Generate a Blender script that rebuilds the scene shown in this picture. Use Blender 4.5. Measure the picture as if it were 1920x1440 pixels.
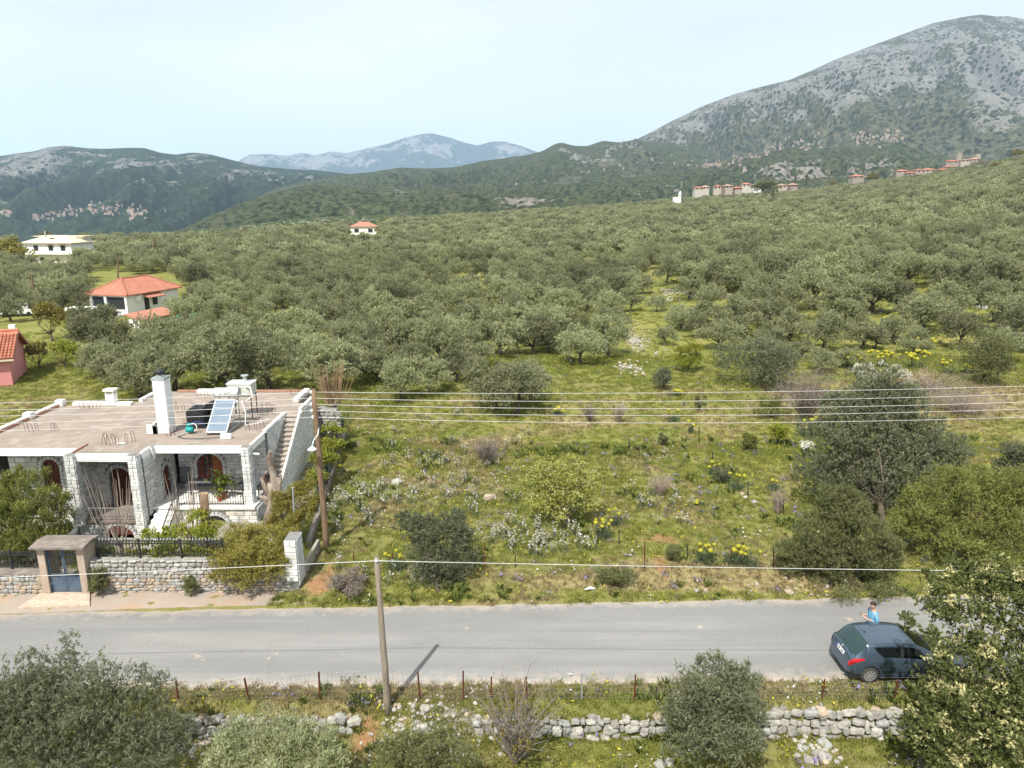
import bpy, math, random
import numpy as np
from mathutils import Vector, Matrix, noise as mnoise

S = bpy.context.scene
for o in list(bpy.data.objects): bpy.data.objects.remove(o)
R = math.radians
# ------------------------------------------------------------------ camera
CH, CP, CF = 15.2, R(14.0), 1332.0          # height above the road, pitch, focal length in photo pixels
cam = bpy.data.cameras.new('camera'); cam.sensor_width = 36.0; cam.lens = 36.0 * CF / 1920.0
cam.clip_start = 0.3; cam.clip_end = 40000
camo = bpy.data.objects.new('camera', cam); S.collection.objects.link(camo)
camo.location = (0, 0, CH); camo.rotation_euler = (R(90) - CP, 0, 0); S.camera = camo
# ------------------------------------------------------------------ sky and sun
SUN_EL, SUN_AZ = R(56), R(23)               # azimuth: the shadow leans this far from +Y towards +X
W = bpy.data.worlds.new('World'); S.world = W; W.use_nodes = True
nt = W.node_tree; nt.nodes.clear()
sky = nt.nodes.new('ShaderNodeTexSky'); sky.sky_type = 'NISHITA'; sky.sun_disc = False
sky.sun_elevation = SUN_EL; sky.sun_rotation = R(180) + SUN_AZ
sky.altitude = 200; sky.air_density = 1.0; sky.dust_density = 2.2; sky.ozone_density = 1.0
# a thin even veil of high cloud over the blue
tc = nt.nodes.new('ShaderNodeTexCoord'); nz = nt.nodes.new('ShaderNodeTexNoise')
mp = nt.nodes.new('ShaderNodeMapping'); mp.inputs['Scale'].default_value = (1.4, 1.4, 5.0)
nz.inputs['Scale'].default_value = 1.3; nz.inputs['Detail'].default_value = 4; nz.inputs['Roughness'].default_value = 0.5
mr = nt.nodes.new('ShaderNodeMapRange'); mr.inputs['From Min'].default_value = 0.3; mr.inputs['From Max'].default_value = 0.7
mr.inputs['To Min'].default_value = 0.62; mr.inputs['To Max'].default_value = 0.96
veil = nt.nodes.new('ShaderNodeMix'); veil.data_type = 'RGBA'
veil.inputs['B'].default_value = (6.0, 6.4, 6.2, 1)
bg = nt.nodes.new('ShaderNodeBackground'); bg.inputs['Strength'].default_value = 0.085
wo = nt.nodes.new('ShaderNodeOutputWorld')
nt.links.new(tc.outputs['Generated'], mp.inputs['Vector']); nt.links.new(mp.outputs['Vector'], nz.inputs['Vector'])
nt.links.new(nz.outputs['Fac'], mr.inputs['Value']); nt.links.new(mr.outputs['Result'], veil.inputs['Factor'])
nt.links.new(sky.outputs['Color'], veil.inputs['A']); nt.links.new(veil.outputs['Result'], bg.inputs['Color'])
nt.links.new(bg.outputs['Background'], wo.inputs['Surface'])
sl = bpy.data.lights.new('sun', 'SUN'); sl.energy = 3.1; sl.angle = R(0.6); sl.color = (1.0, 0.95, 0.86)
so = bpy.data.objects.new('sun', sl); S.collection.objects.link(so)
_tosun = Vector((-math.sin(SUN_AZ) * math.cos(SUN_EL), -math.cos(SUN_AZ) * math.cos(SUN_EL), math.sin(SUN_EL)))
so.rotation_euler = _tosun.to_track_quat('Z', 'Y').to_euler(); so.location = (-20, -20, 60)
S.view_settings.view_transform = 'Standard'; S.view_settings.look = 'None'
S.view_settings.exposure = 1.04; S.view_settings.gamma = 1.0; S.view_settings.use_curve_mapping = False
S.cycles.use_denoising = True
S.cycles.max_bounces = 8; S.cycles.diffuse_bounces = 5; S.cycles.glossy_bounces = 2; S.cycles.transmission_bounces = 4
S.cycles.transparent_max_bounces = 8; S.cycles.volume_bounces = 1; S.cycles.caustics_reflective = False; S.cycles.caustics_refractive = False

# ------------------------------------------------------------------ helpers
C = S.collection
rnd = random.Random(7)
RNG = np.random.default_rng(11)

def ray(px, py):
    u = (px - 960) / CF; v = (py - 720) / CF
    return Vector((u, math.cos(CP) - v * math.sin(CP), -math.sin(CP) - v * math.cos(CP)))
def Gz(px, py, z=0.0):                       # photo pixel -> point of the level z
    d = ray(px, py); s = (z - CH) / d.z
    return Vector((d.x * s, d.y * s, z))
def PY(px, py, Y):                           # photo pixel -> point at the distance Y
    d = ray(px, py); s = Y / d.y
    return Vector((d.x * s, Y, CH + d.z * s))

class MB:
    def __init__(s): s.v = []; s.f = []; s.m = []
    def add(s, vs, fs, mat=0):
        n = len(s.v); s.v += [tuple(v) for v in vs]; s.f += [tuple(i + n for i in f) for f in fs]; s.m += [mat] * len(fs)
        return s
    def box(s, x0, x1, y0, y1, z0, z1, mat=0):
        vs = [(x, y, z) for z in (z0, z1) for y in (y0, y1) for x in (x0, x1)]
        return s.add(vs, [(0, 2, 3, 1), (4, 5, 7, 6), (0, 1, 5, 4), (2, 6, 7, 3), (0, 4, 6, 2), (1, 3, 7, 5)], mat)
    def obox(s, c, ax, ay, az, mat=0):       # oriented box from centre and three half axes
        c, ax, ay, az = Vector(c), Vector(ax), Vector(ay), Vector(az)
        vs = [c + ax * i + ay * j + az * k for k in (-1, 1) for j in (-1, 1) for i in (-1, 1)]
        return s.add(vs, [(0, 2, 3, 1), (4, 5, 7, 6), (0, 1, 5, 4), (2, 6, 7, 3), (0, 4, 6, 2), (1, 3, 7, 5)], mat)
    def bar(s, a, b, w, h=None, mat=0, up=(0, 0, 1)):
        a, b = Vector(a), Vector(b); d = b - a; L = d.length
        if L < 1e-6: return s
        d.normalize(); u = Vector(up)
        if abs(d.dot(u)) > .98: u = Vector((0, 1, 0))
        x = d.cross(u).normalized(); y = x.cross(d)
        return s.obox((a + b) / 2, d * L / 2, x * w / 2, y * (h or w) / 2, mat)
    def tube(s, pts, rad, n=6, mat=0, cap=True):
        pts = [Vector(p) for p in pts]
        if not hasattr(rad, '__len__'): rad = [rad] * len(pts)
        base = len(s.v); prev = None
        for i, p in enumerate(pts):
            d = (pts[min(i + 1, len(pts) - 1)] - pts[max(i - 1, 0)])
            d = d.normalized() if d.length > 1e-9 else Vector((0, 0, 1))
            if prev is None:
                a = Vector((1, 0, 0)) if abs(d.x) < .9 else Vector((0, 1, 0))
            else: a = prev
            x = (a - d * a.dot(d)).normalized(); prev = x; y = d.cross(x)
            for k in range(n):
                t = 2 * math.pi * k / n
                s.v.append(tuple(p + (x * math.cos(t) + y * math.sin(t)) * rad[i]))
        for i in range(len(pts) - 1):
            for k in range(n):
                s.f.append((base + i * n + k, base + i * n + (k + 1) % n, base + (i + 1) * n + (k + 1) % n, base + (i + 1) * n + k)); s.m.append(mat)
        if cap:
            s.f.append(tuple(base + k for k in range(n))[::-1]); s.m.append(mat)
            e = base + (len(pts) - 1) * n
            s.f.append(tuple(e + k for k in range(n))); s.m.append(mat)
        return s
    def lathe(s, c, prof, n=16, mat=0):      # prof: (radius, z) list, axis +Z at c
        c = Vector(c); base = len(s.v)
        for r, z in prof:
            for k in range(n):
                t = 2 * math.pi * k / n; s.v.append((c.x + r * math.cos(t), c.y + r * math.sin(t), c.z + z))
        for i in range(len(prof) - 1):
            for k in range(n):
                s.f.append((base + i * n + k, base + i * n + (k + 1) % n, base + (i + 1) * n + (k + 1) % n, base + (i + 1) * n + k)); s.m.append(mat)
        s.f.append(tuple(base + k for k in range(n))[::-1]); s.m.append(mat)
        e = base + (len(prof) - 1) * n; s.f.append(tuple(e + k for k in range(n))); s.m.append(mat)
        return s
    def prism(s, poly, axis, a, b, mat=0):   # polygon (2D) extruded along an axis: 'x': (y,z), 'y': (x,z), 'z': (x,y)
        n = len(poly); base = len(s.v)
        for t in (a, b):
            for (p, q) in poly:
                s.v.append({'x': (t, p, q), 'y': (p, t, q), 'z': (p, q, t)}[axis])
        s.f.append(tuple(base + k for k in range(n))); s.f.append(tuple(base + n + k for k in range(n))[::-1])
        for k in range(n): s.f.append((base + k, base + n + k, base + n + (k + 1) % n, base + (k + 1) % n))
        s.m += [mat] * (n + 2)
        return s

def wl(p):
    v = Vector((0, 0, 0))
    while p is not None: v += p.location; p = p.parent
    return v
def link(o, parent=None):
    C.objects.link(o)
    if parent is not None: o.parent = parent
    return o
def obj(name, mb, mats, parent=None, smooth=False, world=True):
    me = bpy.data.meshes.new(name)
    off = wl(parent) if (world and parent is not None) else Vector((0, 0, 0))
    vs = mb.v if off.length == 0 else [(x - off.x, y - off.y, z - off.z) for x, y, z in mb.v]
    me.from_pydata(vs, [], mb.f)
    for m in (mats if isinstance(mats, (list, tuple)) else [mats]): me.materials.append(m)
    if len(me.polygons):
        if any(mb.m): me.polygons.foreach_set('material_index', np.array(mb.m, dtype=np.int32))
        if smooth: me.polygons.foreach_set('use_smooth', np.ones(len(me.polygons), dtype=bool))
    me.update()
    return link(bpy.data.objects.new(name, me), parent)
def npmesh(name, V, F, mats, attrs=None, smooth=False, uvcorner=None):
    V = np.asarray(V, np.float32); F = np.asarray(F, np.int32); k = F.shape[1]
    me = bpy.data.meshes.new(name)
    me.vertices.add(len(V)); me.vertices.foreach_set('co', V.ravel())
    me.loops.add(F.size); me.loops.foreach_set('vertex_index', F.ravel())
    me.polygons.add(len(F)); me.polygons.foreach_set('loop_start', np.arange(0, F.size, k, dtype=np.int32))
    me.polygons.foreach_set('loop_total', np.full(len(F), k, dtype=np.int32))
    if smooth: me.polygons.foreach_set('use_smooth', np.ones(len(F), dtype=bool))
    me.update(calc_edges=True); me.validate()
    for m in (mats if isinstance(mats, (list, tuple)) else [mats]): me.materials.append(m)
    for n_, (dom, typ, arr) in (attrs or {}).items():
        a = me.attributes.new(n_, typ, dom)
        a.data.foreach_set('color' if typ == 'FLOAT_COLOR' else 'value', np.asarray(arr, np.float32).ravel())
    return me
def tag(o, label=None, cat=None, group=None, kind=None):
    if label: o['label'] = label
    if cat: o['category'] = cat
    if group: o['group'] = group
    if kind: o['kind'] = kind
    return o
def thing(name, label, cat, loc=(0, 0, 0), rz=0.0, group=None):
    o = bpy.data.objects.new(name, None); o.empty_display_size = .2
    o.location = loc; o.rotation_euler = (0, 0, rz); C.objects.link(o)
    return tag(o, label, cat, group)

# ------------------------------------------------------------------ materials
class NT:
    def __init__(s, name):
        s.mat = bpy.data.materials.new(name); s.mat.use_nodes = True; s.t = s.mat.node_tree; s.t.nodes.clear()
        s.out = s.n('OutputMaterial')
    def n(s, typ, **kw):
        nd = s.t.nodes.new('ShaderNode' + typ)
        for k, v in kw.items():
            if k in nd.bl_rna.properties and k not in ('inputs',): setattr(nd, k, v)
        return nd
    def l(s, a, b): s.t.links.new(a, b)
    def pos(s):
        return s.n('NewGeometry').outputs['Position']
    def noise(s, scale, detail=3, rough=.5, vec=None, dist=0.0, sc3=None):
        nd = s.n('TexNoise'); nd.inputs['Scale'].default_value = scale; nd.inputs['Detail'].default_value = detail
        nd.inputs['Roughness'].default_value = rough; nd.inputs['Distortion'].default_value = dist
        v = vec or s.pos()
        if sc3:
            m = s.n('Mapping'); m.inputs['Scale'].default_value = sc3; s.l(v, m.inputs['Vector']); v = m.outputs['Vector']
        s.l(v, nd.inputs['Vector']); return nd.outputs['Fac']
    def voro(s, scale, vec=None, feat='F1', out='Distance', rnd_=1.0, sc3=None):
        nd = s.n('TexVoronoi'); nd.feature = feat; nd.inputs['Scale'].default_value = scale; nd.inputs['Randomness'].default_value = rnd_
        v = vec or s.pos()
        if sc3:
            m = s.n('Mapping'); m.inputs['Scale'].default_value = sc3; s.l(v, m.inputs['Vector']); v = m.outputs['Vector']
        s.l(v, nd.inputs['Vector']); return nd.outputs[out]
    def rng(s, v, a, b, c=0.0, d=1.0):
        nd = s.n('MapRange'); nd.inputs['From Min'].default_value = a; nd.inputs['From Max'].default_value = b
        nd.inputs['To Min'].default_value = c; nd.inputs['To Max'].default_value = d; s.l(v, nd.inputs['Value']); return nd.outputs['Result']
    def mix(s, f, a, b, typ='MIX'):
        nd = s.n('Mix'); nd.data_type = 'RGBA'; nd.blend_type = typ
        for k, v in (('Factor', f), ('A', a), ('B', b)):
            if isinstance(v, (int, float)): nd.inputs[k].default_value = v
            elif isinstance(v, tuple): nd.inputs[k].default_value = (*v[:3], 1)
            else: s.l(v, nd.inputs[k])
        return nd.outputs['Result']
    def math(s, op, a, b=None):
        nd = s.n('Math'); nd.operation = op
        for i, v in enumerate((a, b)):
            if v is None: continue
            if isinstance(v, (int, float)): nd.inputs[i].default_value = v
            else: s.l(v, nd.inputs[i])
        return nd.outputs[0]
    def attr(s, name, out='Fac', typ='GEOMETRY'):
        nd = s.n('Attribute'); nd.attribute_name = name; nd.attribute_type = typ; return nd.outputs[out]
    def surf(s, col, rough=.8, metal=0.0, bump=None, bstr=.3, bdist=.02, spec=.3, coat=0.0):
        p = s.n('BsdfPrincipled')
        if isinstance(col, tuple): p.inputs['Base Color'].default_value = (*col[:3], 1)
        else: s.l(col, p.inputs['Base Color'])
        if isinstance(rough, (int, float)): p.inputs['Roughness'].default_value = rough
        else: s.l(rough, p.inputs['Roughness'])
        p.inputs['Metallic'].default_value = metal; p.inputs['Specular IOR Level'].default_value = spec
        p.inputs['Coat Weight'].default_value = coat
        if bump is not None:
            b = s.n('Bump'); b.inputs['Strength'].default_value = bstr; b.inputs['Distance'].default_value = bdist
            s.l(bump, b.inputs['Height']); s.l(b.outputs['Normal'], p.inputs['Normal'])
        s.l(p.outputs['BSDF'], s.out.inputs['Surface']); s.p = p
        return s.mat

def M2(name, c1, c2, scale=3.0, rough=.85, detail=5, lo=.35, hi=.65, bump=0.0, bscale=None, bdist=.01, obj_rnd=0.0, metal=0.0, spec=.3, sc3=None, c3=None, s3=.6):
    n = NT(name)
    f = n.rng(n.noise(scale, detail, .6, sc3=sc3), lo, hi)
    col = n.mix(f, c1, c2)
    if c3: col = n.mix(n.rng(n.noise(s3, 4, .6), .52, .7), col, c3)
    if obj_rnd:
        oi = n.n('ObjectInfo').outputs['Random']
        k = n.rng(oi, 0, 1, 1 - obj_rnd, 1 + obj_rnd)
        cb = n.n('CombineColor'); [n.l(k, cb.inputs[i]) for i in range(3)]
        col = n.mix(1.0, col, cb.outputs['Color'], 'MULTIPLY')
    b = n.noise(bscale or scale * 4, 4, .6) if bump else None
    return n.surf(col, rough, metal, b, bump, bdist, spec)

def leafmat(name, ca, cb, cc=None, trans=.3, rough=.6, hue=.06):
    n = NT(name)
    t = n.attr('tint')
    col = n.mix(t, ca, cb)
    if cc: col = n.mix(n.rng(t, .88, .9), col, cc)
    oi = n.n('ObjectInfo').outputs['Random']
    hs = n.n('HueSaturation'); n.l(n.rng(oi, 0, 1, .5 - hue * .07, .5 + hue * .05), hs.inputs['Hue'])
    n.l(n.rng(oi, 0, 1, 1 - hue * 2.5, 1 + hue * 2.5), hs.inputs['Value']); n.l(col, hs.inputs['Color'])
    d = n.n('BsdfPrincipled'); n.l(hs.outputs['Color'], d.inputs['Base Color']); d.inputs['Roughness'].default_value = rough
    d.inputs['Specular IOR Level'].default_value = .25
    tr = n.n('BsdfTranslucent'); n.l(hs.outputs['Color'], tr.inputs['Color'])
    mx = n.n('MixShader'); mx.inputs[0].default_value = trans
    n.l(d.outputs[0], mx.inputs[1]); n.l(tr.outputs[0], mx.inputs[2]); n.l(mx.outputs[0], n.out.inputs['Surface'])
    return n.mat

m_plaster = M2('white_plaster', (.80, .79, .77), (.70, .69, .66), 1.2, .85, lo=.45, hi=.8, bump=.15)
m_beam = M2('white_painted_beam', (.80, .79, .77), (.58, .55, .51), .9, .8, lo=.55, hi=.8, bump=.1)
m_stoneA = M2('pale_grey_stone', (.62, .62, .61), (.44, .45, .46), 2.6, .85, bump=.4, bscale=14, obj_rnd=.14)
m_stoneB = M2('white_grey_stone', (.72, .71, .69), (.52, .52, .51), 2.2, .85, bump=.4, bscale=14, obj_rnd=.12)
m_stoneC = M2('warm_grey_stone', (.60, .56, .50), (.46, .43, .39), 2.4, .85, bump=.4, bscale=14, obj_rnd=.14)
m_joint = M2('dark_mortar', (.16, .16, .16), (.24, .235, .225), 6, .95)
m_mortar = M2('pale_rubble_mortar', (.36, .33, .29), (.24, .22, .19), 5, .95)
m_rubA = M2('rubble_white_stone', (.40, .385, .35), (.21, .20, .18), 5, .9, bump=.6, bscale=16, obj_rnd=.2)
m_rubB = M2('rubble_ochre_stone', (.42, .34, .26), (.28, .23, .18), 5, .9, bump=.6, bscale=16, obj_rnd=.2)
m_rubC = M2('rubble_grey_stone', (.36, .36, .35), (.24, .24, .235), 5, .9, bump=.6, bscale=16, obj_rnd=.2)
m_roofdeck = M2('old_roof_deck', (.31, .255, .215), (.225, .185, .155), .9, .95, lo=.3, hi=.7, bump=.25, bscale=6, c3=(.345, .305, .27), s3=1.7)
m_brick = M2('red_brick', (.42, .25, .185), (.33, .17, .12), 6, .9)
m_coping = M2('pale_coping', (.78, .77, .74), (.6, .57, .52), 1.5, .85)
m_conc = M2('weathered_concrete', (.24, .20, .175), (.15, .13, .115), 3.5, .95, bump=.3, bscale=20, c3=(.29, .26, .23), s3=2.0)
m_concp = M2('pinkish_concrete', (.42, .335, .27), (.33, .26, .21), 3, .95, bump=.2, c3=(.47, .40, .34), s3=1.5)
m_tread = M2('worn_stone_tread', (.42, .37, .32), (.28, .245, .21), 5, .95, bump=.3)
m_iron = M2('dark_iron', (.025, .027, .03), (.05, .05, .055), 8, .55, metal=.3)
m_bluemetal = M2('faded_blue_metal', (.055, .085, .13), (.11, .15, .20), 2.2, .6, lo=.4, hi=.75)
m_wood_red = M2('red_brown_wood', (.13, .035, .022), (.08, .022, .016), 7, .5, sc3=(1, 1, .2))
m_wood_or = M2('orange_brown_wood', (.30, .095, .03), (.20, .06, .02), 7, .45, sc3=(1, 1, .2))
m_pole = M2('brown_pole_wood', (.24, .155, .10), (.13, .085, .055), 6, .9, sc3=(3, 3, .25), bump=.3)
m_poleg = M2('grey_pole_wood', (.30, .25, .20), (.18, .15, .12), 6, .9, sc3=(3, 3, .25), bump=.3)
m_bark = M2('olive_bark', (.13, .10, .075), (.06, .047, .036), 5, .95, bump=.6, bscale=12)
m_barkg = M2('grey_bark', (.26, .22, .19), (.15, .125, .105), 5, .95, bump=.4)
m_dead = M2('bleached_deadwood', (.32, .27, .23), (.10, .07, .05), 3.0, .9, bump=.6, bscale=9, sc3=(1, 1, .35))
m_whip = M2('bare_twig_bark', (.40, .32, .27), (.29, .23, .19), 3, .9)
m_whipo = M2('orange_twig_bark', (.36, .23, .14), (.25, .16, .10), 3, .9)
m_rust = M2('rusty_iron', (.13, .032, .022), (.075, .025, .018), 9, .8)
m_wire = M2('galvanised_wire', (.50, .50, .50), (.36, .36, .36), 9, .5, metal=.5)
m_cable = M2('pale_cable', (.60, .60, .60), (.5, .5, .5), 1, .5, metal=.2)
m_galv = M2('galvanised_steel', (.50, .53, .54), (.36, .39, .40), 4, .45, metal=.5)
m_white = M2('white_enamel', (.80, .80, .80), (.72, .72, .72), 3, .4)
m_black = M2('black_plastic', (.018, .02, .023), (.03, .032, .036), 4, .45)
m_teal = M2('teal_paint', (.03, .33, .34), (.02, .25, .26), 6, .4)
m_blue = M2('blue_plastic', (.02, .09, .38), (.02, .07, .28), 6, .5)
m_tile = M2('terracotta_tile', (.43, .165, .105), (.33, .12, .08), 1.6, .8, obj_rnd=.14)
m_tiler = M2('red_roof_sheet', (.46, .20, .14), (.37, .155, .105), .9, .75, bump=.1)
m_tilep = M2('pale_cream_tile', (.66, .58, .40), (.56, .50, .36), .6, .8)
m_pink = M2('pink_render', (.64, .27, .27), (.57, .235, .24), .8, .9)
m_glass = NT('window_glass').surf((.02, .028, .03), .08, spec=.6)
m_soilred = M2('red_soil', (.36, .17, .085), (.28, .13, .065), 3, 1.0)
m_terra = M2('terracotta_pot', (.42, .12, .06), (.34, .10, .05), 6, .8)
m_green_net = M2('green_net', (.015, .25, .17), (.02, .32, .22), 3, .8)
m_greenmesh = M2('dark_green_wire', (.03, .06, .06), (.05, .08, .085), 6, .6)
# ------------------------------------------------------------------ numeric noise
def _h(ix, iy, seed):
    n = (ix.astype(np.int64) * 374761393 + iy.astype(np.int64) * 668265263 + seed * 974711) & 0x7fffffff
    n = ((n ^ (n >> 13)) * 1274126177) & 0x7fffffff
    n = (n ^ (n >> 16)) & 0xffff
    return n / 65535.0 * 2 * math.pi
def perlin(x, y, seed=0):
    x = np.asarray(x, float); y = np.asarray(y, float)
    ix = np.floor(x); iy = np.floor(y); fx = x - ix; fy = y - iy
    ux = fx * fx * fx * (fx * (fx * 6 - 15) + 10); uy = fy * fy * fy * (fy * (fy * 6 - 15) + 10)
    def g(dx, dy):
        a = _h(ix + dx, iy + dy, seed); return np.cos(a) * (fx - dx) + np.sin(a) * (fy - dy)
    a = g(0, 0) + ux * (g(1, 0) - g(0, 0)); b = g(0, 1) + ux * (g(1, 1) - g(0, 1))
    return (a + uy * (b - a)) * 1.5
def fbm(x, y, oct=5, seed=0, gain=.5, ridge=False):
    v = 0; a = 1; t = 0
    for i in range(oct):
        p = perlin(x * 2 ** i + i * 17.3, y * 2 ** i + i * 9.1, seed + i)
        v = v + a * ((1 - 2 * np.abs(p)) if ridge else p); t += a; a *= gain
    return v / t
def ss(a, b, x):
    t = np.clip((x - a) / (b - a), 0, 1); return t * t * (3 - 2 * t)

# ------------------------------------------------------------------ the lie of the land
def road_hi(X): return 25.13 + .035 * X
def road_lo(X): return 20.31 + .0166 * X
def yard_edge(Y): return -9.4 - (Y - 29.2) * .127
_kt = [-1.2, -.75, -.5, -.21, 0, .23, .36, .55, .72, 1.2]
_kv = [0, 0, .001, .012, .023, .037, .043, .067, .107, .115]
_ct = [-1.2, -.75, -.4, -.2, 0, .25, .5, .75, 1.2]
_cv = [280, 290, 310, 420, 480, 520, 600, 570, 560]
def hgt(X, Y):
    X = np.asarray(X, float); Y = np.asarray(Y, float)
    t = X / np.maximum(Y, 5)
    k = np.interp(t, _kt, _kv); yc = np.interp(t, _ct, _cv)
    d = np.maximum(Y - 72, 0)
    z = k * (d - 20 * (1 - np.exp(-d / 20)))
    z = z * 1.0
    # terraces on the slope right of the track
    over = np.maximum(Y - yc, 0)
    z = z - (.12 * over + .0016 * over ** 2) * (1 - .0 * t)
    z = z + .25 * ss(0.1, 1.8, Y - road_hi(X)) * ss(-9.6, -8.2, X) + .12 * fbm(X * .13, Y * .13, 3, 5) * ss(26, 31, Y) + .9 * fbm(X * .02, Y * .02, 2, 8) * ss(60, 130, Y)
    ter = ss(.12, .3, t) * ss(62, 70, Y)
    z = z + ter * (1.3 * ss(0, 1.2, Y - (87 - (X - 25) * .28 + 1.5 * np.sin(X * .21))) + .9 * ss(0, 1.2, Y - (112 - (X - 25) * .12 + 2 * np.sin(X * .15 + 1)))) * .8
    # house plot
    iny = ss(.25, -.25, X - yard_edge(Y)) * ss(26.2, 26.5, Y) * ss(62, 50, Y)
    zy = .2 + .5 * ss(-16.5, -14.2, X) + .7 * ss(33, 39, Y) * ss(-13, -11.5, X)
    z = np.where(iny > 0, z * (1 - iny) + zy * iny, z)
    # below the road: the verge, the dry stone wall and the lower ground
    sp = 1.3 * np.exp(-((X + 3.0) / 1.5) ** 2) + .35
    w = ss(0, 1, (19.45 - Y) / sp)
    low = -1.05 - .05 * np.maximum(19 - Y, 0) + .18 * fbm(X * .35, Y * .35, 3, 2)
    near = Y < 20.6
    z = np.where(near, (-.06 * ss(20.4, 19.6, Y)) * (1 - w) + low * w, z)
    onroad = (Y > road_lo(X) - .1) & (Y < road_hi(X) + .1)
    z = np.where(onroad, z * .0 - .035, z)
    return z
def hz(x, y): return float(hgt(np.array([x]), np.array([y]))[0])
_S = 10 * 1.012 ** np.arange(0, 390)
def T(px, py):                               # photo pixel -> point where the ray meets the land
    d = ray(px, py); q = _S
    for _ in range(3):
        below = CH + d.z * q < hgt(d.x * q, d.y * q)
        if not below.any(): return None
        i = int(np.argmax(below)); q = np.linspace(q[max(i - 1, 0)], q[i], 40)
    s_ = float(q[-1]); return Vector((d.x * s_, d.y * s_, hz(d.x * s_, d.y * s_)))

# ------------------------------------------------------------------ ground sheet
rows = np.concatenate([np.arange(6, 18.4, .35), np.arange(18.4, 20.6, .09), np.arange(20.6, 24, .5), np.arange(24, 28, .13), np.arange(28, 62, .28), 62 * 1.0175 ** np.arange(0, 155)])
cols = np.concatenate([np.linspace(-2.6, -1.02, 24), np.linspace(-1.0, 1.0, 380), np.linspace(1.02, 2.6, 24)])
YY, TT = np.meshgrid(rows, cols, indexing='ij'); XX = TT * np.maximum(YY, 14)
ZZ = hgt(XX, YY)
ZZ = ZZ + (.03 * fbm(XX * 1.3, YY * 1.3, 3, 3)) * (YY < 62) * ((YY < road_lo(XX) - .15) | (YY > road_hi(XX) + .15))
nr, nc = YY.shape
V = np.stack([XX, YY, ZZ], -1).reshape(-1, 3)
ii = np.arange(nr * nc).reshape(nr, nc)
F = np.stack([ii[:-1, :-1], ii[:-1, 1:], ii[1:, 1:], ii[1:, :-1]], -1).reshape(-1, 4)
def blob(X, Y, x, y, rx, ry): return np.exp(-(((X - x) / rx) ** 2 + ((Y - y) / ry) ** 2))
Xf, Yf = XX.ravel(), YY.ravel()
soil = np.zeros_like(Xf); dry = .33 + .55 * fbm(Xf * .17, Yf * .17, 4, 21); stony = np.zeros_like(Xf)
for px, py, rx, ry in [(612, 1078, .3, 1.0), (598, 1096, .55, .4), (1240, 1060, .35, 1.0), (720, 870, 2.2, 1.0), (1180, 800, 2.5, 1.0), (1300, 800, 1.6, 1.0),
                       (1180, 690, 1.6, 3.0), (1240, 1010, 1.2, .5), (690, 1385, .5, .35), (660, 560, 3, 2), (720, 610, 4, 2), (1190, 640, 1.5, 4), (1150, 500, 3, 4), (880, 520, 4, 5), (640, 590, 3, 2), (330, 595, 4, 3), (250, 640, 2.5, 3), (1560, 480, 4, 4), (1080, 765, 2.5, 1.2), (950, 800, 2, .8)]:
    p = T(px, py); sc = max(1.0, p.y / 40); soil += (.9 if py > 1000 else .5) * blob(Xf, Yf, p.x, p.y, rx * 1.1, ry * 1.3)
for px, py, rx, ry, a in [(1180, 1090, 3.2, .7, .8), (1330, 1085, 3.5, .7, .9), (1480, 1095, 2, .5, .8), (640, 1085, 1.0, .6, .8), (1800, 740, 7, 5, .9), (1560, 750, 5, 5, .7), (1000, 1110, 2.5, .4, .5), (880, 830, 3, 1, .5), (1100, 790, 4, 1.3, .5), (1700, 700, 8, 4, .5), (1330, 1060, 4, .6, .4), (780, 900, 2, 1.0, .3)]:
    p = T(px, py); dry += a * blob(Xf, Yf, p.x, p.y, rx, ry)
for px, py, rx, ry, a in [(560, 990, .7, 4, -.5), (1130, 1110, 8, .35, -.6), (1500, 850, 2, 4, -.4), (1350, 880, 2.5, 3, -.3), (1000, 1030, 3, .8, -.4), (760, 1120, 3, .3, -.3), (1240, 1390, 3, .7, -.5), (800, 720, 6, 2, -.6), (450, 600, 8, 4, -.9), (560, 590, 6, 3, -.7), (1240, 570, 4, 6, -.7), (1520, 560, 9, 4, -.7), (1350, 550, 8, 3, -.7), (800, 555, 7, 4, -.6)]:
    p = T(px, py); dry += a * blob(Xf, Yf, p.x, p.y, rx, ry)
for px, py, rx, ry in [(1190, 640, 1.2, 5), (1180, 690, 1.2, 2), (840, 1345, 1.8, .35), (1150, 505, 3, 3), (560, 940, .4, 3)]:
    p = T(px, py); stony += .8 * blob(Xf, Yf, p.x, p.y, rx, ry)
dry += .25 * ss(19.3, 20.2, Yf) * ss(21, 20, Yf)
dry = np.where(Yf > 60, dry - .25, dry)
_onyard = ss(.1, -.3, Xf - yard_edge(Yf)) * ss(26.0, 26.4, Yf) * ss(46, 43, Yf)
stony = np.maximum(stony, .55 * _onyard)
cover = np.stack([np.clip(soil, 0, 1), np.clip(dry, 0, 1), np.clip(stony, 0, 1), np.ones_like(Xf)], -1)

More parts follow.
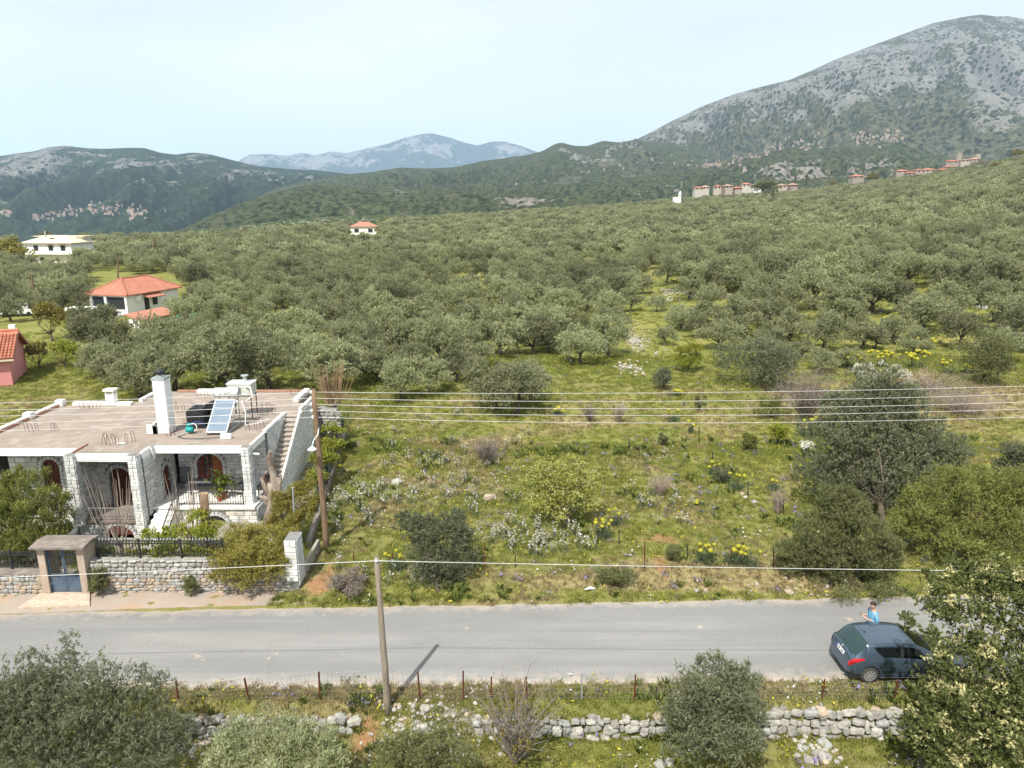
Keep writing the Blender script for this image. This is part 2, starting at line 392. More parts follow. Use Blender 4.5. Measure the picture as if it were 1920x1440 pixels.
n = NT('meadow_ground')
ca = n.attr('cover', 'Color'); sep = n.n('SeparateColor'); n.l(ca, sep.inputs['Color'])
f1 = n.noise(.9, 6, .65); f2 = n.noise(7.0, 5, .7); f3 = n.noise(.16, 4, .6); f4 = n.noise(26.0, 3, .7)
green = n.mix(n.rng(f2, .3, .7), (.13, .145, .036), (.225, .225, .065))
green = n.mix(n.rng(f3, .42, .62), green, (.245, .235, .075))
dryc = n.mix(n.rng(f2, .35, .68), (.27, .225, .105), (.38, .32, .17))
dryc = n.mix(n.rng(f1, .5, .68), dryc, (.20, .18, .075))
dd = n.math('ADD', sep.outputs['Green'], n.rng(f1, .3, .7, -.38, .38)); dd = n.math('ADD', dd, n.rng(f4, .3, .7, -.2, .2))
col = n.mix(n.rng(dd, .3, .72), green, dryc)
so_ = n.math('ADD', sep.outputs['Red'], n.rng(f1, .3, .7, -.25, .25)); so_ = n.math('ADD', so_, n.rng(f2, .3, .7, -.2, .2))
soilc = n.mix(n.rng(f2, .3, .7), (.27, .125, .06), (.40, .23, .13))
col = n.mix(n.rng(so_, .35, .8, 0, .85), col, soilc)
st = n.math('ADD', sep.outputs['Blue'], n.rng(n.noise(3.2, 5, .7), .3, .7, -.45, .45))
stc = n.mix(n.rng(f2, .35, .65), (.24, .21, .17), (.42, .39, .35))
col = n.mix(n.rng(st, .45, .6), col, stc)
bmp = n.math('ADD', n.math('MULTIPLY', f2, .6), n.math('MULTIPLY', f4, .5))
m_ground = n.surf(col, .95, 0, bmp, .9, .12, .1)
ground = link(bpy.data.objects.new('ground', npmesh('ground', V, F, m_ground, {'cover': ('POINT', 'FLOAT_COLOR', cover)}, smooth=True)))
tag(ground, 'grassy olive-growing plain with red soil patches and a stony lower terrace', kind='structure')

# ------------------------------------------------------------------ road
xs = np.arange(-70, 75, .22)
hi = road_hi(xs) + .22 * fbm(xs * .4, xs * 0, 5, 31) + .10 * fbm(xs * 2.3, xs * 0 + 3, 3, 33) - .55 * ss(-12.5, -9.5, xs) * ss(-4, -9, xs) * 0
lo = road_lo(xs) + .24 * fbm(xs * .5, xs * 0, 5, 37) + .12 * fbm(xs * 2.1, xs * 0 + 5, 3, 39) - .1
fr = np.array([0, .04, .15, .35, .5, .65, .85, .96, 1.0])
RX = np.repeat(xs[:, None], len(fr), 1); RY = lo[:, None] + (hi - lo)[:, None] * fr[None]
RZ = .006 + .03 * (1 - (2 * fr - 1) ** 2)[None] + 0 * RX
RZ[:, 0] = -.03; RZ[:, -1] = -.03
Vr = np.stack([RX, RY, RZ], -1).reshape(-1, 3); ri = np.arange(len(Vr)).reshape(RX.shape)
Fr = np.stack([ri[:-1, :-1], ri[1:, :-1], ri[1:, 1:], ri[:-1, 1:]], -1).reshape(-1, 4)
edge = np.repeat(np.abs(2 * fr - 1)[None] ** 6, len(xs), 0).ravel()
n = NT('old_asphalt')
a1 = n.noise(.5, 5, .6, sc3=(.25, 1.2, 1)); a2 = n.noise(38, 3, .8); a3 = n.noise(2.2, 6, .7)
c = n.mix(n.rng(a1, .3, .7), (.165, .163, .161), (.245, .24, .234))
c = n.mix(n.rng(n.noise(1.0, 4, .6, sc3=(.05, 2.0, 1)), .48, .66), c, (.185, .184, .184))   # wheel tracks
c = n.mix(n.rng(a2, .54, .75, 0, .5), c, (.60, .57, .53))                                  # pale chippings
c = n.mix(n.rng(a2, .2, .42, .45, 0), c, (.16, .158, .158))
ed = n.math('ADD', n.attr('edge'), n.rng(a3, .3, .7, -.3, .3))
c = n.mix(n.rng(ed, .25, .9, 0, .85), c, (.40, .34, .29))                                  # dusty edges
cr = n.voro(.42, feat='DISTANCE_TO_EDGE', sc3=(.5, 1.6, 1)); crm = n.math('MULTIPLY', n.rng(cr, .003, .012, 1, 0), n.rng(n.noise(.35, 2), .52, .6))
c = n.mix(n.math('MULTIPLY', crm, .10), c, (.10, .10, .10))                                # hairline cracks
pt = n.rng(n.noise(.8, 3, .6), .69, .71); c = n.mix(n.math('MULTIPLY', pt, .5), c, (.44, .36, .29))
m_road = n.surf(c, .9, 0, a2, .35, .012, .25)
road = link(bpy.data.objects.new('road', npmesh('road', Vr, Fr, m_road, {'edge': ('POINT', 'FLOAT', edge)}, smooth=True)))
tag(road, 'worn grey asphalt road with dusty edges crossing below the meadow', kind='structure')

def patch(name, pts, z0, m, label, cell=.25, amp=.12, th=.01):
    # irregular flat patch: polygon of ground points with wobbly outline
    P = [Vector(p) for p in pts]; out = []
    for i in range(len(P)):
        a, b = P[i], P[(i + 1) % len(P)]; k = max(1, int((b - a).length / cell))
        for j in range(k):
            q = a + (b - a) * j / k; w = amp * mnoise.noise(Vector((q.x * 1.9, q.y * 1.9, 3.1)))
            out.append((q.x + w, q.y + w * .8))
    mb = MB(); mb.prism(out, 'z', z0 - .12, z0 + th)
    o = obj(name, mb, m); return tag(o, label, kind='structure')
n = NT('dusty_shoulder')
q1 = n.noise(1.1, 5, .65); q2 = n.noise(30, 3, .8); q3 = n.noise(.45, 4, .6)
c = n.mix(n.rng(q1, .35, .65), (.29, .255, .225), (.36, .29, .235)); c = n.mix(n.rng(q3, .52, .66), c, (.37, .25, .175))
c = n.mix(n.rng(q2, .58, .75, 0, .5), c, (.6, .55, .5)); m_shoulder = n.surf(c, .95, 0, q2, .4, .015, .1)
patch('dusty_shoulder', [Gz(-60, 1160), Gz(0, 1152), Gz(250, 1142), Gz(585, 1132), (Gz(600, 1118)), Gz(575, 1104), Gz(400, 1104), Gz(150, 1104), Gz(-60, 1110)], .0, m_shoulder, 'dusty strip of soil between the house wall and the road', amp=.1, th=.012)
n = NT('poured_slab')
q1 = n.noise(2.2, 6, .75, sc3=(1, 2, 1)); q2 = n.noise(11, 4, .7)
c = n.mix(n.rng(q1, .4, .62), (.40, .30, .225), (.50, .42, .35)); c = n.mix(n.rng(q2, .5, .7, 0, .6), c, (.72, .65, .57))
m_slab = n.surf(c, .95, 0, q1, .5, .03, .1)
patch('gate_slab', [Gz(32, 1143), Gz(169, 1138), Gz(167, 1106), Gz(92, 1106)], .05, m_slab, 'pale rough concrete ramp in front of the blue gate', amp=.03, th=.03)

# ------------------------------------------------------------------ hills and mountains
def ridge(name, label, crest, base, nc, nr, mat_, amp, gul, seed, conc=1.25, back=.35, lumpy=1.0, rockfn=None, xsc=(400, 900)):
    # crest / base: lists of (px, py, Y); a slope rising from the base line to the crest line and falling away behind
    cp = np.array(crest, float); bp = np.array(base, float)
    def conv(a):
        u = (a[:, 0] - 960) / CF; v = (a[:, 1] - 720) / CF
        yd = math.cos(CP) - v * math.sin(CP); return u / yd, CH + (-math.sin(CP) - v * math.cos(CP)) / yd * a[:, 2], a[:, 2]
    ct, cz, cY = conv(cp); bt, bz, bY = conv(bp)
    t = np.linspace(ct[0], ct[-1], nc)
    def smooth(x, xp, fp):
        return np.interp(x, xp, fp)
    cz_ = smooth(t, ct, cz); cY_ = smooth(t, ct, cY); bz_ = smooth(t, bt, bz); bY_ = smooth(t, bt, bY)
    ker = np.hanning(max(3, nc // 60) | 1); ker /= ker.sum(); pad = len(ker) // 2
    cz_ = np.convolve(np.pad(cz_, pad, 'edge'), ker, 'valid'); cY_ = np.convolve(np.pad(cY_, pad, 'edge'), ker, 'valid')
    s = np.concatenate([np.linspace(0, 1, nr), 1 + back * np.linspace(.06, 1, 10)])
    Sg, Tg = np.meshgrid(s, t, indexing='ij')
    Y = bY_[None] + (cY_ - bY_)[None] * Sg; X = Tg * Y
    H_ = (cz_ - bz_)[None]
    prof = np.where(Sg <= 1, np.clip(Sg, 0, 1) ** conc, 1 - .9 * (Sg - 1) / back * 1.0)
    Z = bz_[None] + H_ * prof
    win = np.where(Sg <= 1, np.sin(np.clip(Sg, 0, 1) * np.pi) ** .7, 0)
    fx, fy = xsc
    g1 = fbm(X / fx + .3 * fbm(X / fx, Y / fy, 2, seed + 40), Y / fy, 5, seed, .5, True)
    g2 = fbm(X / (fx * .3), Y / (fx * .3), 5, seed + 9)
    Z = Z + win * gul * (np.minimum(g1, .62) - .62) * .9 * ss(1.0, .72, Sg) + win * gul * .35 * (g1 - .35) * ss(.86, .5, Sg) + (win * .95 + .045) * amp * g2 * lumpy
    Z = np.maximum(Z, -520.)
    rock = rockfn(X, Y, Z, Sg, Tg, g1, g2, (Z - bz_[None]) / np.maximum(H_, 1)) if rockfn else 0 * X
    V = np.stack([X, Y, Z], -1).reshape(-1, 3); ii = np.arange(X.size).reshape(X.shape)
    F = np.stack([ii[:-1, :-1], ii[:-1, 1:], ii[1:, 1:], ii[1:, :-1]], -1).reshape(-1, 4)
    me = npmesh(name, V, F, mat_, {'rock': ('POINT', 'FLOAT', np.clip(rock, 0, 1).ravel())}, smooth=True)
    return tag(link(bpy.data.objects.new(name, me)), label, kind='structure')

def hillmat(name, g1, g2, rock1, rock2, s_scrub, s_patch, dots=None, rock_edge=(.45, .55), bd=6.0, pale=None):
    n = NT(name)
    a = n.noise(1 / s_scrub, 5, .7); b = n.noise(1 / s_patch, 5, .65); r = n.attr('rock')
    col = n.mix(n.rng(a, .42, .56), g1, g2)
    if pale: col = n.mix(n.rng(b, .5, .68, 0, .8), col, pale)
    e = n.math('ADD', r, n.rng(b, .3, .7, -.32, .32)); e = n.math('ADD', e, n.rng(a, .3, .7, -.3, .3))
    rc = n.mix(n.rng(n.noise(1 / (s_scrub * .7), 5, .75), .35, .65), rock1, rock2)
    col = n.mix(n.rng(e, *rock_edge), col, rc)
    if dots:
        dv = n.voro(1 / dots[0]); m = n.math('MULTIPLY', n.rng(dv, dots[1], dots[1] + .1, 1, 0), n.rng(b, .36, .48))
        col = n.mix(n.math('MULTIPLY', m, .97), col, tuple(.75 * v for v in g1))
    return n.surf(col, .95, 0, n.math('ADD', a, n.math('MULTIPLY', b, .6)), 1.0, bd, .05)

m_far = hillmat('far_peak_ground', (.02, .035, .03), (.035, .05, .04), (.24, .225, .21), (.13, .125, .12), 60, 420, bd=20)
m_lm = hillmat('scrub_mountain_ground', (.014, .028, .016), (.038, .056, .028), (.25, .24, .225), (.13, .13, .12), 16, 130, dots=(18, .28), bd=12)
m_mid = hillmat('scrub_hill_ground', (.024, .036, .018), (.082, .088, .045), (.27, .245, .215), (.15, .14, .12), 9, 80, dots=(13, .28), bd=5)
m_ter = hillmat('terraced_slope_ground', (.035, .055, .02), (.085, .10, .04), (.36, .33, .28), (.22, .20, .17), 5, 30, dots=(8, .3), bd=2.5)
m_big = hillmat('rocky_mountain_ground', (.034, .045, .028), (.135, .132, .085), (.29, .28, .265), (.175, .172, .165), 14, 120, dots=(21, .3), bd=14, pale=(.16, .155, .09))
m_cliff = hillmat('bench_hill_ground', (.026, .038, .02), (.085, .092, .048), (.30, .265, .235), (.17, .16, .15), 8, 60, dots=(14, .3), bd=5)

ridge('far_peak', 'pale rocky far peak rising blue behind the green ridges',
      [(380, 345, 9000), (430, 318, 9000), (450, 300, 9000), (468, 290, 9000), (500, 289, 9100), (540, 292, 9200), (565, 286, 9200), (590, 291, 9300), (620, 284, 9300), (650, 287, 9300), (690, 278, 9400), (725, 270, 9500), (760, 258, 9600), (790, 251, 9600), (812, 250, 9600), (840, 257, 9600), (870, 267, 9500), (895, 273, 9500), (920, 266, 9400), (945, 265, 9300), (975, 273, 9200), (1005, 284, 9100), (1060, 300, 9000), (1150, 330, 9000)],
      [(380, 372, 7200), (1150, 372, 7200)], 300, 110, m_far, 70, 260, 61, 1.1, rockfn=lambda X, Y, Z, s, t, g1, g2, h: -.02 + .5 * ss(.35, .8, h) + .45 * g2 + .25 * (g1 - .4) - .75 * ss(.02, .08, t + .105) * ss(.45, .7, h) * ss(-.005, -.05, t) , xsc=(900, 2600))
ridge('scrub_mountain', 'dark scrub mountain with pale rock ribs across the left valley',
      [(-330, 330, 3300), (-120, 300, 3300), (0, 292, 3300), (35, 287, 3300), (62, 284, 3300), (90, 276, 3350), (122, 273, 3400), (165, 278, 3400), (205, 279, 3400), (240, 277, 3400), (270, 277, 3400), (300, 286, 3400), (330, 290, 3400), (360, 286, 3400), (395, 289, 3400), (430, 299, 3400), (480, 311, 3450), (530, 316, 3500), (600, 320, 3500), (660, 327, 3500), (760, 350, 3500)],
      [(-330, 470, 1500), (0, 462, 1500), (250, 458, 1500), (450, 430, 1700), (600, 395, 2000), (760, 385, 2200)], 420, 200, m_lm, 42, 240, 71, 1.15,
      rockfn=lambda X, Y, Z, s, t, g1, g2, h: -.06 + .26 * ss(.45, .7, h) * ss(-.22, -.42, t) + .3 * ss(-.5, -.66, t) * ss(.4, .65, h) + .95 * g2 + .5 * (g1 - .42) - .12 * ss(.5, .2, h), xsc=(330, 900))
ridge('green_ridge', 'long green ridge climbing right towards the big mountain',
      [(420, 400, 2300), (520, 352, 2300), (600, 335, 2400), (660, 326, 2400), (700, 322, 2400), (750, 314, 2400), (800, 316, 2400), (850, 314, 2400), (900, 303, 2500), (940, 297, 2500), (985, 291, 2500), (1015, 284, 2600), (1040, 270, 2600), (1053, 267, 2600), (1075, 273, 2600), (1100, 274, 2700), (1130, 264, 2700), (1160, 267, 2800), (1190, 262, 2800), (1250, 268, 2800), (1400, 290, 2800)],
      [(420, 430, 1300), (600, 392, 1300), (800, 378, 1350), (1000, 372, 1400), (1400, 350, 1500)], 380, 150, m_mid, 26, 80, 81, 1.15,
      rockfn=lambda X, Y, Z, s, t, g1, g2, h: -.02 + .5 * g2 + .22 * ss(.02, .12, t) * ss(.6, .95, h) , xsc=(260, 620))
ridge('rocky_mountain', 'big grey rocky mountain filling the upper right',
      [(1000, 320, 3300), (1100, 300, 3300), (1160, 276, 3300), (1200, 258, 3300), (1230, 243, 3350), (1270, 222, 3400), (1320, 198, 3450), (1375, 177, 3500), (1430, 162, 3500), (1480, 150, 3550), (1520, 133, 3600), (1560, 114, 3600), (1610, 95, 3650), (1660, 76, 3700), (1710, 58, 3750), (1750, 43, 3800), (1785, 36, 3800), (1810, 31, 3800), (1840, 27, 3800), (1870, 31, 3800), (1890, 30, 3800), (1920, 36, 3800), (2020, 60, 3800), (2200, 120, 3800)],
      [(1000, 362, 1750), (1300, 325, 1750), (1500, 290, 1750), (1700, 300, 1750), (1950, 320, 1700), (2200, 330, 1700)], 600, 290, m_big, 46, 380, 91, 1.0,
      rockfn=lambda X, Y, Z, s, t, g1, g2, h: -.13 + .62 * ss(.16, .5, h + .25 * (t - .35)) + .55 * (g1 - .4) + .75 * g2 + .42 * ss(.56, .68, t) * ss(.75, .2, h) - .35 * ss(.2, .05, h) - .25 * ss(.25, .14, t), xsc=(430, 1500))
ridge('village_bench', 'green bench with pale cliffs carrying the hill villages',
      [(860, 366, 1500), (950, 354, 1500), (1050, 345, 1500), (1150, 336, 1500), (1250, 326, 1520), (1320, 315, 1550), (1400, 296, 1600), (1470, 279, 1620), (1540, 277, 1620), (1600, 276, 1620), (1690, 272, 1620), (1740, 284, 1600), (1800, 300, 1600), (1950, 312, 1600), (2200, 320, 1600)],
      [(860, 414, 950), (1000, 412, 950), (1200, 404, 980), (1400, 392, 1000), (1600, 386, 1000), (1800, 380, 1000), (2200, 370, 1000)], 420, 130, m_cliff, 16, 46, 101, .85, .3,
      rockfn=lambda X, Y, Z, s, t, g1, g2, h: -.05 + .5 * g2 + .48 * ss(.3, .36, t) * ss(.56, .48, t) * ss(.25, .4, h) * ss(.8, .62, h) + .3 * ss(.1, .14, t) * ss(.28, .22, t) * ss(.3, .5, h) * ss(.75, .6, h), xsc=(120, 260))
ridge('scrub_spur', 'dark green scrub spur above the left valley',
      [(230, 462, 1150), (300, 446, 1150), (340, 430, 1150), (400, 402, 1180), (440, 386, 1200), (480, 371, 1220), (520, 360, 1240), (560, 350, 1250), (600, 347, 1250), (640, 348, 1250), (700, 352, 1250), (760, 356, 1250), (840, 352, 1280), (900, 352, 1300), (1000, 356, 1300), (1100, 364, 1300), (1250, 372, 1300)],
      [(230, 480, 760), (400, 452, 760), (600, 424, 760), (800, 412, 760), (1000, 402, 780), (1250, 392, 800)], 360, 120, m_mid, 12, 30, 111, 1.1,
      rockfn=lambda X, Y, Z, s, t, g1, g2, h: .02 + .5 * g2 + .25 * ss(.6, .95, h) * ss(-.28, -.2, t) * ss(-.05, -.12, t) + .5 * ss(-.03, .0, t) * ss(.08, .04, t) * ss(.15, .3, h) * ss(.62, .5, h), xsc=(110, 240))
ridge('terraced_slope', 'stony terraced slope behind the olive plain',
      [(300, 452, 700), (380, 436, 720), (450, 425, 740), (520, 415, 760), (600, 407, 780), (700, 404, 780), (800, 403, 780), (900, 399, 780), (1000, 394, 790), (1120, 387, 800), (1250, 382, 800)],
      [(300, 470, 460), (450, 450, 480), (600, 440, 500), (800, 430, 530), (1000, 420, 560), (1250, 405, 600)], 300, 90, m_ter, 5, 6, 121, 1.0,
      rockfn=lambda X, Y, Z, s, t, g1, g2, h: .16 + .5 * g2 + .34 * ss(.6, 1.0, np.sin(h * 46 + 3 * g2)) * ss(.03, -.05, t) - .3 * ss(.0, .1, t), xsc=(60, 120))
# ------------------------------------------------------------------ laid stones: collected first, the largest become objects of their own
def unit_block(name, seed, m, inset=.06):
    r = random.Random(seed); vs = []
    for z, k in ((0, 0), (.6, 0), (1, inset)):
        for sx, sy in ((-1, -1), (1, -1), (1, 1), (-1, 1)):
            j = (lambda: r.uniform(-.018, .018)) if z else (lambda: 0)
            vs.append((sx * (.5 - k * .6) + j(), sy * (.5 - k * 1.3) + j(), z + (r.uniform(-.25, .1) if z == 1 else 0)))
    fs = [(8, 9, 10, 11)]
    for a in (0, 4):
        for i in range(4): fs.append((a + i, a + (i + 1) % 4, a + 4 + (i + 1) % 4, a + 4 + i))
    me = bpy.data.meshes.new(name); me.from_pydata(vs, [], fs); me.materials.append(m); me.update(); return me
def unit_rubble(name, seed, m):
    # rounded many-sided lump, 44 triangles
    r = random.Random(seed); vs = []; k = 7
    for z, q in ((0, .9), (.55, 1.0), (.9, .72)):
        for i in range(k):
            a = 2 * math.pi * i / k + (0 if z != .55 else .1)
            c, s_ = math.cos(a), math.sin(a); e = .62
            rr = q * r.uniform(.86, 1.04)
            vs.append((.54 * rr * math.copysign(abs(c) ** e, c), .54 * rr * math.copysign(abs(s_) ** e, s_), z + r.uniform(-.1, .1) * (z > 0)))
    vs.append((r.uniform(-.1, .1), r.uniform(-.1, .1), 1.05))
    fs = []
    for a in (0, k):
        for i in range(k): fs.append((a + i, a + (i + 1) % k, a + k + (i + 1) % k, a + k + i))
    for i in range(k): fs.append((2 * k + i, 2 * k + (i + 1) % k, 3 * k))
    me = bpy.data.meshes.new(name); me.from_pydata(vs, [], fs); me.materials.append(m); me.update(); return me
BLK = {k: [unit_block('stone', s * 7 + i, m) for i in range(4)] for s, (k, m) in enumerate((('A', m_stoneA), ('B', m_stoneB), ('C', m_stoneC), ('W', m_plaster)))}
RUB = [unit_rubble('stone', i, m) for i, m in enumerate([m_rubA, m_rubA, m_rubB, m_rubC, m_rubA, m_rubB, m_rubC, m_rubA, m_rubA])]
def frame(o, u, n):
    u = Vector(u).normalized(); n = Vector(n).normalized(); v = n.cross(u)
    m = Matrix((u, v, n)).transposed().to_4x4(); m.translation = Vector(o); return m
def blockM(fr, cu, cv, w, h, t, rot=0.0, tilt=0.0):
    m = fr @ Matrix.Translation((cu, cv, 0)) @ Matrix.Rotation(rot, 4, 'Z')
    if tilt: m = m @ Matrix.Rotation(tilt, 4, 'X') @ Matrix.Rotation(tilt * .7, 4, 'Y')
    return m @ Matrix.Diagonal((w, h, t, 1))
def lay(stones, parent, name='stone', limit=300, stuff_name='small_stones'):
    # stones: (mesh, world matrix, area)
    stones = sorted(stones, key=lambda s: -s[2])
    for me, M, a in stones[:limit]:
        p = parent if not isinstance(parent, dict) else None
        o = link(bpy.data.objects.new(name, me), parent)
        o.matrix_parent_inverse = Matrix.Identity(4)
        o.matrix_local = Matrix.Translation(-wl(parent)) @ M
    rest = stones[limit:]
    if rest:
        Vs, Fs, ms, mats = [], [], [], []
        for me, M, a in rest:
            b = len(Vs); Vs += [tuple(M @ v.co) for v in me.vertices]
            mt = me.materials[0]
            if mt not in mats: mats.append(mt)
            for pl in me.polygons: Fs.append(tuple(b + i for i in pl.vertices)); ms.append(mats.index(mt))
        mb = MB(); mb.v, mb.f, mb.m = Vs, Fs, ms
        o = obj(stuff_name, mb, mats, parent); o['kind'] = 'stuff'
def ashlar(fr, u0, u1, v0, v1, opens=(), kinds='AAB', rh=(.15, .25), bw=(.24, .52), t=.035, gap=.022, seed=1):
    # courses of squared stones on a plane; opens: (centre, width, bottom, top) with round heads
    r = random.Random(seed); out = []; v = v0
    while v < v1 - .05:
        h = r.uniform(*rh)
        if v + h > v1 - .1: h = v1 - v
        iv = [(u0, u1)]
        for (c, w, b, tp) in opens:
            R_ = w / 2; spring = tp - R_; a0, a1 = v, v + h; half = 0
            for q in (a0, (a0 + a1) / 2, a1):
                if b <= q <= spring: half = max(half, R_ + .16)
                elif spring < q < spring + R_ + .2:
                    half = max(half, math.sqrt(max(0, (R_ + .2) ** 2 - (q - spring) ** 2)))
            if half > 0:
                nv = []
                for (x, y) in iv:
                    if c - half > x: nv.append((x, min(y, c - half)))
                    if c + half < y: nv.append((max(x, c + half), y))
                iv = [q for q in nv if q[1] - q[0] > .05]
        for (x, y) in iv:
            u = x
            while u < y - .01:
                w = r.uniform(*bw)
                if u + w > y - .14: w = y - u
                if r.random() < .16 and h > .19 and w < .4:       # two thin ones instead of one
                    hh = h * r.uniform(.4, .6)
                    for (vv, h2) in ((v, hh), (v + hh, h - hh)):
                        out.append((r.choice(BLK[r.choice(kinds)]), blockM(fr, u + w / 2, vv + h2 / 2, w - gap, h2 - gap, t * r.uniform(.7, 1.3)), w * h2))
                else:
                    out.append((r.choice(BLK[r.choice(kinds)]), blockM(fr, u + w / 2, v + h / 2, w - gap, h - gap, t * r.uniform(.7, 1.4)), w * h))
                u += w
        v += h
    for (c, w, b, tp) in opens:
        R_ = w / 2; spring = tp - R_; nn = max(7, int((R_ + .1) * math.pi / .17))
        for k in range(nn):
            a = math.pi * (k + .5) / nn
            out.append((r.choice(BLK['A']), blockM(fr, c + math.cos(a) * (R_ + .1), spring + math.sin(a) * (R_ + .1), .17, (R_ + .1) * math.pi / nn - gap, t * 1.3, a), .05))
        q = b
        while q < spring - .06:
            hh = min(r.uniform(.16, .26), spring - q)
            for sg in (-1, 1): out.append((r.choice(BLK[r.choice(kinds)]), blockM(fr, c + sg * (R_ + .08), q + hh / 2, .14, hh - gap, t * 1.2), .05))
            q += hh
    return out
def arched_wall(mb, axis, pos, th, u0, u1, v0, v1, opens=(), mat=0):
    # solid wall with round-headed holes; axis 'y' wall spans x, axis 'x' wall spans y
    cuts = sorted(opens); x = u0
    def pr(poly): mb.prism(poly, axis, pos, pos + th, mat)
    for (c, w, b, tp) in cuts:
        R_ = w / 2; sp = tp - R_
        pr([(x, v0), (c - R_, v0), (c - R_, v1), (x, v1)])
        if b > v0 + .01: pr([(c - R_, v0), (c + R_, v0), (c + R_, b), (c - R_, b)])
        k = 10
        for i in range(k):
            a, e = math.pi * (1 - i / k), math.pi * (1 - (i + 1) / k)
            xa, xe = c + R_ * math.cos(a), c + R_ * math.cos(e)
            pr([(xa, sp + R_ * math.sin(a)), (xe, sp + R_ * math.sin(e)), (xe, v1), (xa, v1)])
        x = c + R_
    pr([(x, v0), (u1, v0), (u1, v1), (x, v1)])
def arch_poly(c, w, b, tp, k=12):
    R_ = w / 2; sp = tp - R_
    return [(c - R_, b), (c + R_, b)] + [(c + R_ * math.cos(math.pi * i / k), sp + R_ * math.sin(math.pi * i / k)) for i in range(k + 1)]

# ------------------------------------------------------------------ the stone house
RZ, BT = 4.3, 4.0                            # roof top, underside of the edge beam
house = thing('stone_house', 'pale stone house with flat brown roof, arched openings and outside stairs', 'house', (-16.5, 31.0, 0.2))
st_house = []
# roof deck
mb = MB()
outline = [(-25.7, 31.28), (-20.18, 31.28), (-20.18, 30.42), (-16.98, 30.42), (-16.98, 31.58), (-12.32, 31.58), (-12.32, 37.05), (-11.5, 37.05), (-11.5, 39.3), (-12.32, 39.3), (-12.32, 41.9), (-20.9, 41.9), (-21.5, 39.6), (-25.7, 38.7)]
mb.prism(outline, 'z', BT + .05, RZ - .02)
roof = obj('roof_deck', mb, m_roofdeck, house)
# white edge beams
mb = MB()
def beam(x0, x1, y0, y1): mb.box(x0, x1, y0, y1, BT, RZ + .035)
beam(-25.7, -20.2, 31.15, 31.27); beam(-19.74, -17.38, 30.37, 30.52); beam(-16.72, -12.68, 31.5, 31.62)
beam(-17.0, -16.88, 30.7, 31.5); beam(-12.4, -12.28, 31.82, 33.6); beam(-20.22, -20.1, 30.66, 31.15); 
obj('edge_beam', mb, m_beam, house)
for b_ in ((-20.1, -20.03, 30.66, 31.9, RZ - .03, RZ + .06), (-25.5, -25.46, 31.3, 38.5, RZ - .03, RZ + .12)):
    mb = MB(); mb.box(*b_); obj('red_brick_edge', mb, m_brick, house)
mb = MB(); mb.box(-12.3 - 8.0, -12.5, 41.72, 41.84, RZ, RZ + .11)
obj('back_brick_edge', mb, m_brick, house)
for (x0, x1, y0, y1, h) in [(-25.76, -25.5, 31.3, 38.5, .17), (-24.9, -21.6, 38.75, 39.1, .14), (-21.52, -21.3, 39.5, 41.6, .16), (-19.0, -15.6, 41.4, 41.75, .2), (-12.62, -12.3, 39.5, 41.9, .19), (-12.42, -12.24, 33.72, 37.0, .12), (-11.6, -11.44, 37.1, 39.3, .3)]:
    mb = MB(); mb.box(x0, x1, y0, y1, RZ - .02, RZ + h); obj('roof_coping', mb, m_coping, house)
for (x, y) in [(-25.62, 36.15), (-25.5, 38.68), (-25.62, 33.0)]:
    mb = MB(); mb.box(x - .2, x + .2, y - .2, y + .2, RZ, RZ + .34); obj('corner_block', mb, m_coping, house)
# pillars
def pillar(x0, x1, y0, y1, z0, z1, seed, kinds='BBA'):
    mb = MB(); mb.box(x0, x1, y0, y1, z0, z1); p = obj('pillar', mb, m_joint, house); s_ = []
    s_ += ashlar(frame((x0, y0, z0), (1, 0, 0), (0, -1, 0)), 0, x1 - x0, 0, z1 - z0, (), kinds, (.15, .2), (.18, .3), .03, .02, seed)
    s_ += ashlar(frame((x1, y0, z0), (0, 1, 0), (1, 0, 0)), 0, y1 - y0, 0, z1 - z0, (), 'A', (.15, .2), (.18, .42), .03, .02, seed + 1)
    return p, s_
plist = []
plist.append(pillar(-20.2, -19.76, 30.23, 30.62, .9, RZ + .02, 11)); plist.append(pillar(-17.36, -16.96, 30.27, 30.66, .2, RZ + .02, 13))
plist.append(pillar(-16.94, -16.74, 31.4, 31.8, 1.3, RZ + .02, 15)); plist.append(pillar(-12.66, -12.28, 31.38, 31.8, 1.5, RZ + .02, 17))
# walls
walls = []
def wall(axis, pos, th, u0, u1, v0, v1, opens, fr, seed, kinds='AAB', plaster=False):
    mb = MB(); arched_wall(mb, axis, pos, th, u0, u1, v0, v1, opens)
    w = obj('wall', mb, m_joint, house)
    fo = fr; uu0 = u0; s_ = ashlar(fr, u0, u1, v0, v1, opens, kinds, seed=seed)
    walls.append((w, s_)); return w
wall('y', 32.5, .25, -24.4, -20.2, .3, BT + .04, [(-22.42, .84, 1.7, 3.32)], frame((0, 32.5, 0), (1, 0, 0), (0, -1, 0)), 21)
wall('y', 32.2, .25, -19.98, -17.1, 1.1, BT + .04, [(-18.94, 1.0, 1.1, 3.0)], frame((0, 32.2, 0), (1, 0, 0), (0, -1, 0)), 22)
wall('y', 33.6, .25, -16.7, -12.3, 1.5, BT + .04, [(-15.17, 1.28, 1.62, 3.22)], frame((0, 33.6, 0), (1, 0, 0), (0, -1, 0)), 23)
wall('x', -17.1, .2, 30.68, 33.6, 1.2, BT + .04, [(32.66, .72, 1.5, 2.98)], frame((-16.9, 0, 0), (0, 1, 0), (1, 0, 0)), 24)
wall('x', -20.2, .2, 30.64, 32.5, .3, BT + .04, [], frame((-20.0, 0, 0), (0, 1, 0), (1, 0, 0)), 25)
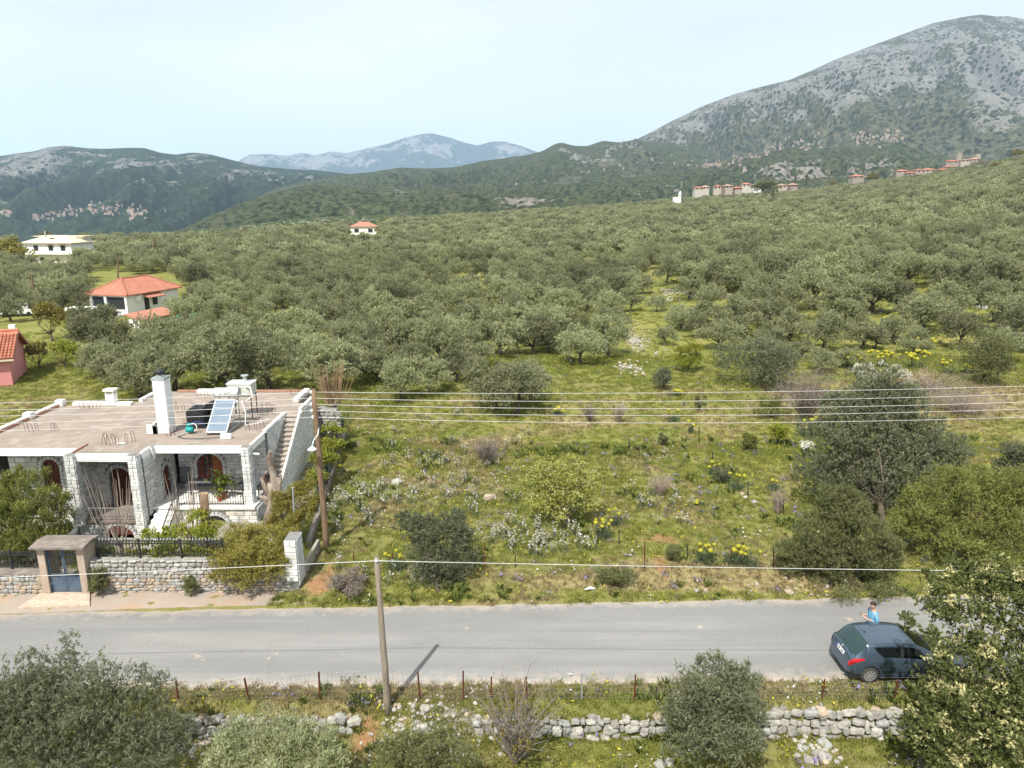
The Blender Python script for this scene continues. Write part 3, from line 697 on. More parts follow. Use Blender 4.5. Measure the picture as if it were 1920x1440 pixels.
mb = MB(); mb.box(-12.5, -12.3, 33.86, 41.9, .2, BT + .04); mb.box(-25.4, -25.2, 32.9, 38.6, .2, BT + .04); mb.box(-25.4, -12.5, 38.4, 38.6, .2, BT + .04)
obj('side_wall', mb, m_joint, house)
w = house
mb = MB(); mb.box(-12.3, -12.26, 33.86, 37.05, 1.0, RZ + .1); sw = obj('stair_side_wall', mb, m_joint, house)
walls.append((sw, ashlar(frame((-12.26, 33.86, 1.0), (0, 1, 0), (1, 0, 0)), 0, 3.15, 0, 3.35, (), 'AAB', seed=26, t=.03)))
# lower walls under the porch and the left balcony
mb = MB(); arched_wall(mb, 'y', 31.1, .25, -16.2, -12.05, -.2, 1.4, [(-14.05, 1.15, .3, 1.02)])
lw = obj('wall', mb, m_joint, house); walls.append((lw, ashlar(frame((0, 31.1, 0), (1, 0, 0), (0, -1, 0)), -16.2, -12.05, -.1, 1.4, [(-14.05, 1.15, .45, 1.02)], 'BBC', seed=27)))
mb = MB(); mb.box(-14.7, -13.4, 31.32, 31.9, .2, 1.3); obj('niche_back', mb, m_joint, house)
mb = MB(); mb.box(-14.75, -13.35, 30.98, 31.3, .22, .34); obj('niche_sill', mb, m_coping, house)
mb = MB(); mb.box(-12.25, -12.05, 31.35, 33.6, -.2, 1.4); rw = obj('wall', mb, m_joint, house)
walls.append((rw, ashlar(frame((-12.05, 31.1, 0), (0, 1, 0), (1, 0, 0)), 0, 2.5, -.1, 1.4, (), 'A', seed=28)))
mb = MB(); mb.box(-20.15, -16.6, 30.5, 30.75, -.3, .98); bw_ = obj('wall', mb, m_joint, house)
walls.append((bw_, ashlar(frame((0, 30.5, 0), (1, 0, 0), (0, -1, 0)), -20.15, -16.9, -.2, .98, [(-18.3, 1.3, .35, .8)], 'A', seed=29, rh=(.18, .3), bw=(.3, .6))))
mb = MB(); mb.prism(arch_poly(-18.3, 1.28, .36, .79), 'y', 30.46, 30.5); obj('niche_opening', mb, m_wood_red, house)
# floors
mb = MB(); mb.box(-16.88, -12.1, 31.0, 33.6, 1.38, 1.5); obj('porch_floor', mb, m_coping, house)
mb = MB(); mb.box(-20.2, -17.05, 30.4, 32.2, .98, 1.09); obj('balcony_floor', mb, m_conc, house)
for w_, s_ in walls + plist: st_house += [(a, M, ar, w_) for a, M, ar in s_]
# chimney
ch = MB(); CX0, CX1, CY0, CY1, CZ = -17.52, -16.95, 33.56, 34.2, 7.0
ch.box(CX0, CX1, CY0, CY1, RZ - .02, CZ); chim = obj('chimney', ch, m_joint, house)
st_house += [(a, M, ar, chim) for a, M, ar in ashlar(frame((CX0, CY0, RZ), (1, 0, 0), (0, -1, 0)), 0, CX1 - CX0, 0, CZ - RZ, (), 'W', (.17, .24), (.28, .57), .02, .006, 31)]
st_house += [(a, M, ar, chim) for a, M, ar in ashlar(frame((CX1, CY0, RZ), (0, 1, 0), (1, 0, 0)), 0, CY1 - CY0, 0, CZ - RZ, (), 'W', (.17, .24), (.3, .64), .02, .008, 32)]
mb = MB(); mb.box(CX0 - .03, CX1 + .04, CY0 - .03, CY1 + .03, CZ, CZ + .13); obj('chimney_cap', mb, m_galv, chim)
mb = MB(); cc = ((CX0 + CX1) / 2, (CY0 + CY1) / 2, CZ + .13)
mb.lathe(cc, [(.24, 0), (.13, .07), (.12, .12)], 12, 0); mb.lathe((cc[0], cc[1], cc[2] + .12), [(.12, 0), (.22, .05), (.25, .12), (.21, .2), (.1, .25)], 16, 1)
obj('chimney_cowl', mb, [m_galv, m_black], chim, True)
mb = MB(); mb.box(-18.05, -17.62, 33.5, 33.62, RZ, RZ + .46); mb.box(-17.75, -17.62, 33.5, 33.9, RZ, RZ + .55); obj('white_block', mb, m_coping, house)
# small vent stack
mb = MB(); mb.box(-22.95, -22.47, 38.7, 39.1, RZ, RZ + .62); vs_ = obj('vent_stack', mb, m_plaster, house)
mb = MB()
for (x, y) in ((-22.91, 38.74), (-22.51, 38.74), (-22.91, 39.06), (-22.51, 39.06)): mb.box(x - .04, x + .04, y - .04, y + .04, RZ + .62, RZ + .82)
mb.box(-23.02, -22.4, 38.63, 39.17, RZ + .82, RZ + .92); obj('vent_cap', mb, m_coping, vs_)
# lay stones: the 300 largest as objects, the rest joined per wall
st_house.sort(key=lambda s: -s[2]); big = st_house[:300]; small = st_house[300:]
for me, M, ar, par in big:
    o = link(bpy.data.objects.new('stone', me), par); o.matrix_local = Matrix.Translation(-wl(par)) @ M
for par in {id(s[3]): s[3] for s in small}.values():
    lay([(a, M, ar) for a, M, ar, p in small if p is par], par, limit=0)
# windows and doors
def shutter_pair(c, w, b, t, y, name, m, leafs=2, lab=None):
    mb = MB(); mb.prism(arch_poly(c, w, b, t), 'y', y + .16, y + .19); p = obj(name, mb, m, house)
    for i in range(leafs):
        x0 = c - w / 2 + i * w / leafs + .03; x1 = c - w / 2 + (i + 1) * w / leafs - .03
        mb = MB(); zt = t - w * .32
        z = b + .08
        while z < zt - .1: mb.box(x0 + .04, x1 - .04, y + .125, y + .165, z, z + .05); z += .075
        obj('louvre', mb, m, p)['kind'] = 'stuff'
    mb = MB(); mb.box(c - .025, c + .025, y + .12, y + .165, b, t - .03); obj('middle_stile', mb, m, p)
    return p
shutter_pair(-22.42, .84, 1.7, 3.32, 32.5, 'window_shutter', m_wood_red)
shutter_pair(-18.94, 1.0, 1.1, 3.0, 32.2, 'balcony_door', m_wood_red)
mb = MB(); mb.prism(arch_poly(32.66, .72, 1.5, 2.98), 'x', -17.02, -16.98); dd_ = obj('front_door', mb, m_wood_red, house)
mb = MB(); mb.box(-16.98, -16.94, 32.92, 32.96, 2.1, 2.24); obj('handle', mb, m_galv, dd_)
# porch window: red shutter, glazed casement and panelled shutter
mb = MB(); mb.prism(arch_poly(-15.17, 1.28, 1.62, 3.22), 'y', 33.78, 33.82); pw = obj('porch_window', mb, m_glass, house)
mb = MB(); mb.box(-15.81, -15.55, 33.66, 33.7, 1.66, 2.95); obj('shutter', mb, m_wood_red, pw)
def clip_arch(x0, x1): return [(x0, 1.64), (x1, 1.64)] + [(x, 2.58 + math.sqrt(max(0, .62 ** 2 - (x + 15.17) ** 2))) for x in np.linspace(x1, x0, 7)]
mb = MB(); mb.prism(clip_arch(-14.99, -14.57), 'y', 33.68, 33.72); s2 = obj('shutter', mb, m_wood_or, pw)
for z in (1.72, 2.02, 2.32, 2.62):
    for x in (-14.95, -14.78):
        mb = MB(); mb.box(x, x + .15, 33.66, 33.68, z, z + .24); obj('panel', mb, m_wood_or, s2)
mb = MB()
for x in (-15.54, -15.3, -15.06): mb.box(x - .02, x + .02, 33.72, 33.77, 1.64, 3.1)
for z in (1.66, 1.95, 2.24, 2.53, 2.82): mb.box(-15.54, -15.04, 33.73, 33.765, z - .015, z + .015)
mb.box(-15.06, -14.98, 33.7, 33.78, 1.64, 3.18)
obj('glazing_bars', mb, m_wood_or, pw)
# railings
def railing(p0, p1, z0, h, sp=.12, name='railing', m=m_iron, pa=None):
    pa = pa or house; p0, p1 = Vector(p0), Vector(p1); mb = MB()
    zv0 = Vector((0, 0, z0[0] if isinstance(z0, tuple) else z0)); zv1 = Vector((0, 0, z0[1] if isinstance(z0, tuple) else z0)); H_ = Vector((0, 0, h))
    mb.bar(p0 + zv0 + H_, p1 + zv1 + H_, .045, .03); mb.bar(p0 + zv0 + Vector((0, 0, .08)), p1 + zv1 + Vector((0, 0, .08)), .03, .03)
    r_ = obj(name, mb, m, pa); mb = MB(); k = max(2, int((p1 - p0).length / sp))
    for i in range(k + 1):
        f = i / k; b = p0.lerp(p1, f) + zv0.lerp(zv1, f); mb.bar(b + Vector((0, 0, .02)), b + H_, .018 if 0 < i < k else .04)
    q = obj('bars', mb, m, r_); q['kind'] = 'stuff'; return r_
railing((-15.75, 31.25, 0), (-12.7, 31.25, 0), 1.5, .62)
railing((-19.7, 30.5, 0), (-17.38, 30.5, 0), 1.1, .58, m=m_galv)
railing((-12.2, 31.9, 0), (-12.2, 33.5, 0), 1.5, .7)
railing((-15.8, 31.2, 0), (-15.75, 29.5, 0), (1.5, .45), .75)
# entrance steps up to the porch and steps left of the balcony
for i in range(7):
    mb = MB(); y1 = 31.3 - i * .28; mb.box(-16.75 + .0 * i, -15.85, y1 - .3, y1 + (.0 if i else .2), -.2, 1.42 - i * .165); obj('step', mb, m_plaster, house)
for i in range(9):
    mb = MB(); y1 = 32.4 - i * .3; mb.box(-21.2, -20.3, y1 - .31, y1 + .01, -.4, 1.5 - i * .16); obj('step', mb, m_plaster, house)
# outside stairs to the roof
NS = 17; SY0, SY1, SZ0, SZ1 = 32.45, 37.05, 1.25, 4.26
for i in range(NS):
    f0 = i / NS; y0 = SY0 + (SY1 - SY0) * f0; z1 = SZ0 + (SZ1 - SZ0) * (i + 1) / NS
    mb = MB(); mb.box(-12.25, -11.6, y0, y0 + (SY1 - SY0) / NS + .02, z1 - .3, z1 - .05); mb.box(-12.24, -11.59, y0 - .05, y0 + (SY1 - SY0) / NS + .01, z1 - .05, z1, 0)
    obj('stair_step', mb, m_tread, house)
mb = MB(); mb.prism([(32.5, .4), (39.3, .4), (39.3, RZ - .05), (37.1, RZ - .05), (32.5, SZ0 + .12)], 'x', -11.6, -11.52)
sr = obj('stair_flank_wall', mb, m_joint, house)
fl = [s for s in ashlar(frame((-11.52, 32.5, .6), (0, 1, 0), (1, 0, 0)), 0, 6.8, 0, 3.6, (), 'AAC', seed=41, t=.03) if (lambda p: p.z < SZ0 + .0 + (p.y - 32.5) * .655 + .02 and p.z < RZ - .2)(s[1].translation)]
lay(fl, sr, limit=40)
mb = MB(); mb.prism([(32.5, 1.15), (37.1, 4.17), (37.1, 4.42), (32.5, 1.45)], 'x', -11.6, -11.49); obj('stair_kerb', mb, m_coping, house)
# starter bars left standing on the roof
rebar_spots = [(-24.4, 34.0), (-24.15, 33.9), (-23.95, 34.15), (-23.1, 34.0), (-22.95, 34.15), (-19.4, 31.9), (-19.15, 31.85), (-18.95, 32.1), (-18.75, 31.95), (-18.45, 32.2), (-18.15, 32.3), (-24.0, 38.0), (-23.75, 38.1), (-23.5, 38.0), (-23.2, 38.15), (-18.3, 37.2), (-18.0, 37.3), (-17.4, 37.3), (-16.9, 33.2), (-16.75, 33.25), (-18.6, 40.6), (-18.2, 40.7), (-13.6, 36.9), (-13.2, 37.0), (-13.0, 36.9), (-13.4, 34.1), (-13.0, 34.3), (-12.8, 34.6), (-13.2, 41.0), (-12.9, 41.0), (-12.75, 40.9), (-16.9, 34.9), (-15.9, 33.8), (-16.2, 34.4)]
for i, (x, y) in enumerate(rebar_spots):
    r = random.Random(i); h = r.uniform(.35, .62); w_ = r.uniform(.1, .2); a = r.uniform(-.5, .5); lx, ly = r.uniform(-.1, .1), r.uniform(-.06, .06)
    d = Vector((math.cos(a) * w_, math.sin(a) * w_, 0)); b = Vector((x, y, RZ - .03)); t_ = Vector((lx, ly, h))
    mb = MB(); mb.tube([b, b + t_, b + t_ + d * .5 + Vector((0, 0, .05)), b + t_ + d, b + d * 1.05], .012, 4)
    obj('starter_bar', mb, m_rust, house)
mb = MB(); mb.tube([(-12.4, 31.7, 3.92), (-11.9, 31.68, 3.9)], .05, 8); obj('rain_spout', mb, m_white, house)
mb = MB(); mb.tube([(-12.42, 31.95, 3.9), (-12.4, 32.0, 3.0), (-12.4, 32.0, 1.6)], .014, 5); obj('cable', mb, m_black, house)

# ---- things on the roof
t = thing('solar_heater', 'tilted blue solar collector with white water cylinder on the flat roof', 'solar heater', (-14.5, 34.2, RZ))
Pq = [Vector(PY(387, 813, 33.25)), Vector(PY(426, 815, 33.25)), Vector(PY(443, 762, 34.75)), Vector(PY(404, 760, 34.75))]
Pq[0].z = Pq[1].z = RZ + .14; w_ = 1.02; x0 = -15.05
pn = Vector((0, -.74, .67))
def pp(u, v, k=0): return Vector((x0 + u * w_, 33.3 + v * 1.5, RZ + .14 + v * 1.30)) + Vector((0, -.655, .756)) * k
mb = MB(); mb.add([pp(0, 0, -.08), pp(1, 0, -.08), pp(1, 1, -.08), pp(0, 1, -.08), pp(0, 0), pp(1, 0), pp(1, 1), pp(0, 1)], [(0, 3, 2, 1), (4, 5, 6, 7), (0, 1, 5, 4), (1, 2, 6, 5), (2, 3, 7, 6), (3, 0, 4, 7)])
fr_ = obj('collector_frame', mb, m_galv, t)
m_coll = M2('collector_glass', (.12, .17, .23), (.16, .21, .27), 2, .25, spec=.6)
for i in range(4):
    mb = MB(); a, b = .03 + i * .235, .03 + (i + 1) * .235 - .012
    mb.add([pp(.05, a, .008), pp(.95, a, .008), pp(.95, b, .008), pp(.05, b, .008)], [(0, 1, 2, 3)]); obj('collector_pane', mb, m_coll, fr_)
mb = MB(); cz = RZ + 1.72; cy = 35.05
mb.tube([(-15.12, cy, cz), (-13.92, cy, cz)], .24, 18); cyl = obj('water_cylinder', mb, m_white, t, True)
mb = MB()
for x in (-15.14, -13.94): mb.tube([(x, cy, cz), (x + .03, cy, cz)], .26, 18)
obj('cylinder_cap', mb, m_galv, cyl)
mb = MB()                                     # dark lettering printed along the cylinder
for k, x in enumerate((-14.98, -14.78, -14.7, -14.62)): pass
cu = bpy.data.curves.new('lettering', 'FONT'); cu.body = 'L  SAM'; cu.size = .2; cu.extrude = .004; cu.align_x = 'CENTER'; cu.align_y = 'CENTER'; cu.materials.append(m_black)
_tmp = bpy.data.objects.new('lettering_source', cu); me_ = bpy.data.meshes.new_from_object(_tmp); bpy.data.objects.remove(_tmp)
lo_ = link(bpy.data.objects.new('lettering', me_), cyl); lo_.location = Vector((-14.55, cy - .235, cz + .02)) - wl(cyl); lo_.rotation_euler = (R(82), 0, 0)
mb = MB()
for x in (-15.0, -14.05):
    mb.bar((x, 35.2, RZ), (x, 35.15, cz - .2), .04); mb.bar((x, 33.3, RZ + .05), (x, 35.2, RZ + .06), .04); mb.bar((x, 34.1, RZ + .06), (x, 35.1, RZ + 1.4), .035); mb.bar((x, 33.3, RZ), (x, 33.3, RZ + .16), .04)
mb.bar((-15.0, 35.2, RZ + .06), (-14.05, 35.15, cz - .3), .03); obj('stand', mb, m_galv, t)
mb = MB(); mb.tube([(-13.9, 35.0, cz - .1), (-13.7, 35.1, RZ + .6), (-13.6, 34.6, RZ + .1), (-13.1, 34.9, RZ + .12), (-12.6, 35.4, RZ + .22)], .03, 6); obj('pipe', mb, m_white, t, True)
t = thing('roof_tank', 'box shaped white metal water tank raised on a thin stand', 'water tank', (-13.9, 36.6, RZ))
mb = MB(); mb.box(-15.0, -13.75, 36.2, 37.05, 5.55, 6.15, 0); tk = obj('tank_body', mb, M2('stained_metal', (.62, .66, .62), (.45, .47, .43), 2, .5, c3=(.45, .30, .2), s3=3.0), t)
mb = MB(); mb.box(-15.03, -13.72, 36.17, 37.08, 6.15, 6.19); obj('lid', mb, m_white, tk)
mb = MB(); mb.lathe((-14.2, 36.7, 6.19), [(.1, 0), (.1, .3)], 10); mb.lathe((-14.2, 36.7, 6.49), [(.2, 0), (.2, .05)], 12); obj('vent_pipe', mb, m_galv, tk)
for (x, y) in ((-14.95, 36.25), (-13.8, 36.25), (-14.95, 37.0), (-13.8, 37.0)):
    mb = MB(); mb.bar((x, y, RZ), (x, y, 5.55), .045); obj('leg', mb, m_iron, t)
mb = MB(); mb.box(-15.0, -13.75, 36.2, 37.05, 5.49, 5.55); obj('tray', mb, m_iron, t)
mb = MB(); mb.tube([(-14.0, 36.15, 6.05), (-13.7, 36.0, 6.05), (-13.6, 36.0, 5.6), (-13.95, 35.7, 5.3)], .035, 7); obj('hose', mb, m_white, t, True)
def plastic_tank(x, y, lab):
    t = thing('plastic_tank', lab, 'water tank', (x, y, RZ), 0, 'black plastic tanks on the roof')
    mb = MB(); L_, D_, H_ = .42, .32, 1.05
    prof = [(-L_, 0), (L_, 0), (L_, .78), (L_ * .8, .95), (L_ * .35, H_), (-L_ * .35, H_), (-L_ * .8, .95), (-L_, .78)]
    mb.prism([(x + a, RZ + .02 + b) for a, b in prof], 'y', y - D_, y + D_); obj('tank_body', mb, m_black, t)
    for k in (-.28, -.1, .1, .28):
        mb = MB(); mb.box(x + k - .03, x + k + .03, y - D_ - .03, y + D_ + .03, RZ + .05, RZ + .76); obj('moulded_rib', mb, m_black, t)
    mb = MB(); mb.lathe((x, y, RZ + H_), [(.12, 0), (.12, .06)], 12); obj('screw_lid', mb, m_black, t)
plastic_tank(-16.05, 34.75, 'black ribbed plastic water tank nearest the chimney'); plastic_tank(-15.55, 35.6, 'black plastic tank half hidden behind the solar collector')
t = thing('water_pump', 'small teal pressure pump with curled hose on the flat roof', 'pump', (-15.95, 33.6, RZ))
mb = MB(); mb.tube([(-16.12, 33.6, RZ + .2), (-15.8, 33.6, RZ + .2)], .15, 14); obj('pressure_vessel', mb, m_teal, t, True)
mb = MB(); mb.tube([(-16.05, 33.6, RZ + .44), (-15.88, 33.6, RZ + .44)], .09, 10); obj('motor', mb, m_teal, t, True)
mb = MB(); mb.tube([Vector((-15.78 + .17 * math.cos(a), 33.62, RZ + .3 + .2 * math.sin(a))) for a in np.linspace(2.6, -1.6, 12)], .024, 6); obj('hose', mb, m_white, t, True)
mb = MB(); mb.tube([(-15.9, 33.7, RZ + .5), (-15.6, 33.8, RZ + .55), (-15.45, 34.0, RZ + .4), (-15.4, 34.1, RZ + .1)], .022, 6); obj('blue_hose', mb, m_blue, t, True)
mb = MB(); mb.box(-14.12, -13.62, 32.75, 32.95, RZ, RZ + .22); tag(obj('concrete_block', mb, m_white), 'white block lying near the front edge of the flat roof', 'block')
mb = MB(); mb.tube([(-16.1, 33.45, RZ + .03), (-16.3, 33.0, RZ + .02), (-15.8, 32.7, RZ + .02), (-15.0, 32.72, RZ + .02), (-14.15, 32.8, RZ + .05)], .018, 5); tag(obj('roof_cable', mb, m_iron, None, True), 'thin dark cable looping across the roof from the teal pump', 'cable')
mb = MB(); mb.box(-18.75, -18.35, 31.95, 32.1, RZ, RZ + .03); tag(obj('plank', mb, m_coping), 'short pale board lying on the roof by the bent starter bars', 'board')

# ---- furniture on the porch
m_sling = M2('grey_sling_fabric', (.10, .105, .11), (.13, .135, .14), 9, .8)
def lounge(x, y, rz, lab):
    t = thing('garden_chair', lab, 'chair', (x, y, 1.5), rz, 'grey garden chairs on the porch')
    mb = MB(); mb.obox((0, 0, .4), (.26, 0, 0), (0, .24, 0), (0, 0, .02)); obj('seat', mb, m_sling, t, world=False)
    mb = MB(); mb.obox((0, .33, .75), (.26, 0, 0), (0, .08, .35), (0, .018, -.004)); obj('backrest', mb, m_sling, t, world=False)
    for sx in (-.27, .27):
        mb = MB(); mb.bar((sx, -.24, 0), (sx, -.2, .6), .03); mb.bar((sx, -.2, .6), (sx, .3, .62), .04, .02); mb.bar((sx, .24, .4), (sx, .36, 0), .03); mb.bar((sx, -.2, .4), (sx, .25, .4), .03); obj('side_frame', mb, m_iron, t, world=False)
lounge(-16.25, 33.0, .15, 'grey garden chair left of the porch table'); lounge(-13.35, 32.9, -.5, 'reclined grey garden chair right of the potted plant')
t = thing('porch_table', 'dark slatted garden table in front of the arched window', 'table', (-15.15, 32.7, 1.5))
for i in range(5):
    mb = MB(); mb.box(-15.75, -14.6, 32.42 + i * .12, 32.42 + i * .12 + .1, 2.13, 2.16); obj('slat', mb, m_sling, t)
for (x, y) in ((-15.7, 32.45), (-14.65, 32.45), (-15.7, 32.98), (-14.65, 32.98)):
    mb = MB(); mb.bar((x, y, 1.5), (x, y, 2.13), .04); obj('leg', mb, m_iron, t)
# ------------------------------------------------------------------ rubble walls
def rubble(fr, u0, u1, v0, v1, seed, rh=(.11, .2), bw=(.16, .38), t=(.05, .1), low=None, topj=.0, jit=1.0):
    r = random.Random(seed); out = []; v = v0; hi_ = [m for i, m in enumerate(RUB) if i in (0, 1, 4, 7, 8, 3)]; lo_ = [m for i, m in enumerate(RUB) if i in (0, 2, 5, 3, 2)]
    while v < v1 - .04:
        h = r.uniform(*rh); u = u0 + r.uniform(-.1, .05)
        while u < u1:
            w = r.uniform(*bw); hh = h * r.uniform(.75, 1.2)
            if v + hh > v1 + topj: hh = max(.07, v1 + topj - v)
            pool = lo_ if (low is not None and v < low + r.uniform(-.15, .15)) else hi_
            out.append((r.choice(pool), blockM(fr, u + w / 2, v + h / 2 + r.uniform(-.02, .02) * jit, w * .99, hh, r.uniform(*t), r.uniform(-.12, .12) * jit, r.uniform(-.06, .06) * jit), w * hh))
            u += w * r.uniform(.94, 1.02)
        v += h * .97
    return out
gw = thing('garden_wall', 'rough white and ochre rubble wall carrying the iron fence, right of the blue gate', 'stone wall', (-12.7, 26.1, 0))
mb = MB(); mb.box(-17.0, -8.72, 26.0, 26.36, -.2, 1.38); core = obj('wall_core', mb, m_mortar, gw)
lay(rubble(frame((0, 26.0, 0), (1, 0, 0), (0, -1, 0)), -17.0, -9.2, -.06, 1.36, 51, low=.62), gw, limit=300)
lay(rubble(frame((0, 26.0, 1.36), (1, 0, 0), (0, 0, 1)), -17.0, -9.2, 0, .36, 52, rh=(.16, .22), bw=(.25, .5), t=(.03, .06)), gw, limit=0, stuff_name='capping_stones')
ep = MB(); ep.box(-9.1, -8.62, 25.95, 26.75, -.1, 2.3); epo = obj('end_pillar', ep, m_joint, gw)
lay(ashlar(frame((-9.1, 25.95, 0), (1, 0, 0), (0, -1, 0)), 0, .48, .5, 2.3, (), 'B', (.2, .3), (.2, .48), .04, .02, 53), epo)
lay(ashlar(frame((-8.62, 25.95, 0), (0, 1, 0), (1, 0, 0)), 0, .8, .3, 2.3, (), 'A', (.2, .3), (.25, .5), .03, .025, 54), epo)
mb = MB(); mb.box(-8.75, -8.62, 26.75, 29.2, -.1, .75); obj('side_return', mb, m_mortar, gw)
lw_ = thing('garden_wall', 'lower ochre rubble wall under the pine, left of the blue gate', 'stone wall', (-22, 25.95, 0))
mb = MB(); mb.box(-30, -18.86, 25.85, 26.3, -.2, .86); obj('wall_core', mb, m_mortar, lw_)
lay(rubble(frame((0, 25.85, 0), (1, 0, 0), (0, -1, 0)), -24.5, -18.86, -.06, .84, 55, low=.6), lw_, limit=200)
mb = MB(); mb.box(-30, -18.88, 25.8, 26.35, .86, .92); obj('wall_capping', mb, m_conc, lw_)

# ------------------------------------------------------------------ iron fences on the walls
def picket_fence(name, label, x0, x1, y, z0, h, m=m_iron, sp=.13, spear=True):
    t = thing(name, label, 'fence', ((x0 + x1) / 2, y, z0))
    mb = MB(); mb.box(x0, x1, y - .02, y + .02, z0 + .1, z0 + .14); obj('lower_rail', mb, m, t)
    mb = MB(); mb.box(x0, x1, y - .02, y + .02, z0 + h - .22, z0 + h - .18); obj('upper_rail', mb, m, t)
    mb = MB(); mb.box(x0, x1, y - .02, y + .02, z0 + h - .1, z0 + h - .06); obj('upper_rail', mb, m, t)
    for x in np.arange(x0, x1 + .01, (x1 - x0) / max(1, round((x1 - x0) / 1.6))):
        mb = MB(); mb.box(x - .035, x + .035, y - .035, y + .035, z0 - .05, z0 + h + .02); obj('post', mb, m, t)
    mb = MB()
    for x in np.arange(x0 + sp, x1, sp): mb.box(x - .011, x + .011, y - .011, y + .011, z0 + .1, z0 + h - .06)
    obj('pickets', mb, m, t)['kind'] = 'stuff'
    if spear:
        mb = MB()
        for x in np.arange(x0 + sp, x1, sp): mb.lathe((x, y, z0 + h - .06), [(.022, 0), (.032, .05), (.004, .13)], 5)
        obj('spear_heads', mb, m_galv, t)['kind'] = 'stuff'
picket_fence('iron_fence', 'dark iron picket fence with pale spear tips on the rubble wall', -16.75, -11.7, 26.25, 1.42, .8)
picket_fence('iron_fence', 'dark iron fence half hidden under the pine, left of the gate', -24.5, -18.9, 26.2, .95, .8, spear=False)

# ------------------------------------------------------------------ gate
gt = thing('garden_gate', 'faded blue double iron gate between two plastered posts with concrete hood', 'gate', (-17.95, 25.85, .08))
for x0, x1 in ((-18.86, -18.58), (-17.3, -17.02)):
    mb = MB(); mb.box(x0, x1, 25.72, 26.5, -.1, 2.12); obj('gate_post', mb, m_concp, gt)
mb = MB(); mb.prism([(25.5, 2.12), (26.65, 2.12), (26.65, 2.2), (26.1, 2.28), (25.5, 2.2)], 'x', -19.0, -16.85); obj('hood_slab', mb, m_conc, gt)
for k, (x0, x1) in enumerate(((-18.56, -17.95), (-17.93, -17.32))):
    y = 25.84; mb = MB()
    mb.box(x0, x0 + .05, y, y + .04, .1, 2.0); mb.box(x1 - .05, x1, y, y + .04, .1, 2.0)
    for z in (.1, .72, .86, 1.72, 1.96): mb.box(x0 + .05, x1 - .05, y + .002, y + .038, z, z + .04)
    lf = obj('gate_leaf', mb, m_bluemetal, gt)
    mb = MB(); mb.box(x0 + .05, x1 - .05, y + .012, y + .028, .14, .72); obj('panel', mb, m_bluemetal, lf)
    for i in range(1, 8):
        mb = MB(); x = x0 + .05 + (x1 - x0 - .1) * i / 8
        mb.bar((x, y + .02, .76), (x, y + .02, 1.72), .014); obj('bar', mb, m_iron, lf)
    mb = MB()
    for i in range(4):
        xa = x0 + .05 + (x1 - x0 - .1) * i / 4; w_ = (x1 - x0 - .1) / 4
        mb.tube([(xa + w_ * (.5 + .45 * math.cos(a)), y + .02, 1.84 + .1 * math.sin(a)) for a in np.linspace(0, 2 * math.pi, 11)], .008, 4)
    obj('scroll', mb, m_iron, lf)['kind'] = 'stuff'
    if k == 0:
        mb = MB(); mb.box(x1 - .05, x1 - .01, y - .03, y, .98, 1.12); obj('lock', mb, m_galv, lf)
mb = MB(); mb.box(-18.6, -18.56, 25.8, 25.9, .08, 2.1); obj('gate_jamb', mb, m_bluemetal, gt)

# ------------------------------------------------------------------ poles and wires
pb = T(613, 1030); ptop = PY(588, 731, pb.y)
up = thing('utility_pole', 'brown wooden utility pole with five insulators and a hooked lamp beside the house', 'utility pole', pb)
def trunk_line(a, b, k, w, seed):
    r = random.Random(seed); return [a.lerp(b, i / k) + Vector((r.uniform(-w, w), r.uniform(-w, w), 0)) for i in range(k + 1)]
mb = MB(); mb.tube(trunk_line(pb - Vector((0, 0, .3)), ptop, 8, .02, 1), list(np.linspace(.15, .1, 9)), 10); obj('post', mb, m_pole, up, True)
ins_px = [(588, 735), (587.5, 746.5), (588, 758), (589.5, 770), (591.5, 782)]
ins = []
for i, (a, b) in enumerate(ins_px):
    q = PY(a, b, pb.y - .02); q.x -= .06
    mb = MB(); mb.lathe((q.x - .05, q.y, q.z - .08), [(.02, 0), (.055, .03), (.04, .06), (.06, .1), (.03, .15)], 8); obj('insulator', mb, m_white, up, True)
    ins.append(Vector((q.x - .05, q.y, q.z)))
mb = MB(); q0 = PY(598, 800, pb.y); mb.tube([q0, PY(596, 815, pb.y - .2), PY(588, 826, pb.y - .5), PY(585, 836, pb.y - .6)], .022, 6); la = obj('lamp_arm', mb, m_white, up, True)
q1 = PY(585, 838, pb.y - .6); mb = MB(); mb.lathe((q1.x, q1.y, q1.z - .12), [(.2, 0), (.17, .04), (.06, .12), (.03, .16)], 12); obj('lamp_shade', mb, m_white, up, True)
def wire(label, a, right, left, Yf, rad=.0095):
    # sagging conductor: a parabola fitted through the sampled points on each side
    mb = MB()
    for side, px_ in ((1, right), (-1, left)):
        if not px_: continue
        P = [Vector(a)] + [PY(x, y, Yf) for x, y in px_]
        xs_ = np.array([p.x for p in P]); zs_ = np.array([p.z for p in P]); c = np.polyfit(xs_, zs_, 2 if len(P) > 2 else 1)
        c[-1] += zs_[0] - np.polyval(c, xs_[0]); xe = P[-1].x + side * 16
        xx = np.linspace(xs_[0], xe, 34)
        mb.tube([(x, Yf, float(np.polyval(c, x))) for x in xx], rad, 5, cap=False)
    return tag(obj('power_line', mb, m_cable, None, True), label, 'wire')
rightpx = [[(640, 735.6), (1320, 736), (1920, 724)], [(640, 748), (1320, 752), (1920, 739)], [(640, 759.7), (1320, 766), (1920, 754)], [(640, 771.8), (1320, 779), (1920, 767)], [(640, 783.5), (1320, 793), (1920, 782)]]
leftpx = [[(440, 741.7), (200, 750), (0, 756)], [(440, 754.7), (200, 764), (0, 769)], [(440, 765.6), (200, 775), (0, 780.5)], [(440, 777.6), (200, 788), (0, 794)], [(440, 791), (200, 802), (0, 807)]]
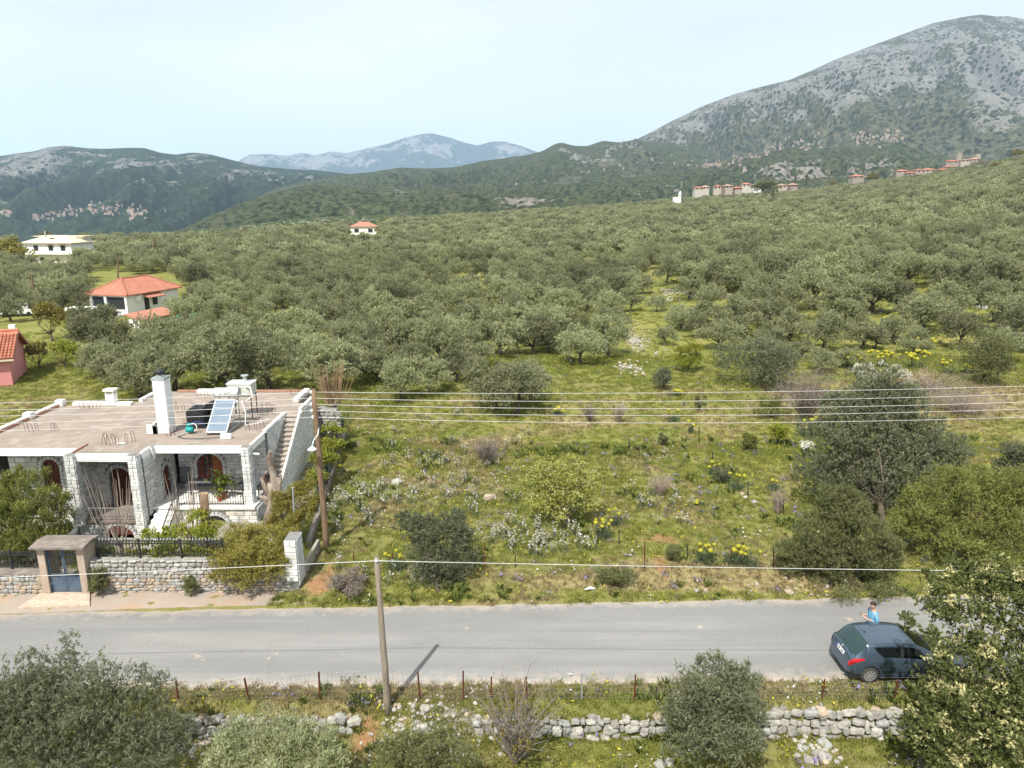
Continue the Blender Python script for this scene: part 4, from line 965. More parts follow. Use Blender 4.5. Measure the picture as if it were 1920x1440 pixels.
nm_ = ['topmost of the five pale wires strung past the brown utility pole', 'second wire from the top on the brown utility pole', 'middle one of the five pale wires on the brown utility pole', 'second lowest of the five wires on the brown utility pole', 'lowest of the five pale wires on the brown utility pole']
for i in range(5): wire(nm_[i], ins[i], rightpx[i], leftpx[i], pb.y - .02)
p2 = T(729, 1352); p2.y = 19.15; p2.x = PY(729, 1352, 19.15).x; p2.z = hz(p2.x, p2.y); p2t = PY(706, 1045, 19.15)
gp = thing('wooden_pole', 'short bare grey wooden pole standing in the verge below the road', 'pole', p2)
mb = MB(); mb.tube(trunk_line(p2 - Vector((0, 0, .4)), p2t, 6, .012, 2), list(np.linspace(.115, .075, 7)), 10); obj('post', mb, m_poleg, gp, True)
mb = MB(); mb.lathe((p2t.x, p2t.y - .09, p2t.z - .12), [(.02, 0), (.04, .04), (.02, .1)], 8); obj('insulator', mb, m_white, gp)
wire('single pale cable on the short grey pole below the road', Vector((p2t.x, 19.05, p2t.z - .06)), [(1160, 1060), (1600, 1068), (1920, 1071)], [(400, 1066), (0, 1083)], 19.05, .0095)

# ------------------------------------------------------------------ fence of rusty posts and wire along the verge
fpx = [(332, 1280, 1302), (468, 1270, 1324), (600, 1258, 1324), (732, 1250, 1320), (788, 1258, 1308), (869, 1256, 1318), (920, 1267, 1314), (988, 1267, 1320), (1091, 1261, 1320), (1189, 1263, 1320), (1418, 1272, 1322), (1539, 1272, 1329), (1675, 1273, 1324)]
wf = thing('wire_fence', 'sagging wire mesh fence on rusty posts along the roadside wall', 'fence', (0, 19.55, -.05))
tops = []
for i, (x, y0, y1) in enumerate(fpx):
    b = PY(x, y1, 19.55); b.z = hz(b.x, 19.55); tp = PY(x, y0, 19.55); lean = (x - 960) * .004
    tp = Vector((b.x + random.Random(i).uniform(-.08, .06), 19.5, max(tp.z, b.z + .75)))
    mb = MB(); mb.bar(b - Vector((0, 0, .15)), tp, .045, .012); mb.bar(b + Vector((.02, .02, -.15)), tp + Vector((.02, .02, 0)), .012, .045)
    obj('post', mb, m_galv if i == 8 else m_rust, wf); tops.append((b, tp))
mb = MB()
for (b0, t0), (b1, t1) in zip(tops[:-1], tops[1:]):
    nx = max(2, int((b1.x - b0.x) / .14)); hh = .98
    for k in range(nx):
        f = k / nx; a = b0.lerp(b1, f); c = t0.lerp(t1, f); sag = .1 * math.sin(f * math.pi)
        mb.bar(a, c - Vector((0, 0, sag)), .0045)
    for g in (.1, .3, .5, .7, .98):
        pts = [b0.lerp(b1, f).lerp(t0.lerp(t1, f), g) - Vector((0, -.01 * math.sin(9 * f), .1 * g * math.sin(f * math.pi))) for f in np.linspace(0, 1, 7)]
        mb.tube(pts, .0045, 3, cap=False)
q = obj('wire_mesh', mb, m_wire, wf); q['kind'] = 'stuff'
# thin posts in and around the meadow
mp_ = [(663, 1034, 1051), (736, 1036, 1064), (909, 1025, 1069), (966, 1040, 1064), (1161, 994, 1021), (1209, 1015, 1069), (1289, 1022, 1048), (1371, 1026, 1057), (1451, 1030, 1068), (1311, 800, 831), (1336, 847, 869), (1403, 903, 933), (1469, 934, 962), (1180, 818, 848)]
_ml = ['thin rusty post nearest the brown utility pole at the meadow edge', 'thin rusty post left of the dark bush by the road', 'thin post right of the dark bush by the road', 'short thin post beside the white flower spikes', 'thin dark post below the pale flowering shrub', 'tall rusty post at the roadside edge of the meadow', 'thin post just left of the roadside yellow flowers', 'thin reddish post in the middle of the roadside yellow flowers', 'bright rusty post right of the roadside yellow flowers', 'thin dark post highest up the meadow near the yellow bushes', 'thin dark post left of the dark low bush on the meadow', 'thin dark post by the small heap of pale stones', 'thin dark post among brown twigs left of the big shrub', 'thin dark post behind the pale flowering shrub']
for i, (x, y0, y1) in enumerate(mp_):
    b = T(x, y1); tp = PY(x, y0, b.y)
    mb = MB(); mb.bar(b - Vector((0, 0, .2)), tp, .045, .03); tag(obj('fence_post', mb, m_rust if i in (0, 1, 2, 5, 7, 8) else m_iron), _ml[i], 'post', 'thin posts around the meadow')
# ------------------------------------------------------------------ kerb and mesh fence along the house plot
kf = thing('boundary_fence', 'dark green mesh fence on a low concrete kerb beside the house yard', 'fence', (-10.4, 38, .3))
e0, e1 = Vector((yard_edge(29.6) + .05, 29.6, 0)), Vector((yard_edge(46.5) + .05, 46.5, 0))
mb = MB(); K = 14
for i in range(K):
    a, b = e0.lerp(e1, i / K), e0.lerp(e1, (i + 1) / K); za, zb = hz(a.x + .25, a.y), hz(b.x + .25, b.y)
    mb.bar(a + Vector((.1, 0, za + .12)), b + Vector((.1, 0, zb + .12)), .22, .55)
obj('kerb', mb, m_conc, kf)
mb = MB(); s0 = Vector((yard_edge(33), 33, 0)); s1 = Vector((yard_edge(46), 46, 0)); K = 9
for i in range(K + 1):
    a = s0.lerp(s1, i / K); z = hz(a.x + .3, a.y) + .3; pm = MB(); pm.bar(a + Vector((.1, 0, z)), a + Vector((.1, 0, z + 1.15)), .06); obj('post', pm, m_greenmesh, kf)
for i in range(K * 22):
    a = s0.lerp(s1, i / (K * 22)); z = hz(a.x + .3, a.y) + .34; mb.bar(a + Vector((.1, 0, z)), a + Vector((.1, 0, z + 1.08)), .01)
for g in np.linspace(.04, 1.1, 12):
    pts = [s0.lerp(s1, f) + Vector((.1, 0, hz(s0.lerp(s1, f).x + .3, s0.lerp(s1, f).y) + .3 + g)) for f in np.linspace(0, 1, 10)]; mb.tube(pts, .008, 3, cap=False)
obj('wire_panel', mb, m_greenmesh, kf)['kind'] = 'stuff'
# retaining wall at the back of the yard
rw_ = thing('retaining_wall', 'rough grey stone retaining wall behind the outside stairs', 'stone wall', (-11.6, 42.3, 1.0))
mb = MB(); mb.box(-12.2, -10.9, 42.3, 42.8, .6, 3.0); obj('wall_core', mb, m_joint, rw_)
lay(rubble(frame((0, 42.3, 0), (1, 0, 0), (0, -1, 0)), -12.2, -10.9, .8, 3.0, 57, rh=(.16, .28), bw=(.25, .5)), rw_, limit=120)
mb = MB(); mb.bar((-12.1, 41.5, 2.6), (-11.4, 40.3, 1.9), .05); mb.bar((-12.1, 41.5, 2.2), (-11.4, 40.3, 1.5), .05); mb.bar((-11.4, 40.3, 1.0), (-11.4, 40.3, 1.9), .05); tag(obj('hand_rail', mb, m_iron), 'black sloping handrail in front of the grey retaining wall', 'handrail')
# thin metal post in the front garden
a = PY(553, 1005, 29.3); b = PY(549, 914, 29.3); mb = MB(); mb.tube([(a.x, a.y, .3), b], .045, 8); tag(obj('metal_post', mb, m_galv), 'slim grey metal post rising from the shrubs by the end pillar', 'post')

# ------------------------------------------------------------------ dry stone walls and loose rocks on the lower side
def drywall(label, px0, px1, drop, seed):
    x0, x1 = PY(px0, 1345, 19.3).x, PY(px1, 1345, 19.3).x
    t = thing('dry_stone_wall', label, 'stone wall', ((x0 + x1) / 2, 19.3, -1.0)); r = random.Random(seed)
    mb = MB(); mb.prism([(19.32, -1.35), (19.7, -1.35), (19.7, .02 - drop), (19.42, .0 - drop)], 'x', x0, x1); obj('wall_core', mb, m_mortar, t)
    st = rubble(frame((0, 19.26, 0), (1, 0, 0), (0, -1, .12)), x0, x1, -1.2, .02 - drop, seed, rh=(.15, .34), bw=(.16, .52), t=(.06, .24), topj=.1, jit=2.8)
    for i in range(int((x1 - x0) / .3)):
        x = r.uniform(x0, x1); sc = r.uniform(.16, .36)
        st.append((r.choice(RUB), Matrix.Translation((x, r.uniform(19.2, 19.55), -.08 - drop)) @ Matrix.Rotation(r.uniform(0, 6), 4, 'Z') @ Matrix.Rotation(r.uniform(-.4, .4), 4, 'X') @ Matrix.Diagonal((sc * 1.25, sc, sc * .8, 1)), sc * sc))
    lay(st, t, limit=260); return t
drywall('crumbling dry stone wall under the left end of the wire fence', 352, 690, .5, 61)
drywall('low dry stone wall partly covered by grass right of the bare shrub', 890, 1245, .52, 63)
drywall('tallest dry stone wall of pale boulders beside the parked car', 1412, 1712, .3, 65)
def rock(px, py, s, label, mi=0, Y=None, grp=None):
    p = T(px, py); o = bpy.data.objects.new('rock', RUB[mi]); link(o); o.location = p - Vector((0, 0, s * .25)); r = random.Random(px * 7 + py)
    o.scale = (s * r.uniform(1, 1.4), s * r.uniform(.8, 1.1), s * r.uniform(.55, .8)); o.rotation_euler = (r.uniform(-.2, .2), r.uniform(-.2, .2), r.uniform(0, 6)); return tag(o, label, 'rock', grp)
rock(792, 1364, .35, 'largest white rock in the rubble right of the grey pole', 1); rock(798, 1330, .3, 'upright white rock just under the fence right of the pole', 0)
rock(1540, 1418, .45, 'big white boulder in the grass below the dry stone wall', 1); rock(1516, 1428, .3, 'white rock left of the big boulder below the wall', 8); rock(1546, 1395, .36, 'grey boulder above the white boulder below the wall', 3)
rock(354, 1346, .45, 'round pale boulder at the left end of the crumbling wall', 4); rock(1237, 1436, .35, 'pale rock at the bottom edge of the lower meadow', 4); rock(1255, 1430, .25, 'small pale rock beside another at the bottom edge', 0)
rock(745, 906, .55, 'flat white rock lying in the meadow flowers', 1); rock(918, 935, .6, 'pinkish flat rock in the meadow left of the flowering shrub', 2); rock(1413, 943, .3, 'pale stone below the small stone heap on the meadow', 4)
rock(1392, 928, .3, 'reddish stone in the small heap on the meadow', 2); rock(1398, 934, .25, 'white stone in the small heap on the meadow', 0); rock(1480, 1112, .3, 'ochre stone lying at the meadow edge of the road', 2); rock(1322, 1108, .22, 'small ochre stone on the road edge', 5)
rock(605, 770, .8, 'pale boulder beside the boundary fence corner', 4); rock(1856, 570, 1.8, 'grey boulder outcrop under the olives on the right', 3); rock(1840, 578, 1.2, 'smaller grey boulder left of the outcrop on the right', 3)
# small rubble strewn over the collapsed stretch
r = random.Random(9); mb = MB()
mats_r = [m_rubA, m_rubB, m_rubC]
def strew(n, cx, cy, sx, sy, smin, smax, wts=(.75, .1, .15)):
    for _ in range(n):
        x, y = r.gauss(cx, sx), r.gauss(cy, sy); z = hz(x, y); s_ = r.uniform(smin, smax); me = r.choice(RUB)
        M = Matrix.Translation((x, y, z - .02)) @ Matrix.Rotation(r.uniform(0, 6), 4, 'Z') @ Matrix.Rotation(r.uniform(-.5, .5), 4, 'X') @ Matrix.Diagonal((s_ * 1.2, s_, s_ * .7, 1))
        mi = r.choices((0, 1, 2), wts)[0]; mb.add([M @ v.co for v in me.vertices], [tuple(p.vertices) for p in me.polygons], mi)
c = Gz(790, 1345, -.5); strew(210, c.x, 18.85, .95, .4, .05, .15)
c = Gz(1540, 1410, -1.1); strew(40, c.x, c.y, .4, .3, .06, .18); c = Gz(1900, 1300, -.9); c = Gz(420, 1350, -.9); strew(50, c.x, 18.7, .8, .25, .06, .2)
for (px, py, n_, sx, sy) in [(1190, 640, 90, 1.2, 5), (1180, 690, 40, 1.0, 2), (1480, 1100, 25, 2, .3), (1250, 560, 60, 2, 2), (1700, 585, 80, 4, 1.5), (880, 520, 70, 5, 4), (1150, 505, 60, 4, 4), (620, 800, 40, .4, 2)]:
    p = T(px, py); strew(n_, p.x, p.y, sx, sy, .06, .16 if p.y < 60 else .34, (.4, .3, .3))
tag(obj('loose_rubble', mb, mats_r), 'small pale stones strewn over the verge and the meadow paths', kind='stuff')
# litter
p = T(1105, 1107); mb = MB(); mb.add([p + Vector((-.25, 0, .03)), p + Vector((0, -.07, .1)), p + Vector((.28, .02, .05)), p + Vector((.05, .14, .12)), p + Vector((.0, .02, .14))], [(0, 1, 4), (1, 2, 4), (2, 3, 4), (3, 0, 4)]); tag(obj('plastic_bag', mb, m_white), 'crumpled white plastic scrap in the grass by the road', 'litter')
# terrace walls among the far olives
def terrace(label, pts, h, seed):
    P = [T(*p) for p in pts]; c = P[len(P) // 2]; t = thing('terrace_wall', label, 'stone wall', c); st = []
    for i in range(len(P) - 1):
        a, b = P[i], P[i + 1]; u = (b - a); u.z = 0; L = u.length; n_ = Vector((u.y, -u.x, 0)).normalized()
        st += rubble(frame((a.x, a.y, min(a.z, b.z)), u, n_), 0, L, -.2, h, seed + i, rh=(.2, .4), bw=(.3, .8), t=(.15, .4), low=h * 2, jit=2.6)
    mb = MB(); mb.tube([p + Vector((0, .25, h * .3)) for p in P], h * .3, 6); obj('wall_core', mb, m_mortar, t)
    lay(st, t, limit=150)
terrace('reddish crumbling terrace wall under the middle row of olives', [(1240, 548), (1300, 552), (1370, 560), (1420, 576), (1480, 598)], .55, 71)
terrace('pale stony terrace bank between the yellow shrubs and dense olives', [(1560, 590), (1610, 606), (1660, 628), (1700, 645)], .55, 75)
# ------------------------------------------------------------------ the parked car
def build_car():
    n = NT('dark_blue_grey_car_paint'); fl = n.noise(900, 1)
    m_paint = n.surf(n.mix(n.rng(fl, .4, .6), (.055, .086, .128), (.075, .11, .155)), .28, .45, spec=.5, coat=.8)
    m_trim = M2('dark_trim', (.02, .022, .024), (.03, .032, .034), 20, .6)
    m_cglass = NT('tinted_car_glass').surf((.008, .011, .012), .05, spec=.35)
    m_rglass = NT('rear_car_glass').surf((.018, .040, .042), .06, spec=.6)
    m_red = NT('tail_lamp_red').surf((.50, .012, .02), .15, spec=.6); m_redd = NT('tail_lamp_dark').surf((.22, .01, .015), .2, spec=.6)
    m_tyre = M2('tyre_rubber', (.035, .034, .033), (.055, .053, .05), 12, .85); m_rim = M2('silver_wheel_cover', (.55, .55, .55), (.45, .45, .46), 6, .35, metal=.6)
    m_plate = NT('plate_white').surf((.75, .75, .75), .4); m_eu = NT('plate_blue').surf((.01, .04, .35), .4)
    xs0 = [0, .03, .10, .2, .32, .45, .6, .8, 1.0, 1.4, 1.8, 2.15, 2.45, 2.75, 3.05, 3.35, 3.65, 3.85, 3.97, 4.03]
    zt0 = [.60, .76, .93, 1.05, 1.19, 1.31, 1.405, 1.445, 1.462, 1.472, 1.462, 1.42, 1.29, 1.13, 1.0, .93, .85, .74, .62, .5]
    zb0 = [.57, .72, .87, .93, .955, .965, .968, .965, .96, .945, .925, .905, .89, .875, .86, .82, .75, .65, .55, .45]
    w0 = [.58, .68, .765, .805, .83, .845, .857, .865, .868, .868, .868, .868, .866, .862, .85, .825, .77, .67, .56, .45]
    wr0 = [.44, .53, .62, .64, .648, .652, .655, .658, .66, .665, .665, .66, .65, .65, .64, .66, .62, .52, .42, .3]
    zs0 = [.34, .30, .27, .25, .24, .22, .21, .2, .2, .2, .2, .2, .2, .2, .2, .21, .22, .24, .27, .32]
    x = np.concatenate([np.linspace(0, .7, 46), np.linspace(.715, 4.03, 150)])
    def it(a, k=7):
        v = np.interp(x, xs0, a); ker = np.hanning(k + 2)[1:-1]; ker /= ker.sum()
        return np.convolve(np.pad(v, k // 2, 'edge'), ker, 'valid')
    zt, zb, w, wr, zs = it(zt0), it(zb0), it(w0), it(wr0), it(zs0)
    WX, WZ, WR = (.70, 3.21), .305, .335
    for wx in WX:
        d = WR ** 2 - (x - wx) ** 2; a = np.where(d > 0, WZ + np.sqrt(np.maximum(d, 0)), 0); zs = np.maximum(zs, a)
    def ring(i):
        s = zs[i]; b = zb[i]
        z1 = max(min(.36, b - .12), s + .02); z2 = max(min(.56, b - .1), z1 + .03); z3 = max(b - .09, z2 + .02)
        arch = 1.012 if s > .26 and .3 < x[i] < 3.6 else 1
        return [(w[i] * .945 * arch, s), (w[i] * .985 * arch, z1), (w[i], z2), (w[i] * .992, z3), (w[i] * .955, max(b, z3 + .01)), (min(wr[i] + .055, w[i] * .95), max(zt[i] - .10, b + .012)), (wr[i] - .03, max(zt[i] - .035, b + .02)), (wr[i] * .55, zt[i] - .008), (0, zt[i])]
    rings = [ring(i) for i in range(len(x))]; J = 9
    # full ring: right side (-y) 0..8 then left side back down
    def full(i): r_ = rings[i]; return [(-y, z) for y, z in r_] + [(y, z) for y, z in r_[-2::-1]]
    G = [full(i) for i in range(len(x))]; NJ = len(G[0])
    car = thing('parked_car', 'dark blue grey hatchback parked half under the leafy tree', 'car', (11.02, 21.06, .02), R(.6)); car.scale = (.98, .97, .95)
    groups = {}
    for i in range(len(x) - 1):
        xm = (x[i] + x[i + 1]) / 2
        for j in range(NJ - 1):
            jj = j if j < 8 else 15 - j
            g = 'body'
            if (jj in (6, 7) and .14 < xm < .64) or (jj == 5 and .2 < xm < .58): g = 'rear_window'
            elif jj in (6, 7) and 2.2 < xm < 2.86: g = 'windscreen'
            elif jj in (0,) and xm < .52 and xm > .02: g = 'bumper_insert'
            groups.setdefault(g, []).append((i, j))
    def grid(cells):
        mp = {}; mb = MB()
        for i, j in cells:
            f = []
            for a, b in ((i, j), (i, j + 1), (i + 1, j + 1), (i + 1, j)):
                if (a, b) not in mp: mp[(a, b)] = len(mb.v); y, z = G[a][b]; mb.v.append((x[a], y, z))
                f.append(mp[(a, b)])
            mb.f.append(tuple(f)); mb.m.append(0)
        return mb
    mb = grid(groups['body'] + groups.get('pillar', []))
    b0 = len(mb.v); mb.v += [(0.0, y, z) for y, z in G[0]]; mb.f.append(tuple(range(b0, b0 + NJ))); mb.m.append(0)
    b0 = len(mb.v); mb.v += [(4.03, y, z) for y, z in G[-1]]; mb.f.append(tuple(range(b0, b0 + NJ))[::-1]); mb.m.append(0)
    body = obj('body', mb, m_paint, car, True, world=False)
    body.data.polygons[-1].use_smooth = body.data.polygons[-2].use_smooth = False
    for k, nm, m in (('rear_window', 'rear_window', m_rglass), ('windscreen', 'windscreen', m_cglass)):
        obj(nm, grid(groups[k]), m, car, True, world=False)
    obj('rear_bumper_insert', grid(groups['bumper_insert']), m_trim, car, True, world=False)
    def sp(xv, jv, off=.006):                 # point on the right-hand shell
        i = int(np.clip(np.searchsorted(x, xv) - 1, 0, len(x) - 2)); f = (xv - x[i]) / (x[i + 1] - x[i]); j = int(min(max(jv, 0), 7.999)); g = jv - j
        def q(a, b): y, z = G[a][b]; return Vector((x[a], y, z))
        p = q(i, j).lerp(q(i + 1, j), f).lerp(q(i, j + 1).lerp(q(i + 1, j + 1), f), g)
        n_ = (q(i + 1, j) - q(i, j)).cross(q(i, j + 1) - q(i, j)); n_ = n_.normalized()
        if n_.y > 0 and jv < 6: n_ = -n_
        if jv >= 6 and n_.z < 0: n_ = -n_
        return p + n_ * off
    def patch_(name, x0, x1, j0, j1, m, off=.006, nx=10, ny=5, mirror=False, shape=None, pa=None):
        mb = MB()
        for a in range(nx + 1):
            for b in range(ny + 1):
                u, v = a / nx, b / ny
                if shape: u, v = shape(u, v)
                p = sp(x0 + (x1 - x0) * u, j0 + (j1 - j0) * v, off); mb.v.append((p.x, -p.y if mirror else p.y, p.z))
        for a in range(nx):
            for b in range(ny):
                mb.f.append((a * (ny + 1) + b, a * (ny + 1) + b + 1, (a + 1) * (ny + 1) + b + 1, (a + 1) * (ny + 1) + b)); mb.m.append(0)
        return obj(name, mb, m, pa or car, True, world=False)
    for mir in (False, True):
        patch_('side_window', .80, 1.67, 4.1, 4.93, m_cglass, .005, 10, 5, mir, lambda u, v: (u + (1 - u) * (1 - v) ** 1.5 * .34, v)); patch_('side_window', 1.75, 2.62, 4.1, 4.93, m_cglass, .005, 10, 5, mir, lambda u, v: (u * (1 - .3 * v), v)); patch_('window_pillar', 1.67, 1.75, 4.1, 4.93, m_trim, .004, 2, 5, mir)
        tl = patch_('tail_light', .03, .46, 2.55, 4.1, m_red, .012, mirror=mir, shape=lambda u, v: (u, v * (1 - .55 * u) + .42 * u))
        patch_('lamp_segment', .05, .2, 2.8, 3.2, m_redd, .016, mirror=mir, pa=tl)
        for (xa, xb) in ((.965, .97), (1.695, 1.705), (2.62, 2.63)): patch_('door_seam', xa, xb, .4, 4.0, m_trim, .003, 2, 12, mir)
        patch_('door_seam', 1.0, 2.62, .38, .42, m_trim, .003, 16, 1, mir); patch_('side_strip', 1.05, 2.6, 1.45, 1.62, m_trim, .012, 16, 2, mir)
        patch_('door_handle', 1.12, 1.30, 3.0, 3.16, m_paint, .03, 6, 2, mir); patch_('door_handle', 1.84, 2.02, 3.0, 3.16, m_paint, .03, 6, 2, mir)
        patch_('roof_strip', .62, 2.2, 5.75, 5.9, m_trim, .005, 20, 1, mir); patch_('sill_strip', 1.08, 2.85, .05, .25, m_rim, .01, 14, 1, mir)
        mb = MB(); sg = 1 if mir else -1; mb.obox((2.42, sg * .93, .98), (.06, 0, 0), (0, .09, 0), (0, 0, .06)); obj('wing_mirror', mb, m_paint, car, world=False)
    mb = MB()                                  # number plate on the tailgate
    zc, xc = .80, .04
    mb.obox((xc, 0, zc), (.004, 0, 0.0), (0, .26, 0), (.02, 0, .055)); pl = obj('number_plate', mb, m_plate, car, world=False)
    mb = MB(); mb.obox((xc - .005, .235, zc), (.002, 0, 0), (0, .022, 0), (.02, 0, .055)); obj('plate_band', mb, m_eu, pl, world=False)
    mb = MB(); r = random.Random(3)
    for k in range(7):
        if k == 3: continue
        y = .17 - k * .06; mb.obox((xc - .006, y, zc), (.002, 0, 0), (0, .018, 0), (.013, 0, .034))
    obj('plate_characters', mb, m_trim, pl, world=False)['kind'] = 'stuff'
    mb = MB(); mb.lathe((0, 0, 0), [(.045, 0), (.045, .012), (.02, .02)], 10); e = obj('emblem', mb, m_rim, car, world=False); e.location = (.1, 0, .93); e.rotation_euler = (0, R(-68), 0)
    mb = MB(); mb.tube([(.78, 0, 1.45), (.55, 0, 1.68), (.46, 0, 1.76)], .006, 5); mb.lathe((.8, 0, 1.44), [(.04, 0), (.02, .04)], 8); obj('aerial', mb, m_trim, car, world=False)
    mb = MB(); mb.bar((.2, .25, 1.06), (.25, -.3, 1.09), .012); obj('rear_wiper', mb, m_trim, car, world=False)
    mb = MB(); mb.box(.1, 3.95, -.78, .78, .17, .5); obj('underbody', mb, m_trim, car, world=False)
    for wx in WX:
        for sg in (-1, 1):
            mb = MB(); y0 = sg * .845; ty = [(.2, -.1), (.285, -.1), (.31, -.06), (.312, .06), (.29, .098), (.21, .1)]
            nseg = 28
            for rr, yy in ty:
                for k in range(nseg): a = 2 * math.pi * k / nseg; mb.v.append((wx + rr * math.cos(a), y0 - sg * .09 + sg * yy, WZ + rr * math.sin(a)))
            for i in range(len(ty) - 1):
                for k in range(nseg): mb.f.append((i * nseg + k, i * nseg + (k + 1) % nseg, (i + 1) * nseg + (k + 1) % nseg, (i + 1) * nseg + k)); mb.m.append(0)
            wh = obj('wheel', mb, m_tyre, car, True, world=False)
            mb = MB(); mb.v = [(wx + .212 * math.cos(2 * math.pi * k / 24), y0 - sg * .02, WZ + .212 * math.sin(2 * math.pi * k / 24)) for k in range(24)]; mb.f = [tuple(range(24))]; mb.m = [0]
            obj('rim_back', mb, m_trim, wh, world=False)
            mb = MB()
            for k in range(9):
                a = 2 * math.pi * k / 9; d = Vector((math.cos(a), 0, math.sin(a))); e_ = Vector((-math.sin(a), 0, math.cos(a))); c = Vector((wx, y0 + sg * .004, WZ))
                mb.add([c + d * .05 - e_ * .018, c + d * .05 + e_ * .018, c + d * .2 + e_ * .045, c + d * .2 - e_ * .045], [(0, 1, 2, 3)])
            for k in range(24):
                a, b = 2 * math.pi * k / 24, 2 * math.pi * (k + 1) / 24
                P = lambda r_, t_: (wx + r_ * math.cos(t_), y0 + sg * .005, WZ + r_ * math.sin(t_)); mb.add([P(.192, a), P(.215, a), P(.215, b), P(.192, b)], [(0, 1, 2, 3)])
                mb.add([P(0, a), P(.058, a), P(.058, b)], [(0, 1, 2)])
            obj('wheel_cover', mb, m_rim, wh, world=False)
    return car
build_car()

# ------------------------------------------------------------------ the person
def skin_mesh(verts, edges, rad, sub=2, root=0):
    me = bpy.data.meshes.new('skin_source'); me.from_pydata([tuple(v) for v in verts], edges, [])
    o = bpy.data.objects.new('skin_source', me); C.objects.link(o)
    m = o.modifiers.new('s', 'SKIN'); m.use_smooth_shade = True
    for i, r_ in enumerate(rad):
        sv = me.skin_vertices[0].data[i]; sv.radius = (r_, r_) if not isinstance(r_, tuple) else r_; sv.use_root = (i == root)
    s = o.modifiers.new('u', 'SUBSURF'); s.levels = sub; s.render_levels = sub
    dg = bpy.context.evaluated_depsgraph_get(); dg.update()
    out = bpy.data.meshes.new_from_object(o.evaluated_get(dg)); bpy.data.objects.remove(o); return out
def build_person():
    hp = Gz(1638, 1131, 1.79); base = Vector((hp.x + .02, hp.y, .03))
    t = thing('person', 'person in a light blue shirt looking down at a phone behind the car', 'person', base)
    m_skin = NT('skin').surf((.52, .30, .23), .55); m_shirt = M2('light_blue_shirt', (.17, .40, .58), (.13, .33, .50), 9, .85)
    m_jean = M2('blue_jeans', (.06, .10, .18), (.04, .07, .13), 9, .9); m_hair = M2('dark_hair', (.02, .014, .010), (.035, .025, .018), 40, .6); m_shoe = M2('dark_shoe', (.03, .025, .02), (.05, .04, .03), 5, .7)
    # faces -X; left side is towards -Y
    v, e, r_ = [], [], []
    def a(p, rad, par=None):
        v.append(Vector(p)); r_.append(rad)
        if par is not None: e.append((par, len(v) - 1))
        return len(v) - 1
    pel = a((.02, 0, .96), (.15, .12)); wst = a((.01, 0, 1.12), (.135, .105), pel); chs = a((.02, 0, 1.32), (.165, .12), wst); nb = a((.03, 0, 1.48), .075, chs); nk = a((-.0, 0, 1.555), .055, nb)
    h1 = a((-.03, 0, 1.62), .078, nk); h2 = a((-.035, 0, 1.70), .092, h1); h3 = a((-.03, 0, 1.755), .06, h2)
    for sg in (-1, 1):
        hip = a((.02, sg * .095, .9), .088, pel); kn = a((.0, sg * .11, .5), .06, hip); an = a((.04, sg * .12, .1), .042, kn); ft = a((-.08, sg * .13, .04), .04, an); a((-.15, sg * .135, .03), .03, ft)
        sh = a((.03, sg * .19, 1.43), .062, chs); el = a((.06 if sg < 0 else .02, sg * .25, 1.14), .045, sh); wr = a((-.24, sg * .14, 1.22), .03, el)
        pm = a((-.325, sg * .09, 1.265), .036, wr)
        for k in range(4):
            off = Vector((0, sg * (.03 - .02 * k), .01 * k)); b0 = Vector((-.36, sg * .07, 1.28)) + off
            f1 = a(b0, .0105, pm); a(b0 + Vector((-.03, -sg * .02, .035)), .009, f1)
        th = a((-.33, sg * .045, 1.305), .011, pm); a((-.355, sg * .02, 1.335), .009, th)
    body = link(bpy.data.objects.new('body', skin_mesh(v, e, r_)), t); body.data.materials.append(m_skin)
    v, e, r_ = [], [], []
    pel = a((.02, 0, .9), (.165, .132)); wst = a((.01, 0, 1.1), (.155, .125), pel); chs = a((.02, 0, 1.3), (.185, .14), wst); sh0 = a((.028, 0, 1.43), (.12, .1), chs); a((.02, 0, 1.505), .07, sh0)
    for sg in (-1, 1):
        sh = a((.03, sg * .19, 1.42), .078, chs); el = a((.06 if sg < 0 else .02, sg * .255, 1.13), .062, sh); a((-.13, sg * .185, 1.185), .05, el)
    s_ = link(bpy.data.objects.new('shirt', skin_mesh(v, e, r_)), t); s_.data.materials.append(m_shirt)
    mb = MB(); mb.obox((-.085, 0, 1.475), (.006, 0, .012), (0, .02, 0), (.002, 0, .007)); obj('collar', mb, M2('navy_collar', (.02, .03, .07), (.03, .04, .08), 4, .9), t, world=False)
    v, e, r_ = [], [], []
    pel = a((.02, 0, .94), (.155, .125))
    for sg in (-1, 1):
        hip = a((.02, sg * .095, .86), .1, pel); kn = a((.0, sg * .11, .5), .075, hip); a((.04, sg * .12, .08), .062, kn)
    s_ = link(bpy.data.objects.new('trousers', skin_mesh(v, e, r_)), t); s_.data.materials.append(m_jean)
    for sg in (-1, 1):
        mb = MB(); mb.lathe((0, 0, 0), [(.05, 0), (.052, .04), (.03, .09)], 10); o = obj('shoe', mb, m_shoe, t, True, world=False); o.location = (-.03, sg * .125, -.01); o.scale = (2.4, 1, 1)
    mb = MB(); N_, Mr = 12, 18                 # hair: cap over the skull, longer at the back
    for i in range(N_ + 1):
        ph = (math.pi * .5) * i / N_
        for k in range(Mr):
            th = 2 * math.pi * k / Mr; back = max(0, math.cos(th)); drop = .86 + .66 * back
            p = Vector((math.cos(th) * math.sin(ph * drop) * .108, math.sin(th) * math.sin(ph * drop) * .094, math.cos(ph * drop) * .105)); p *= 1 + .04 * mnoise.noise(p * 40)
            mb.v.append(tuple(p + Vector((-.03, 0, 1.715))))
    for i in range(N_):
        for k in range(Mr): mb.f.append((i * Mr + k, i * Mr + (k + 1) % Mr, (i + 1) * Mr + (k + 1) % Mr, (i + 1) * Mr + k)); mb.m.append(0)
    obj('hair', mb, m_hair, t, True, world=False)
